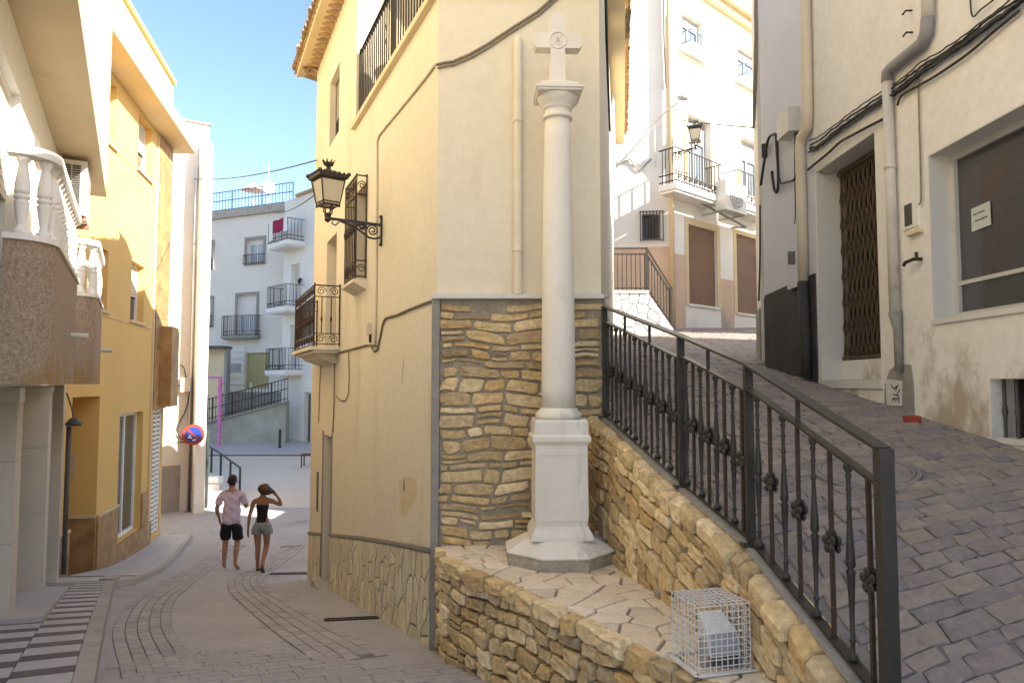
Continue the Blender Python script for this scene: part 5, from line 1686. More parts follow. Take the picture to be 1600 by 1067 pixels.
far_balcony(far, WA, WA.hit(1057, 290, .5)[0], WA.hit(1130, 290, .5)[0], WA.hit(1092, 296, .5)[1], .5, M['iron'], M['white'], .84, 18)
far_balcony(far, WA, WA.hit(1154, 300, .5)[0], WA.hit(1210, 300, .5)[0], WA.hit(1165, 318, .5)[1], .5, M['iron'], M['white'], .84, 14)
_, zc_ = WA.hit(1150, 22)
g = G(); g.wb(WA, -.2, 9, zc_ - .25, zc_ - .08, 0, .18).wb(WA, -.2, 9, zc_ - .08, zc_ + .12, 0, .34); build('cornice', g, M['ochre_trim'], far)
# small barred window on the near side
window(far, WB, wb1[0], wb1[1], wb1[2], wb1[3], .2, M['darkdoor'], M['glass'], .04, 1)
g = G()
for z in (wb1[2] - .04, wb1[3] + .04):
    g.bar(WB.P(wb1[0] - .08, z, .1), WB.P(wb1[1] + .05, z, .1), .02, .02); g.bar(WB.P(wb1[0] - .08, z, 0), WB.P(wb1[0] - .08, z, .1), .02, .02); g.bar(WB.P(wb1[1] + .05, z, 0), WB.P(wb1[1] + .05, z, .1), .02, .02)
gr_ = build('window_grille', g, M['iron2'], far)
for k in range(8):
    u = lerp(wb1[0] - .08, wb1[1] + .05, k / 7); build('bar', G().bar(WB.P(u, wb1[2] - .06, .1), WB.P(u, wb1[3] + .06, .1), .02, .02, up=(0, 1, 0)), M['iron2'], gr_)
# corner pipe and cables
g = G(); g.tube([V(FC[0] - .02, FC[1] - .12, 1.2), V(FC[0] - .02, FC[1] - .12, 12.8)], .06, 8); build('downpipe', g, M['ochre_trim'], far, smooth=True)
for pts in ([(1036, -20), (1037, 60), (1040, 130), (1041, 138)], [(968, 256), (985, 250), (992, 262), (1000, 268), (1010, 256), (1018, 249)], [(1047, 20), (1048, 120), (1049, 200), (1048, 300)]):
    P_ = [WB.pt(px, py, 0, .03) for px, py in pts]; build('cable', G().tube(P_, .016, 5), M['cable_grey'], far)
# awning arm (a stay rod) by the shutters
a_, b_ = WA.pt(1062, 302, 0, .05), WA.pt(1136, 360, 0, .55)
g = G(); g.tube([a_, b_], .03, 6); g.tube([b_, WA.pt(1143, 356, 0, .0)], .03, 6); build('stay_rod', g, M['pipe_grey'], far)
# air conditioner
ac = thing('air_conditioner', 'white air conditioner on brackets between the balconies of the sunlit building', 'air conditioner', WA.pt(1150, 330), 'air conditioners on walls')
r_ = rect(WA, 1134, 280, 1166, 326, .75)
def aircon(t, W, r_, d0, d1, dark, grille_side=None):
    build('casing', G().wb(W, r_[0], r_[1], r_[2], r_[3], d0, d1), M['ac'], t)
    cu, cz = (r_[0] + r_[1]) / 2, (r_[2] + r_[3]) / 2; rr = min(r_[1] - r_[0], r_[3] - r_[2]) * .40
    g = G(); n = 20
    ring_ = [W.P(cu + rr * math.cos(2 * math.pi * k / n), cz + rr * math.sin(2 * math.pi * k / n), d1 + .002) for k in range(n)]
    g.prism(ring_, W.n * .012); fan = build('fan_opening', g, dark, t)
    for q in (.35, .7, 1.0):
        g = G(); g.tube([W.P(cu + rr * q * math.cos(2 * math.pi * k / n), cz + rr * q * math.sin(2 * math.pi * k / n), d1 + .018) for k in range(n + 1)], .012, 5, cap=False); build('guard_ring', g, M['ac'], fan)
    for e in (r_[0] + .1, r_[1] - .1):
        build('bracket', G().bar(W.P(e, r_[2] - .02, 0), W.P(e, r_[2] - .02, d1), .04, .035), M['steel'], t)
aircon(ac, WA, r_, .45, .75, M['pipe_grey'])
# lanterns and street light on this building
lantern('wall_lantern', 'black iron bracket lantern at the corner of the sunlit white building', WA.P(.02, at_depth(1050, 240, 17).z, 0), (WA.n * .9 + V(.3, 0, 0)).normalized(), 1.12, 0, 0, 'iron wall lanterns')
sl = thing('street_light', 'thin grey street light on a long arm high on the white wall', 'street light', WB.pt(962, 262))
pA = [WB.pt(962, 262, 0, .04), at_depth(985, 238, 16.9), at_depth(1012, 206, 16.7), at_depth(1024, 192, 16.6), at_depth(1040, 175, 16.4), at_depth(1058, 162, 16.2)]
build('arm', G().tube(catmull([tuple(p) for p in pA], 4), .026, 7), M['ac'], sl, smooth=True)
hd = at_depth(1068, 153, 16.1)
g = G(); g.ball(hd, .15, 10, 6, 1.0, .7, .5); build('lamp_head', g, M['steel'], sl, smooth=True)
build('stay', G().tube([at_depth(1022, 195, 16.65), WB.pt(1024, 262, 0, .02)], .016, 6), M['ac'], sl)
# wire across to the narrow house
build_ = G().tube([WA.P(.05, at_depth(1052, 187, 17).z, .05), at_depth(1110, 194, 13.5), WN2.P(.5, at_depth(1178, 202, 9.8).z, .03)], .012, 5)
tag(build('span_wire', build_, M['cable']), 'dark wire stretched across the lane in front of the sunlit building', 'wire')

# ------------------------------------------------------------------ raised stair landing with railing
sy = 14.6
stw = thing('stair_landing', 'raised landing faced in pale crazy stonework below the sunlit building', 'landing', (2.6, 15.4, .9))
tl = at_depth(958, 458, sy); tc = at_depth(1012, 458, sy); te = at_depth(1050, 514, sy)
gz = gr(3, sy) - .25
front = [V(tl.x - .6, sy, gz), V(te.x + .02, sy, gz), V(te.x + .02, sy, te.z), V(tc.x, sy, tc.z), V(tl.x - .6, sy, tl.z)]
g = G(); g.prism(front, (0, 2.3, 0)); build('core', g, M['cement'], stw)
rng = random.Random(6)
poly = [(p.x, p.z) for p in front]
for c in voronoi(scatter(poly, 46, .17, rng), poly, .02):
    slab_piece('stone', c, lambda x, y, k: V(x, sy - k, y), .018, M['crazy'], stw, rng, .002)
g = G(); g.bx(tl.x - .6, tc.x + .02, sy - .05, sy + .15, tl.z + .001, tl.z + .05); build('coping', g, M['white'], stw)
sr = thing('stair_railing', 'black iron railing stepping down from the raised stone landing', 'railing', (tc.x, sy, tc.z))
h0 = at_depth(1012, 392, sy).z - tc.z
zb = tc.z + .06
te2 = V(te.x, sy + .05, te.z)
g = G()
for a, b in ((V(tl.x - .6, sy + .05, zb + h0), V(tc.x, sy + .05, zb + h0)), (V(tl.x - .6, sy + .05, zb + h0 - .12), V(tc.x, sy + .05, zb + h0 - .12)), (V(tl.x - .6, sy + .05, zb + .05), V(tc.x, sy + .05, zb + .05)),
             (V(tc.x, sy + .05, zb + h0), te2 + V(0, 0, h0 - .02)), (V(tc.x, sy + .05, zb + h0 - .12), te2 + V(0, 0, h0 - .14)), (V(tc.x, sy + .05, zb + .05), te2 + V(0, 0, .1))):
    g.bar(a, b, .035, .03)
build('rail', g, M['iron'], sr)
for p, e in ((V(tc.x, sy + .05, zb - .06), h0 + .08), (te2 - V(0, 0, .1), h0 + .1)):
    build('post', G().bar(p, p + V(0, 0, e), .05, .05, up=(0, 1, 0)), M['iron'], sr)
for k in range(14):
    x = lerp(tl.x - .6, tc.x, (k + .5) / 14); build('bar', G().bar(V(x, sy + .05, zb), V(x, sy + .05, zb + h0 - .12), .02, .02, up=(0, 1, 0)), M['iron'], sr)
for k in range(8):
    t_ = (k + .6) / 8.2; p = V(tc.x, sy + .05, zb).lerp(te2 + V(0, 0, .05), t_); build('bar', G().bar(p, p + V(0, 0, h0 - .14), .02, .02, up=(0, 1, 0)), M['iron'], sr)
# ------------------------------------------------------------------ near left building (overhanging storey, balustraded balconies)
WN = Wall((-4.29, 6.2), -28, 1)
nl = thing('balustrade_building', 'building on the left edge with brown pebble-dash balconies and white balustrades', 'building', (-5.2, 7.5, -2.4))
def zg(u, d=0.0):
    p = WN.P(u, 0, d); return gl(p.x, p.y)
NE = 4.9
w0, w1 = 1.25, 2.35
build('wall', wall_mesh(WN, -6, NE, -.02, 2.76, [(-1.8, -.6, .12, 2.35, .12), (.35, 1.35, .12, 2.35, .12), (2.2, 3.1, .12, 2.35, .12)], .4), M['white'], nl)
for a, b in ((-1.8, -.6), (.35, 1.35), (2.2, 3.1)):
    window(nl, WN, a, b, .12, 2.35, .12, M['white'], M['glass_pale'], .06, 1, name='balcony_door', blind=.4, blind_m=M['shutter_cream'])
# ground floor: glazed shopfront set back between stone pilasters
g = G(); g.wb(WN, -6, NE, -3.2, -.03, -.5, -.34); build('shopfront', g, M['glass_shop'], nl)
for k, (a, b) in enumerate(((-.02, .33), (2.64, 2.98))):
    zb0 = zg(a) + .05
    hts = [zb0, zb0 + .72, zb0 + 1.42, -.16] if k == 0 else [zb0, zb0 + .98, zb0 + 1.75, -.10]
    for z0_, z1_ in zip(hts, hts[1:]):
        build('pilaster_panel', G().wb(WN, a, b, z0_ + .003, z1_ - .003, -.3, .0), M['pilaster'], nl)
    g = G(); g.wb(WN, a + .01, b - .01, zb0 - .2, -.05, -.33, -.01); build('pilaster_core', g, M['cement'], nl)
    g = G(); g.wb(WN, a - .03, a - .002, zb0, -.10, -.34, -.302).wb(WN, a + .0, b, -.159 if k == 0 else -.099, -.03, -.3, .01); build('pilaster_trim', g, M['alu'], nl)
g = G(); g.wb(WN, NE - .3, NE, -3.4, -.03, -.34, .0); build('end_pier', g, M['pilaster'], nl)
g = G(); g.tube([WN.P(NE - .05, -2.75, .06), WN.P(NE - .05, -.62, .06)], .035, 8); build('end_pipe', g, M['darkdoor'], nl, smooth=True)
g = G(); q = WN.P(NE - .1, -.55, .12); g.lathe([(.10, -.06), (.11, -.03), (.05, .05), (.02, .06)], q, 10); g.tube([q + V(0, 0, .05), q + V(-.05, .02, .2), q + V(-.12, 0, .42)], .012, 5); build('wall_lamp', g, M['darkdoor'], nl)
# printed poster behind the shop glass
sg = rect(WN, 2, 612, 34, 668, -.33)
g = G(); g.wb(WN, sg[0], sg[1], sg[2], sg[3], -.335, -.328); build('poster', g, M['paper'], nl)
# upper overhanging storey
g = wall_mesh(WN, -6, 4.5, 2.765, 7.5, [], .6)
W_up = Wall((WN.P(0, 0, .45).x, WN.P(0, 0, .45).y), -28, 1)
build('upper_wall', wall_mesh(W_up, -7, 4.5, 2.765, 7.2, [(1.0, 2.2, 4.2, 5.6, .15)], 1.2), M['cream'], nl)
window(nl, W_up, 1.0, 2.2, 4.2, 5.6, .15, M['white'], M['glass'], .06, 1, blind=.6, blind_m=M['shutter_cream'])
g = G(); g.wb(W_up, -7, 4.49, 2.755, 2.764, -1.0, -.002); build('soffit', g, M['beige'], nl)
g = G(); g.wb(WN, NE - .02, NE + .1, -3, 6.9, -2.5, -.01); build('party_wall', g, M['ochre'], nl)
g = G(); g.wb(WN, -6, NE, 6.9, 7.1, -5, .3); build('roof', g, M['cement'], nl)
# balconies
def baluster_mesh():
    pr = [(.062, 0), (.062, .04), (.04, .05), (.035, .09), (.05, .17), (.062, .25), (.062, .262), (.045, .27), (.066, .285), (.066, .305), (.048, .318), (.066, .33), (.064, .345), (.062, .40), (.045, .50), (.034, .56), (.058, .585), (.058, .62)]
    return mesh_of('white_baluster', G().lathe(pr, n=12), M['white'], smooth=True)
BM = baluster_mesh()
def round_balcony(u0, u1, dd, zb, zp, hb, rad, label_m):
    path = [(u0, 0.0)]
    nseg = 7
    path.append((u0, dd - rad))
    for k in range(1, nseg + 1):
        a = math.pi / 2 * k / nseg
        path.append((u0 + rad - rad * math.cos(a), dd - rad + rad * math.sin(a)))
    for k in range(0, nseg + 1):
        a = math.pi / 2 * k / nseg
        path.append((u1 - rad + rad * math.sin(a), dd - rad + rad * math.cos(a)))
    path.append((u1, 0.0))
    fl_ = G(); fl_.prism([WN.P(u, zb + .02, d) for u, d in path], (0, 0, .14)); s_ = build('balcony', fl_, M['beige'], nl)
    th = .08
    def offs(k):
        res = []
        cu, cd = (u0 + u1) / 2, 0
        for i, (u, d) in enumerate(path):
            a = path[max(i - 1, 0)]; b = path[min(i + 1, len(path) - 1)]
            t = (b[0] - a[0], b[1] - a[1]); L = math.hypot(*t)
            res.append((u + t[1] / L * k, d - t[0] / L * k))
        return res
    def strip(o0, o1, z0, z1):
        g = G(); n = len(path)
        A, B = offs(o0), offs(o1)
        for (u, d), (uu, dd_) in zip(A, B):
            d = max(d, .0); dd_ = max(dd_, 0)
            g.v += [WN.P(u, z0, d), WN.P(u, z1, d), WN.P(uu, z0, dd_), WN.P(uu, z1, dd_)]
        for i in range(n - 1):
            a = i * 4; b = a + 4
            g.f += [(a, b, b + 1, a + 1), (a + 1, b + 1, b + 3, a + 3), (a + 2, a + 3, b + 3, b + 2), (a, a + 2, b + 2, b)]
        g.f += [(0, 1, 3, 2), ((n - 1) * 4, (n - 1) * 4 + 2, (n - 1) * 4 + 3, (n - 1) * 4 + 1)]
        return g
    build('parapet', strip(-.02, th, zb, zp), label_m, s_)
    build('parapet_cap', strip(-.04, th + .03, zp + .001, zp + .045), M['white'], s_)
    build('hand_rail', strip(-.035, th + .02, zp + .045 + hb, zp + .045 + hb + .07), M['white'], s_)
    # balusters spaced along the middle line
    C_ = offs(th / 2)
    L_ = [0]
    for a, b in zip(C_, C_[1:]):
        L_.append(L_[-1] + math.hypot(b[0] - a[0], b[1] - a[1]))
    s0 = .1
    while s0 < L_[-1]:
        for i in range(len(C_) - 1):
            if s0 <= L_[i + 1]:
                f = (s0 - L_[i]) / (L_[i + 1] - L_[i])
                u = lerp(C_[i][0], C_[i + 1][0], f); d = lerp(C_[i][1], C_[i + 1][1], f)
                inst('baluster', BM, WN.P(u, zp + .046, d), s_, (0, 0, 0), (.82, .82, hb / .62))
                break
        s0 += .175
    # drain spout
    g = G(); g.tube([WN.P((u0 + u1) / 2 + .5, zb + .48, dd - .02), WN.P((u0 + u1) / 2 + .5, zb + .47, dd + .17)], .028, 9); build('drain_spout', g, M['pilaster'], s_)
round_balcony(-1.15, 1.6, .30, .0, 1.07, .60, .26, M['granite'])
round_balcony(2.6, 4.55, .43, .0, 1.07, .60, .22, M['granite'])
# air conditioner hung under the overhang
r_ = rect(WN, 80, 245, 104, 318)
t = thing('air_conditioner', 'cream air conditioner under the overhang above the left balustrade', 'air conditioner', WN.P(2.8, 2.0, .1), 'air conditioners on walls')
ua, za, zb2 = 2.42, 2.03, 2.69
g = G(); g.wb(WN, ua, ua + .75, za, zb2, .03, .31); cs = build('casing', g, M['ac'], t)
me = mesh_of('louvre', G().wb(WN, ua - .018, ua - .001, 0, .014, .06, .145), M['darkdoor']); me2 = mesh_of('louvre', G().wb(WN, ua - .018, ua - .001, 0, .014, .16, .245), M['darkdoor'])
for k in range(20):
    inst('louvre', me, (0, 0, za + .05 + k * .028), cs); inst('louvre', me2, (0, 0, za + .05 + k * .028), cs)
g = G(); g.wb(WN, ua + .05, ua + .12, za - .06, za - .002, 0, .32); build('bracket', g, M['shutter_brown'], t)
g = G(); g.wb(WN, ua + .55, ua + .62, za - .06, za - .002, 0, .32); build('bracket', g, M['shutter_brown'], t)

# ------------------------------------------------------------------ pavement on the left
def zt(x, y):
    return gl(x, y) + .12
pave = thing('striped_pavement', 'raised pavement of alternating charcoal and white slabs along the left buildings', 'pavement', (-4.2, 7.0, -2.2))
def slab_uv(W, u0, u1, d0, d1, top, mat_, parent, name, thick=.14):
    P_ = [W.P(u0, 0, d0), W.P(u1, 0, d0), W.P(u1, 0, d1), W.P(u0, 0, d1)]
    g = G(); g.hexa([V(p.x, p.y, top(p.x, p.y) - thick) for p in P_] + [V(p.x, p.y, top(p.x, p.y)) for p in P_])
    return build(name, g, mat_, parent)
del pave['category'], pave['label']; pave['kind'] = 'structure'; pave.name = 'pavement'; WLOC['pavement'] = Vector(pave.location)
u = -2.6; k = 0
while u < 4.15:
    dark = k % 2 == 0
    L = .17 if dark else .245
    e = min(u + L, 4.15)
    m_ = M['tile_dark'] if dark else M['tile_white']
    slab_uv(WN, u + .003, e - .003, .262, .60, zt, m_, pave, 'pavement_slab')
    if u < .05:
        sh_ = .12
        slab_uv(WN, u + .003 - sh_, e - .003 - sh_, -.3, .256, zt, M['tile_white'] if (k % 4 == 3) else m_, pave, 'pavement_slab')
    u = e; k += 1
u = -2.6
while u < 4.2:
    slab_uv(WN, u + .004, u + .846, .604, .72, lambda x, y: gl(x, y) + .122, M['kerb'], pave, 'kerb_stone', .3); u += .85
slab_uv(WN, -.18, 2.75, -.33, .258, lambda x, y: gl(x, y) + .165, M['tile_white'], pave, 'marble_step', .2)
slab_uv(WN, 2.76, 4.3, -.33, .258, lambda x, y: gl(x, y) + .10, M['cement'], pave, 'pavement_slab', .2)
p = WN.P(4.2, 0, .66); g = G(); g.bx(p.x - .10, p.x + .10, p.y - .09, p.y + .09, gl(p.x, p.y) - .05, gl(p.x, p.y) + .16); build('kerb_end_block', g, M['kerb'], pave)
# second stretch in front of the ochre house
WY = Wall((-7.0, 11.3), -12.8, 1)
def kd(u):
    p = WY.P(u, 0); return max(.4, (kerb_x(p.y + .25) - p.x) * .975)
u = -1.0; k = 0
while u < 5.6:
    L = .42 if k != 2 else .26
    m_ = M['tile_dark'] if k == 2 else M['tile_white']
    a, b = u, min(u + L, 5.7)
    for f0, f1 in ((0, .33), (.33, .66), (.66, .9)):
        P_ = [WY.P(a + .004, 0, kd(a) * f0 + .003), WY.P(b - .004, 0, kd(b) * f0 + .003), WY.P(b - .004, 0, kd(b) * f1 - .003), WY.P(a + .004, 0, kd(a) * f1 - .003)]
        g = G(); g.hexa([V(p.x, p.y, gl(p.x, p.y) - .05) for p in P_] + [V(p.x, p.y, gl(p.x, p.y) + .085) for p in P_]); build('pavement_slab', g, m_, pave)
    P_ = [WY.P(a + .004, 0, kd(a) * .9 + .003), WY.P(b - .004, 0, kd(b) * .9 + .003), WY.P(b - .004, 0, kd(b)), WY.P(a + .004, 0, kd(a))]
    g = G(); g.hexa([V(p.x, p.y, gl(p.x, p.y) - .15) for p in P_] + [V(p.x, p.y, gl(p.x, p.y) + .088) for p in P_]); build('kerb_stone', g, M['kerb'], pave)
    u = b; k += 1
g = G(); fill = [WY.P(-1.6, 0, .0), WY.P(-1.02, 0, 0), WY.P(-1.02, 0, kd(-1.0)), WN.P(4.3, 0, .72), WN.P(4.3, 0, 0)]
g.prism([V(p.x, p.y, gl(p.x, p.y) - .1) for p in fill], (0, 0, .18)); build('pavement_infill', g, M['tile_white'], pave)

# ------------------------------------------------------------------ ochre house
och = thing('ochre_house', 'three-storey ochre house with a heavy cornice and brown stone base on the left', 'house', (-7.6, 14, -3.4))
YE = 5.85
ent = (.10, 1.38, -3.4, WY.hit(130, 620)[1])
shw = (2.54, 4.14, -3.05, WY.hit(200, 645)[1])
pw = (4.95, 5.70, -3.4, WY.hit(246, 640)[1])
w_a = rect(WY, 137, 372, 166, 482); w_b = rect(WY, 203, 412, 224, 502); w_c = rect(WY, 207, 168, 229, 270); w_d = rect(WY, 155, 92, 171, 213)
def wrec(px0, px1, pt0, pt1, pyT, pyB):
    u0_ = WY.hit(px0, 500)[0]; u1_ = WY.hit(px1, 500)[0]
    return (u0_, u1_, WY.hit(px1, pyB)[1], WY.hit(px1, pyT)[1])
w_a = wrec(137, 166, 0, 0, 391, 486); w_b = wrec(203, 224, 0, 0, 417, 506); w_c = wrec(207, 229, 0, 0, 192, 277); w_d = wrec(153, 171, 0, 0, 122, 224)
ops = [ent + (1.0,), shw + (.19,), pw + (.06,), w_a + (.22,), w_b + (.22,), w_c + (.22,), w_d + (.22,)]
build('wall', wall_mesh(WY, -1.2, YE, -4.2, 6.2, ops, 1.1), M['ochre'], och)
g = G(); g.wb(WY, YE - .3, YE, -4.2, 6.2, -6, -1.11); build('wall', g, M['ochre'], och)
for wv in (w_a, w_b, w_c, w_d):
    window(och, WY, wv[0], wv[1], wv[2], wv[3], .2, M['white'], M['glass'], .05, 1, sill=.05, sill_m=M['ochre_trim'], blind=.55, blind_m=M['shutter_cream'])
# cornice, parapet
cz = WY.hit(292, 216, .55)[1]
g = G(); g.prism([WY.P(-1.2, cz - .02, 0), WY.P(-1.2, cz + .02, .50), WY.P(-1.2, cz + .24, .56), WY.P(-1.2, cz + .34, .50), WY.P(-1.2, cz + .36, 0)], WY.d * (YE + 1.2 + .28)); build('cornice', g, M['cream'], och)
g = G(); g.wb(WY, -1.2, YE - .15, cz + .36, cz + 1.55, -.3, .04); build('parapet', g, M['cream'], och)
g = G(); g.wb(WY, -1.2, YE - .10, cz + 1.551, cz + 1.66, -.34, .10); build('parapet_cap', g, M['ochre'], och)
g = G(); g.wb(WY, -1.2, YE - .5, cz + .1, cz + .3, -6, -.31); build('roof', g, M['cement'], och)
# string lines and brown marble cladding
g = G(); g.wb(WY, .0, 4.55, w_b[2] - .075, w_b[2] - .06, 0, .012); build('string_line', g, M['ochre_trim'], och)
g = G(); g.wb(WY, .0, 4.55, w_c[2] - .075, w_c[2] - .06, 0, .012); build('string_line', g, M['ochre_trim'], och)
zc0, zc1 = pw[3] + .02, cz - .05
n = 9
for k in range(n):
    for j_ in range(2):
        a = lerp(4.72, YE - .004, j_ / 2); b = lerp(4.72, YE - .004, (j_ + 1) / 2)
        build('cladding_panel', G().wb(WY, a + .003, b - .003, lerp(zc0, zc1, k / n) + .003, lerp(zc0, zc1, (k + 1) / n) - .003, 0, .05), M['brownstone'], och)
g = G(); g.wb(WY, 4.62, 4.68, -3.4, cz - .05, 0, .04); build('rain_pipe', g, M['ochre_trim'], och)
g = G(); g.wb(WY, 5.15, YE, zc0 + .05, zc0 + 1.9, .051, .30); build('box_balcony', g, M['brownstone'], och)
# brown stone base, panel by panel
bt = WY.hit(160, 803)[1]
def base_run(u0, u1, z1, n):
    for k in range(n):
        a, b = lerp(u0, u1, k / n), lerp(u0, u1, (k + 1) / n)
        p = WY.P((a + b) / 2, 0); z0_ = gl(p.x, p.y) + .05
        build('base_panel', G().wb(WY, a + .003, b - .003, z0_, lerp(z0_, z1, .5) - .002, 0, .035), M['brownstone'], och)
        build('base_panel', G().wb(WY, a + .003, b - .003, lerp(z0_, z1, .5) + .002, z1, 0, .035), M['brownstone'], och)
    build('base_trim', G().wb(WY, u0, u1, z1 + .001, z1 + .045, 0, .05), M['ochre_trim'], och)
base_run(-.6, .09, bt, 2); base_run(1.39, 2.53, bt, 3)
build('base_panel', G().wb(WY, 2.53, 4.9, -3.7, -3.06, 0, .036), M['brownstone'], och)
build('base_panel', G().wb(WY, 4.15, 4.6, -3.05, bt, 0, .034), M['brownstone'], och)
# entry: lining of the far jamb, hatch, plaque
g = G(); g.wb(WY, 1.35, 1.379, -3.4, bt, -.98, -.001); build('jamb_panel', g, M['brownstone'], och)
g = G(); g.wb(WY, 1.345, 1.378, bt + .001, bt + .05, -.98, -.0015); build('base_trim', g, M['ochre_trim'], och)
g = G(); g.wb(WY, 1.325, 1.349, -3.12, -2.45, -.88, -.45); build('meter_hatch', g, M['steel'], och)
g = G(); g.wb(WY, 1.36, 1.378, -1.62, -1.22, -.88, -.35); build('ceramic_plaque', g, M['beige'], och)
g = G(); g.wb(WY, .12, 1.32, -3.4, -1.1, -.995, -.95); build('entry_door', g, M['darkdoor'], och)
# shop window
window(och, WY, shw[0], shw[1], shw[2], shw[3], .19, M['white'], M['glass_green'], .07, 1, name='shop_window')
g = G()
for k in range(14):
    for j_ in range(3):
        if (k + j_) % 4 != 3:
            u = shw[0] + .12 + j_ * .16; z = lerp(shw[2] + 1.1, shw[3] - .12, k / 13); g.wb(WY, u, u + .07, z, z + .05, -.168, -.164)
build('window_stickers', g, M['white'], och)
# perforated white shutter door
g = G(); g.wb(WY, pw[0], pw[1], pw[2], pw[3], -.062, -.056); pd_ = build('perforated_shutter', g, M['darkdoor'], och)
n = 28
me = mesh_of('shutter_slat', G().wb(WY, pw[0] + .005, pw[1] - .005, 0, .062, -.055, -.03), M['white'])
for k in range(n):
    z = lerp(-3.38, pw[3] - .07, k / (n - 1)); inst('shutter_slat', me, (0, 0, z), pd_)
for u in (pw[0], (pw[0] + pw[1]) / 2, pw[1] - .05):
    build('shutter_rail', G().wb(WY, u, u + .05, -3.4, pw[3], -.054, -.02), M['white'], pd_)

# ------------------------------------------------------------------ white building with the recessed pipe
wa = V(-9.57, 19.5, 0); wb_ = V(-8.89, 20.5, 0)
WW = Wall((wb_.x, wb_.y), 56, 1)
wh = thing('white_gable_building', 'tall plain white building with a recessed drainpipe behind the no-parking sign', 'building', (-10, 20.5, -3.6))
WE = 0.0
r1, r2 = WW.hit(291, 500)[0], WW.hit(304, 500)[0]
zt_ = WW.hit(300, 245)[1]; ztop = WW.hit(312, 194)[1]
build('wall', wall_mesh(WW, -5, WE, -4.2, ztop, [], 1.5), M['whitewall'], wh)
pz = WW.hit(310, 226)[1]
g = G(); g.prism([WW.P(r2, -4.2, 0), WW.P(r2, -4.2, .62), WW.P(r2, pz - .25, .62), WW.P(r2, pz, .45), WW.P(r2, pz, 0)], WW.d * (-.002 - r2)); build('pilaster', g, M['whitewall'], wh)
g = G(); g.wb(WW, -5.05, WE + .04, ztop + .001, ztop + .06, -1.5, .05); build('roof_edge', g, M['cement'], wh)
g = G(); g.tube([WW.P(r2 - .06, -3.6, .05), WW.P(r2 - .06, zt_ - .3, .05)], .032, 8)
for z in (-2, 1, 4): g.lathe([(.045, z), (.045, z + .06)], WW.P(r2 - .06, 0, .05), 8)
build('drainpipe', g, M['white'], wh, smooth=True)
g = G(); g.wb(WW, -4.9, r1 - .05, -3.7, WW.hit(275, 727)[1], 0, .03); build('cement_dado', g, M['cement'], wh)
bx_ = rect(WW, 281, 590, 296, 612); g = G(); g.wb(WW, bx_[0], bx_[1], bx_[2], bx_[3], .0, .18); build('meter_box', g, M['ac'], wh)
for pts, r in (([(296, 612), (290, 640), (280, 660), (277, 676), (284, 686), (298, 688)], .018), ([(268, 570), (285, 572), (290, 590)], .014), ([(262, 606), (275, 604), (283, 600)], .014), ([(299, 560), (299, 640), (298, 690)], .022), ([(262, 691), (285, 690), (300, 689)], .014)):
    P_ = [WW.pt(px, py, 0, .06) for px, py in pts]; build('cable', G().tube(catmull([tuple(p) for p in P_], 4), r, 5), M['cable'], wh, smooth=True)
poles = [(295, 612, 799, .04, 'darkdoor', 'dark thin pipe'), (302.5, 560, 797, .06, 'cement', 'grey utility'), (310, 610, 794, .045, 'darkdoor', 'dark right-hand')]
labs = ['dark steel pole left of the grey pole under the no-parking sign', 'thick grey pole carrying the round no-parking sign', 'dark steel pole right of the grey pole under the no-parking sign']
for (px, y0_, y1_, r, m_, nm), lb in zip(poles, labs):
    b_ = at_ground(px, y1_, gl); tz = at_depth(px, y0_, b_.y).z
    g = G(); g.tube([V(b_.x, b_.y, gl(b_.x, b_.y) - .03), V(b_.x, b_.y, tz)], r, 10)
    t = thing('utility_pole', lb, 'pole', (b_.x, b_.y, gl(b_.x, b_.y)), 'poles by the white building')
    build('shaft', g, M[m_], t, smooth=True)
    g = G(); g.lathe([(r * 1.5, 0), (r * 1.5, .05), (r * 1.05, .07)], (b_.x, b_.y, gl(b_.x, b_.y) - .01), 10); build('collar', g, M[m_], t)
# no parking sign
sp = at_depth(302, 679, 19.6)
ns = thing('no_parking_sign', 'round blue no-parking sign with red rim on the grey pole', 'sign', sp)
nvec = (V(0, 0, 0) - sp); nvec.z = 0; nvec.normalize(); svec = V(-nvec.y, nvec.x, 0)
def disc(r, d0, d1, n=32):
    g = G(); g.prism([sp + svec * (r * math.cos(2 * math.pi * k / n)) + V(0, 0, r * math.sin(2 * math.pi * k / n)) + nvec * d0 for k in range(n)], nvec * (d1 - d0)); return g
build('rim', disc(.285, 0, .012), M['red'], ns)
fc_ = build('blue_face', disc(.215, .0125, .016), M['blue'], ns)
def SP(a, b, d): return sp + svec * a + V(0, 0, b) + nvec * d
up_ = tuple(nvec)
build('red_bar', G().bar(SP(.165, -.165, .019), SP(-.165, .165, .019), .05, .004, up=up_), M['red'], fc_)
for a, b, c, d in ((.14, -.06, .03, -.085), (.10, -.02, .06, -.03), (.02, -.15, -.07, -.135)):
    build('white_mark', G().bar(SP(-a, b, .0195), SP(-c, d, .0195), .035, .004, up=up_), M['white'], fc_)
build('bracket', G().bar(sp - nvec * .005, sp - nvec * .2, .08, .04), M['steel'], ns)
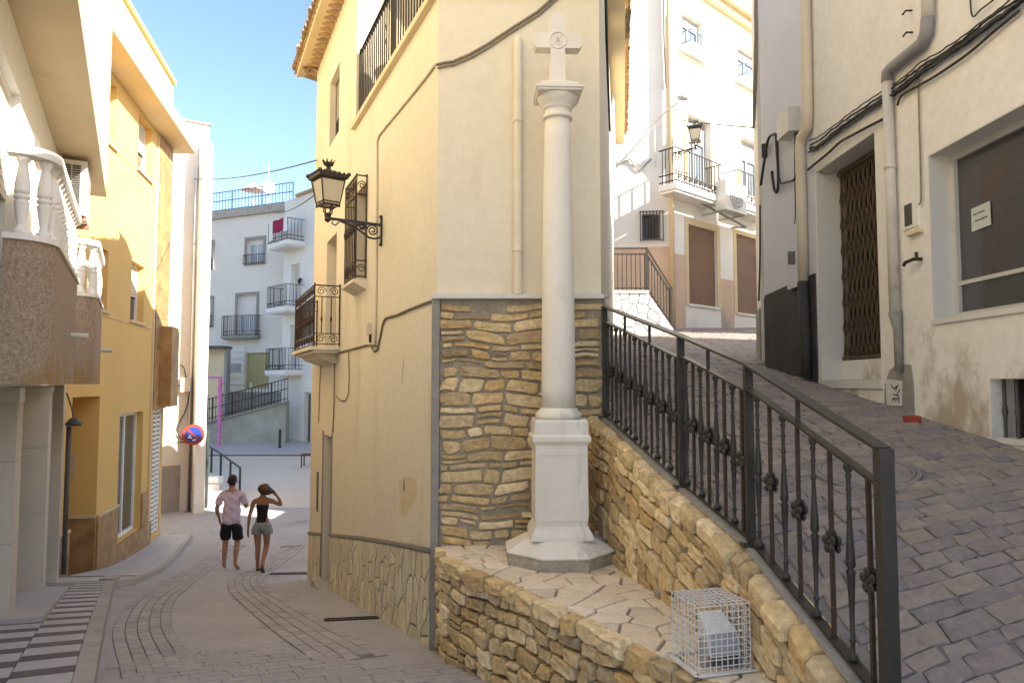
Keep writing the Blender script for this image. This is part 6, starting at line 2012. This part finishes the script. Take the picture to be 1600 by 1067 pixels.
# ------------------------------------------------------------------ far end of the lower street
WG = Wall((-11.0, 34.0), -66.6, -1)
gb_ = thing('grey_apartment_building', 'pale grey apartment building with dark window frames at the end of the lower street', 'building', (-14, 36, -2.3))
ztop = WG.hit(380, 338)[1]
def wg(px0, py0, px1, py1):
    a = WG.hit(px0, (py0 + py1) / 2)[0]; b = WG.hit(px1, (py0 + py1) / 2)[0]
    m = (px0 + px1) / 2
    return (min(a, b), max(a, b), WG.hit(m, py1)[1], WG.hit(m, py0)[1])
ow = [wg(386, 374, 412, 410), wg(371, 461, 401, 522), wg(318, 380, 332, 418), wg(318, 467, 331, 508), wg(383, 551, 421, 607)]
build('wall', wall_mesh(WG, -.6, 9.5, -3, ztop, [o + (.22,) for o in ow], .6), M['greywall'], gb_)
g = G(); g.wb(WG, -.6, 9.5, ztop, ztop + .38, -.5, .14); build('cornice', g, M['cement'], gb_)
g = G(); g.wb(WG, -.6, 9.5, ztop - .1, ztop + .2, -8, -.51); build('roof', g, M['cement'], gb_)
for i, o in enumerate(ow[:4]):
    window(gb_, WG, o[0], o[1], o[2], o[3], .22, M['white'], M['glass_pale'], .06, 1, blind=.5 if i != 0 else .2, blind_m=M['white'])
    g = G(); t_ = .13
    g.wb(WG, o[0] - t_, o[0] - .001, o[2] - t_, o[3] + t_, -.02, .05).wb(WG, o[1] + .001, o[1] + t_, o[2] - t_, o[3] + t_, -.02, .05).wb(WG, o[0], o[1], o[3] + .001, o[3] + t_, -.02, .048).wb(WG, o[0], o[1], o[2] - t_, o[2] - .001, -.02, .048)
    build('window_surround', g, M['cement'], gb_)
def rail_front(house, W, u0, u1, z0, h, d, m_, nb, name='window_guard'):
    g = G()
    for z in (z0, z0 + h):
        g.bar(W.P(u0, z, d), W.P(u1, z, d), .035, .03); g.bar(W.P(u0, z, 0), W.P(u0, z, d), .03, .03); g.bar(W.P(u1, z, 0), W.P(u1, z, d), .03, .03)
    for k in range(nb + 1):
        u = lerp(u0, u1, k / nb); g.bar(W.P(u, z0, d), W.P(u, z0 + h, d), .02, .02, up=(0, 1, 0))
    return build(name, g, m_, house)
rail_front(gb_, WG, ow[0][0] - .1, ow[0][1] + .1, ow[0][2] - .05, .42, .15, M['iron'], 10)
rail_front(gb_, WG, ow[2][0] - .1, ow[2][1] + .1, ow[2][2] - .05, .42, .15, M['iron'], 8)
rail_front(gb_, WG, ow[3][0] - .1, ow[3][1] + .1, ow[3][2] - .05, .5, .15, M['iron'], 8)
b2 = wg(356, 490, 408, 525)
far_balcony(gb_, WG, b2[0], b2[1], b2[2], .45, M['iron'], M['cement'], .98, 16, .12, False)
# white rusticated ground floor and olive shop board
z_b = WG.hit(380, 540)[1]
for k in range(7):
    za = lerp(WG.hit(350, 612)[1], z_b, k / 7); zb = lerp(WG.hit(350, 612)[1], z_b, (k + 1) / 7)
    for a, b in ((-.6, ow[4][0] - .02), (ow[4][1] + .02, 3.75)):
        if a < b and zb < ow[4][3] + .9:
            build('rustic_band', G().wb(WG, a, b, za + .02, zb - .02, 0, .04), M['whitewall'], gb_)
g = G(); g.wb(WG, -.6, 3.75, -3, WG.hit(350, 612)[1] - .01, 0, .03); build('stone_base', g, M['cement'], gb_)
g = G(); o = ow[4]; g.wb(WG, o[0], o[1], o[2], o[3], -.2, -.12); bo = build('shop_board', g, M['olive'], gb_)
for k in range(5):
    u = lerp(o[0], o[1], (k + .5) / 5.5); build('board_seam', G().wb(WG, u - .01, u + .01, o[2] + .02, o[3] - .02, -.119, -.11), M['ochre_trim'], bo)
g = G(); q = wg(388, 597, 392, 606); g.wb(WG, q[0], q[1], q[2], q[3], -.1, -.09); build('notice', g, M['white'], gb_)
q = wg(357, 568, 377, 580); build('street_plate', G().wb(WG, q[0], q[1], q[2], q[3], .045, .06), M['glass_pale'], gb_)
# roof terrace railing
g = G(); z0 = ztop + .40
for z in (z0 + .08, z0 + .55, z0 + 1.0):
    g.bar(WG.P(-.4, z, -.1), WG.P(9.3, z, -.1), .04, .035)
rr_ = build('roof_railing', g, M['blueiron'], gb_)
for k in range(46):
    u = lerp(-.4, 9.3, k / 45); thick = .06 if k % 9 == 0 else .022
    build('bar', G().bar(WG.P(u, z0 - .03, -.1), WG.P(u, z0 + 1.02, -.1), thick, thick, up=(0, 1, 0)), M['blueiron'], rr_)
# parasol and white dish on the roof
pp = WG.pt(396, 318, -1.2); pp.z = ztop + .2
para = thing('parasol', 'orange and white parasol on the roof terrace of the grey building', 'parasol', pp)
build('pole', G().tube([pp, pp + V(0, 0, 1.9)], .03, 6), M['white'], para)
g = G(); g.lathe([(.62, 1.45), (.40, 1.66), (.06, 1.86), (.0, 1.90)], pp, 8); build('canopy', g, M['parasol'], para)
d_ = WG.pt(419, 318, -.8); d_.z = ztop + .2
dish = thing('satellite_dish', 'white satellite dish on the roof terrace beside the parasol', 'satellite dish', d_)
build('mast', G().tube([d_, d_ + V(0, 0, 2.5)], .035, 6), M['white'], dish)
g = G(); g.lathe([(.05, 0), (.2, .03), (.34, .10), (.36, .12), (.34, .13), (.05, .03)], (0, 0, 0), 14)
m4 = Matrix.Translation(d_ + V(0, -.05, 1.3)) @ Euler((R(70), 0, R(25))).to_matrix().to_4x4()
g.v = [m4 @ p for p in g.v]; build('reflector', g, M['white'], dish, smooth=True)

# white building with stacked balconies
WV = Wall((-10.75, 33.2), 135, 1)
wv = thing('white_balcony_building', 'white building with three stacked iron balconies at the bend of the lower street', 'building', (-9.4, 32.5, -2.5))
zt2 = at_depth(470, 300, 31.5).z
dro = [(.75, 1.55, .66, 2.7), (.75, 1.55, 3.5, 5.5)]
gd_ = (2.15, 2.75, -2.7, -.35)
build('wall', wall_mesh(WV, 0, 7, -3.2, zt2, [d + (.2,) for d in dro + [gd_]], 1.0), M['whitewall'], wv)
for d in dro:
    window(wv, WV, d[0], d[1], d[2], d[3], .2, M['white'], M['glass_pale'], .08, 1, blind=.6, blind_m=M['shutter_cream'], name='balcony_door')
window(wv, WV, gd_[0], gd_[1], gd_[2], gd_[3], .2, M['shutter_cream'], M['glass_green'], .08, 0, name='shop_door')
for z in (.62, 3.46, 6.42):
    far_balcony(wv, WV, .05, 1.95, z, .85, M['iron'], M['white'], .98, 15, .2, z < 5)
g = G(); g.wb(WV, 1.2, 7, zt2 - .02, zt2 + .10, -.9, .12); build('roof_edge', g, M['tileclay'], wv)
g = G(); g.wb(WV, 2.4, 7, zt2, zt2 + 1.7, -3, -.6); build('attic', g, M['whitewall'], wv)
g = G(); g.wb(WV, 2.3, 7, zt2 + 1.701, zt2 + 1.82, -3, -.5); build('attic_roof', g, M['tileclay'], wv)
g = G(); p = WV.P(1.75, 4.75, .12); g.tube([p - WV.n * .12, p], .03, 6); g.lathe([(.05, -.2), (.09, -.02), (.02, .06)], p + V(0, 0, -.05), 6); build('wall_lamp', g, M['iron'], wv)
# towel over the top balcony
def cloth(W, u0, u1, z0, z1, d, m_, name, label):
    g = G(); n = 9
    for i in range(n + 1):
        u = lerp(u0, u1, i / n)
        off = .03 * math.sin(i * 1.9)
        for z, dd in ((z0, d + .03 + off), ((z0 + z1) / 2, d + .025 + off * .6), (z1, d + .02), (z1 + .02, d - .02), (z1 - .25, d - .05)):
            g.v.append(W.P(u, z + .02 * math.sin(i), dd))
    for i in range(n):
        for k in range(4):
            a = i * 5 + k; g.f.append((a, a + 1, a + 6, a + 5))
    o = build(name, g, m_); sm = o.modifiers.new('thickness', 'SOLIDIFY'); sm.thickness = .012
    return tag(o, label, 'towel')
cloth(WV, .55, 1.55, 6.85, 7.43, .83, M['towel'], 'hanging_towel', 'crimson towel hung over the top balcony of the white building')
cloth(WV, .20, .52, 6.55, 7.43, .83, M['white'], 'hanging_towel', 'white towel hung beside the crimson one on the top balcony')
cloth(WV, 1.58, 1.90, 6.8, 7.43, .83, M['white'], 'hanging_towel', 'white towel at the right end of the top balcony, past the crimson one')

# ramp wall with iron railing
ry = 31.2
rp_ = thing('ramp_wall', 'sloping lichen-grey ramp wall below the grey apartment building', 'ramp wall', (-11.9, ry, -2.6))
a_, b_ = at_depth(312, 665, ry), at_depth(447, 629, ry)
g = G(); g.prism([V(a_.x - .6, ry, -3.3), V(b_.x, ry, -3.3), b_, V(a_.x - .6, ry, a_.z - .12)], (0, .5, 0)); build('wall', g, M['ramp'], rp_)
g = G(); g.bar(V(a_.x - .6, ry + .2, a_.z - .10), b_ + V(0, .2, .035), .62, .07); build('coping', g, M['cement'], rp_)
rg = thing('ramp_railing', 'dark iron railing climbing along the ramp wall in front of the grey building', 'railing', (-11.9, ry + .2, -1.2))
A, B = a_ + V(-.4, .2, .0), b_ + V(0, .2, .07)
g = G()
for h in (.12, .55, .98):
    g.bar(A + V(0, 0, h), B + V(0, 0, h), .04, .04)
build('rail', g, M['iron'], rg)
for k in range(30):
    p = A.lerp(B, k / 29); t_ = .055 if k % 6 == 0 else .022
    build('bar', G().bar(p, p + V(0, 0, .99), t_, t_, up=(0, 1, 0)), M['iron'], rg)
# pink painted frame and small yellow shop front behind
ky = 30.6
kf = thing('pink_frame', 'magenta painted post and arm at the foot of the ramp', 'frame', at_depth(342, 680, ky))
b_ = at_depth(342, 681, ky); t_ = at_depth(342, 588, ky); l_ = at_depth(318, 588, ky)
build('post', G().bar(V(b_.x, ky, gl(0, ky) - .02), V(b_.x, ky, t_.z), .12, .12, up=(0, 1, 0)), M['magenta'], kf)
build('arm', G().bar(V(l_.x, ky, t_.z - .05), V(b_.x - .07, ky, t_.z - .05), .08, .10), M['magenta'], kf)
for k in range(6):
    z = lerp(gl(0, ky) + .5, t_.z - .3, k / 5); build('notch', G().bar(V(b_.x + .062, ky, z), V(b_.x + .12, ky, z + .06), .1, .1), M['magenta'], kf)
WK = Wall((at_depth(351, 600, 33.0).x, 33.0), -88, -1)
ks = thing('yellow_corner_shop', 'small yellow shop front with dark canopy left of the grey building', 'shop', (-14.2, 33.5, -2.4))
zk = at_depth(330, 545, 33).z
build('wall', wall_mesh(WK, 0, 5, -3.2, zk, [(.75, 1.7, -2.6, -.5, .2)], .5), M['cream'], ks)
g = G(); g.wb(WK, -.1, 5, zk + .001, zk + .12, -.5, .5); build('canopy', g, M['darkdoor'], ks)
g = G(); g.wb(WK, .75, 1.7, -2.6, -.5, -.19, -.14); build('door', g, M['wood'], ks)
g = G(); g.wb(WK, -.12, -.002, -3, zk, -.3, .1); build('drainpipe', g, M['pipe_grey'], ks)
g = G(); q = WK.P(.9, zk - 1.0, 0); g.wb(WK, .95, 1.7, zk - 1.35, zk - .75, .02, .3); build('air_unit', g, M['ac'], ks)

# bollard, chair, handrail, green post, steps
b_ = at_ground(437, 701, gl)
bo = thing('bollard', 'black iron bollard on the pavement edge at the far bend', 'bollard', (b_.x, b_.y, gl(b_.x, b_.y)))
build('body', G().lathe([(.075, -.02), (.075, .06), (.055, .08), (.055, .66), (.07, .68), (.07, .72), (.05, .74)], (b_.x, b_.y, gl(b_.x, b_.y)), 10), M['iron'], bo)
build('cap', G().ball((b_.x, b_.y, gl(b_.x, b_.y) + .77), .06, 8, 5), M['iron'], bo)
b_ = at_ground(481, 729, gl); z0 = gl(b_.x, b_.y)
ch = thing('wooden_chair', 'small brown wooden chair by the wall beyond the corner house', 'chair', (b_.x, b_.y, z0))
build('seat', G().bx(b_.x - .22, b_.x + .22, b_.y - .2, b_.y + .2, z0 + .42, z0 + .47), M['wood'], ch)
build('backrest', G().bx(b_.x + .17, b_.x + .22, b_.y - .2, b_.y + .2, z0 + .471, z0 + .95), M['wood'], ch)
for sx in (-1, 1):
    for sy_ in (-1, 1):
        build('leg', G().bx(b_.x + sx * .19 - .02, b_.x + sx * .19 + .02, b_.y + sy_ * .17 - .02, b_.y + sy_ * .17 + .02, z0, z0 + .419), M['wood'], ch)
hr = thing('steel_handrail', 'dark steel handrail stepping down the slope behind the walking man', 'handrail', at_ground(345, 750, gl))
prs = [(316.5, 720, 692), (330, 738, 700), (344.5, 750, 709), (359.5, 760, 720), (374.5, 769, 731)]
tp_ = []
for px, yb, yt in prs:
    p = at_ground(px, yb, gl); z1_ = at_depth(px, yt, p.y).z
    build('post', G().bar(V(p.x, p.y, p.z - .05), V(p.x, p.y, z1_), .055, .055, up=(0, 1, 0)), M['green'], hr); tp_.append(V(p.x, p.y, z1_))
for a, b in zip(tp_, tp_[1:]):
    build('rail', G().bar(a, b, .05, .04), M['green'], hr)
p = at_ground(322, 793, gl); z1_ = at_depth(324, 676, p.y).z
gp = thing('green_post', 'slim green steel post beside the poles of the white building', 'post', (p.x, p.y, gl(p.x, p.y)))
build('shaft', G().tube([V(p.x, p.y, p.z - .05), V(p.x, p.y, z1_)], .045, 8), M['green'], gp); build('cap', G().ball((p.x, p.y, z1_), .06, 8, 5), M['green'], gp)
st = thing('entrance_steps', 'pale steps beside the white building behind the handrail', 'steps', at_ground(330, 785, gl))
for k in range(4):
    a = at_ground(313, 792, gl); yy = a.y + .25 + k * .34; zb = gl(0, yy)
    x0 = at_depth(300, 700, yy).x; x1 = at_depth(347 - k * 1.5, 700, yy).x
    build('step', G().bx(x0, x1, yy, yy + .345, zb - .3, gl(0, a.y) + .17 * (k + 1)), M['white'] if k % 2 else M['tile_white'], st)
# wires over the lower street
a_ = WW.P(-.4, WW.hit(300, 280)[1], .05); b_ = WLf.P(6.3, WLf.hit(500, 250)[1], .05)
def sag(a, b, s, n=10):
    return [a.lerp(b, k / n) - V(0, 0, s * 4 * (k / n) * (1 - k / n)) for k in range(n + 1)]
tag(build('overhead_wire', G().tube(sag(a_, b_, .12), .012, 5), M['cable']), 'thin dark wire crossing the sky between the white building and the corner house', 'wire', 'wires over the lower street')
a_ = WG.P(1.0, ztop + .3, .1); b_ = WLf.P(6.5, 3.1, .05)
tag(build('overhead_wire', G().tube(sag(a_, b_, .3), .012, 5), M['cable']), 'thin wire from the grey building roof rising towards the corner house', 'wire', 'wires over the lower street')
# hill slope with houses is hidden; only a low earth bank closes the street end
# ------------------------------------------------------------------ two people walking away
def skin(name, nodes, edges, material, parent, frame, sub=2, post=None):
    names = list(nodes)
    me = bpy.data.meshes.new(name)
    me.from_pydata([nodes[k][0] for k in names], [(names.index(a), names.index(b)) for a, b in edges], [])
    tmp = bpy.data.objects.new(name, me); COL.objects.link(tmp)
    md = tmp.modifiers.new('skin', 'SKIN'); md.use_smooth_shade = True; md.branch_smoothing = .3
    lay = me.skin_vertices[0].data
    for i, k in enumerate(names):
        r = nodes[k][1]
        lay[i].radius = (r, r) if not isinstance(r, tuple) else r
        lay[i].use_root = (i == 0)
    sb = tmp.modifiers.new('sub', 'SUBSURF'); sb.levels = sub; sb.render_levels = sub
    bpy.context.view_layer.update()
    dg = bpy.context.evaluated_depsgraph_get()
    m2 = bpy.data.meshes.new_from_object(tmp.evaluated_get(dg))
    bpy.data.objects.remove(tmp)
    for v in m2.vertices:
        p = Vector(v.co)
        if post:
            p = post(p)
        v.co = frame @ p
    m2.materials.clear(); m2.materials.append(material)
    for p in m2.polygons:
        p.use_smooth = True
    lo = V(*[min(v.co[i] for v in m2.vertices) for i in range(3)]); hi = V(*[max(v.co[i] for v in m2.vertices) for i in range(3)])
    org = V((lo.x + hi.x) / 2, (lo.y + hi.y) / 2, lo.z)
    for v in m2.vertices:
        v.co = v.co - org
    m2.name = name
    o = bpy.data.objects.new(name, m2)
    attach(o, parent, org)
    return o

def hand_nodes(N, E, pre, wrist, palm, fdir, side, thumb):
    """palm with five bent fingers; fdir: finger direction, side: across the palm"""
    N[pre + 'palm'] = (palm, .026)
    E.append((wrist, pre + 'palm'))
    fdir = Vector(fdir).normalized(); side = Vector(side).normalized(); curl = fdir.cross(side).normalized()
    for i, L in enumerate((.070, .080, .074, .058)):
        b = Vector(palm) + side * (-.027 + .018 * i) + fdir * .035
        m_ = b + fdir * (L * .5) + curl * .008; t_ = b + fdir * (L * .9) + curl * .03
        for nm, q, r in (('b', b, .0095), ('m', m_, .0085), ('t', t_, .0075)):
            N[f'{pre}f{i}{nm}'] = (tuple(q), r)
        E.append((pre + 'palm', f'{pre}f{i}b')); E.append((f'{pre}f{i}b', f'{pre}f{i}m')); E.append((f'{pre}f{i}m', f'{pre}f{i}t'))
    b = Vector(palm) + Vector(thumb).normalized() * .032 + fdir * .004; t_ = b + fdir * .045 + Vector(thumb).normalized() * .012
    N[pre + 'tb'] = (tuple(b), .0105); N[pre + 'tt'] = (tuple(t_), .009)
    E.append((pre + 'palm', pre + 'tb')); E.append((pre + 'tb', pre + 'tt'))

def place(px, py):
    p = at_ground(px, py, gl)
    return p

def flat(lo, hi, k, xm=.26):
    def f(p):
        if lo < p.z < hi and abs(p.x) < xm:
            p = V(p.x, p.y * k, p.z)
        return p
    return f

def folds(f, a=.007):
    def h(p):
        p = f(p)
        w_ = a * (math.sin(38 * p.z + 14 * p.x + 2 * math.sin(9 * p.x)) + .6 * math.sin(21 * p.z - 23 * p.x + 1.3))
        n_ = V(p.x, p.y, 0)
        return p + (n_.normalized() * w_ if n_.length > .01 else V(0, 0, 0))
    return h

# --- man in a pale lilac T-shirt
pm = place(360, 889)
zm0 = gl(pm.x, pm.y)
man = thing('person', 'person in a pale lilac T-shirt and black shorts walking away down the street', 'person', (pm.x, pm.y, zm0))
FM = Matrix.Translation((pm.x, pm.y, zm0)) @ Matrix.Rotation(R(8), 4, 'Z')
N = {'pelvis': ((0, 0, .96), .125), 'waist': ((0, .0, 1.10), .105), 'chest': ((0, .01, 1.30), .13), 'upper': ((0, .0, 1.42), .105), 'neck': ((0, .0, 1.50), .058), 'skull0': ((0, .012, 1.575), .066), 'skull1': ((0, .022, 1.655), .088), 'skull2': ((0, .018, 1.715), .07),
     'hipL': ((-.095, 0, .90), .092), 'kneeL': ((-.11, .05, .50), .056), 'calfL': ((-.11, .01, .36), .055), 'ankL': ((-.115, -.01, .10), .036), 'heelL': ((-.118, -.03, .045), .034), 'ballL': ((-.135, .12, .032), .034), 'toeL': ((-.14, .18, .026), .022),
     'hipR': ((.095, 0, .90), .092), 'kneeR': ((.115, .02, .50), .056), 'calfR': ((.115, -.07, .37), .055), 'ankR': ((.115, -.16, .14), .036), 'heelR': ((.118, -.19, .10), .033), 'ballR': ((.15, -.07, .034), .034), 'toeR': ((.165, -.02, .024), .022),
     'shL': ((-.185, .0, 1.405), .062), 'elbL': ((-.265, -.03, 1.14), .040), 'foreL': ((-.262, .02, 1.05), .038), 'wriL': ((-.235, .09, .925), .027),
     'shR': ((.185, .0, 1.405), .062), 'elbR': ((.255, .03, 1.15), .040), 'foreR': ((.245, .12, 1.17), .037), 'wriR': ((.19, .26, 1.24), .026)}
E = [('pelvis', 'waist'), ('waist', 'chest'), ('chest', 'upper'), ('upper', 'neck'), ('neck', 'skull0'), ('skull0', 'skull1'), ('skull1', 'skull2')]
for s_ in 'LR':
    E += [('pelvis', 'hip' + s_), ('hip' + s_, 'knee' + s_), ('knee' + s_, 'calf' + s_), ('calf' + s_, 'ank' + s_), ('ank' + s_, 'heel' + s_), ('ank' + s_, 'ball' + s_), ('ball' + s_, 'toe' + s_), ('upper', 'sh' + s_), ('sh' + s_, 'elb' + s_), ('elb' + s_, 'fore' + s_), ('fore' + s_, 'wri' + s_)]
hand_nodes(N, E, 'hl', 'wriL', (-.228, .11, .87), (0.05, .1, -1), (0, 1, .1), (.3, 1, 0))
hand_nodes(N, E, 'hr', 'wriR', (.165, .31, 1.275), (-.4, .5, .6), (.6, .6, -.1), (-.2, -.2, 1))
skin('body', N, E, M['skin'], man, FM, 2, flat(.85, 1.46, .78))
Nc = {'hem': ((0, 0, .80), .185), 'hip': ((0, 0, .96), .182), 'waist': ((0, .0, 1.12), .165), 'chest': ((0, .01, 1.30), .172), 'upper': ((0, .0, 1.405), .125), 'neck': ((0, .0, 1.462), .076),
      'shL': ((-.19, .0, 1.395), .083), 'slL': ((-.236, -.015, 1.25), .073), 'seL': ((-.25, -.02, 1.20), .070), 'shR': ((.19, .0, 1.395), .083), 'slR': ((.23, .015, 1.25), .073), 'seR': ((.243, .02, 1.21), .070)}
skin('t_shirt', Nc, [('hem', 'hip'), ('hip', 'waist'), ('waist', 'chest'), ('chest', 'upper'), ('upper', 'neck'), ('upper', 'shL'), ('shL', 'slL'), ('slL', 'seL'), ('upper', 'shR'), ('shR', 'slR'), ('slR', 'seR')], M['shirt'], man, FM, 3, folds(flat(.5, 1.43, .80)))
Ns = {'top': ((0, 0, .98), .14), 'pel': ((0, 0, .91), .145), 'lL': ((-.10, 0, .84), .118), 'eL': ((-.112, .045, .58), .105), 'xL': ((-.113, .047, .535), .102), 'lR': ((.10, 0, .84), .118), 'eR': ((.118, .018, .58), .105), 'xR': ((.119, .018, .535), .102)}
skin('shorts', Ns, [('top', 'pel'), ('pel', 'lL'), ('lL', 'eL'), ('eL', 'xL'), ('pel', 'lR'), ('lR', 'eR'), ('eR', 'xR')], M['black_cloth'], man, FM, 3, folds(lambda p: p, .005))
def hairpart(pts, material, parent, F_, name='hair'):
    g = G()
    for c, r, sx, sy_, sz in pts:
        g.ball(c, r, 14, 9, sx, sy_, sz)
    g.v = [F_ @ p for p in g.v]
    return build(name, g, material, parent, smooth=True)
hairpart([((0, .0, 1.675), .092, .94, 1.0, 1.02), ((0, -.028, 1.63), .078, .95, .8, .95)], M['hair_dark'], man, FM)
hairpart([((-.093, .02, 1.625), .024, .45, .8, 1.25), ((.093, .02, 1.625), .024, .45, .8, 1.25)], M['skin'], man, FM, 'ears')
hairpart([((0, .105, 1.615), .016, .8, 1.2, 1.3), ((-.033, .095, 1.65), .012, 1.2, .6, .8), ((.033, .095, 1.65), .012, 1.2, .6, .8), ((0, .095, 1.575), .016, 1.5, .6, .4)], M['skin'], man, FM, 'face')

# --- woman in a black strapless top
pw_ = place(408, 893)
zw0 = gl(pw_.x, pw_.y)
wom = thing('person', 'person in a black strapless top and denim shorts holding up her brown hair', 'person', (pw_.x, pw_.y, zw0))
FW = Matrix.Translation((pw_.x, pw_.y, zw0)) @ Matrix.Rotation(R(4), 4, 'Z') @ Matrix.Scale(.955, 4)
N = {'pelvis': ((0, 0, .93), .130), 'waist': ((0, .0, 1.08), .095), 'chest': ((0, .01, 1.25), .115), 'upper': ((0, .0, 1.36), .088), 'neck': ((0, .0, 1.45), .046), 'skull0': ((0.005, .012, 1.52), .062), 'skull1': ((0.01, .022, 1.60), .084), 'skull2': ((0.01, .018, 1.655), .065),
     'hipL': ((-.095, 0, .86), .095), 'kneeL': ((-.075, .02, .47), .054), 'calfL': ((-.07, -.01, .34), .052), 'ankL': ((-.065, -.01, .09), .033), 'heelL': ((-.065, -.03, .04), .031), 'ballL': ((-.07, .11, .03), .031), 'toeL': ((-.07, .165, .024), .02),
     'hipR': ((.095, 0, .86), .095), 'kneeR': ((.085, .03, .47), .054), 'calfR': ((.085, -.09, .36), .052), 'ankR': ((.085, -.25, .20), .033), 'heelR': ((.088, -.30, .185), .031), 'ballR': ((.11, -.27, .055), .031), 'toeR': ((.12, -.25, .02), .02),
     'shL': ((-.165, .0, 1.345), .050), 'elbL': ((-.235, -.02, 1.06), .034), 'foreL': ((-.25, .0, .97), .032), 'wriL': ((-.275, .05, .80), .022),
     'shR': ((.165, .0, 1.35), .050), 'elbR': ((.365, -.03, 1.26), .034), 'foreR': ((.34, -.05, 1.36), .031), 'wriR': ((.255, -.07, 1.50), .022)}
E = [('pelvis', 'waist'), ('waist', 'chest'), ('chest', 'upper'), ('upper', 'neck'), ('neck', 'skull0'), ('skull0', 'skull1'), ('skull1', 'skull2')]
for s_ in 'LR':
    E += [('pelvis', 'hip' + s_), ('hip' + s_, 'knee' + s_), ('knee' + s_, 'calf' + s_), ('calf' + s_, 'ank' + s_), ('ank' + s_, 'heel' + s_), ('ank' + s_, 'ball' + s_), ('ball' + s_, 'toe' + s_), ('upper', 'sh' + s_), ('sh' + s_, 'elb' + s_), ('elb' + s_, 'fore' + s_), ('fore' + s_, 'wri' + s_)]
hand_nodes(N, E, 'hl', 'wriL', (-.285, .06, .745), (-.05, .1, -1), (0, 1, .1), (.3, 1, 0))
hand_nodes(N, E, 'hr', 'wriR', (.225, -.065, 1.535), (-.8, .1, .35), (.25, .1, .9), (.1, .9, .2))
skin('body', N, E, M['skin_dark'], wom, FW, 2, flat(.85, 1.40, .78))
Nt = {'hem': ((0, 0, .90), .138), 'hip': ((0, 0, 1.01), .118), 'waist': ((0, .0, 1.09), .106), 'rib': ((0, .01, 1.18), .118), 'chest': ((0, .01, 1.255), .130), 'edge': ((0, .008, 1.29), .128)}
skin('strapless_top', Nt, [('hem', 'hip'), ('hip', 'waist'), ('waist', 'rib'), ('rib', 'chest'), ('chest', 'edge')], M['black_cloth'], wom, FW, 2, flat(.5, 1.5, .80))
Ns = {'top': ((0, 0, .985), .128), 'pel': ((0, 0, .90), .142), 'lL': ((-.10, 0, .83), .118), 'eL': ((-.10, .01, .73), .112), 'xL': ((-.10, .01, .71), .111), 'lR': ((.10, 0, .83), .118), 'eR': ((.10, .012, .73), .112), 'xR': ((.10, .012, .71), .111)}
skin('denim_shorts', Ns, [('top', 'pel'), ('pel', 'lL'), ('lL', 'eL'), ('eL', 'xL'), ('pel', 'lR'), ('lR', 'eR'), ('eR', 'xR')], M['denim'], wom, FW, 3, folds(lambda p: p, .004))
Nh = {'crown': ((.0, .0, 1.65), .122), 'back': ((.02, -.05, 1.575), .128), 'mid': ((.11, -.07, 1.545), .098), 'tail': ((.19, -.075, 1.53), .055), 'tip': ((.235, -.08, 1.515), .024), 'end': ((.255, -.09, 1.45), .012)}
skin('hair', Nh, [('crown', 'back'), ('back', 'mid'), ('mid', 'tail'), ('tail', 'tip'), ('tip', 'end')], M['hair_brown'], wom, FW, 3, folds(lambda p: p, .004))
hairpart([((0.01, .102, 1.565), .014, .8, 1.2, 1.3), ((-.02, .095, 1.60), .011, 1.2, .6, .8), ((.04, .095, 1.60), .011, 1.2, .6, .8), ((0.01, .092, 1.53), .014, 1.5, .6, .4)], M['skin_dark'], wom, FW, 'face')
def shoe(nodes, F_, parent):
    return skin('shoe', nodes, [('h', 'm'), ('m', 't')], M['shoe'], parent, F_, 1)
shoe({'h': ((.088, -.315, .17), .040), 'm': ((.102, -.29, .10), .040), 't': ((.118, -.258, .035), .032)}, FW, wom)
shoe({'h': ((-.065, -.03, .045), .036), 'm': ((-.068, .06, .04), .037), 't': ((-.07, .15, .03), .028)}, FW, wom)
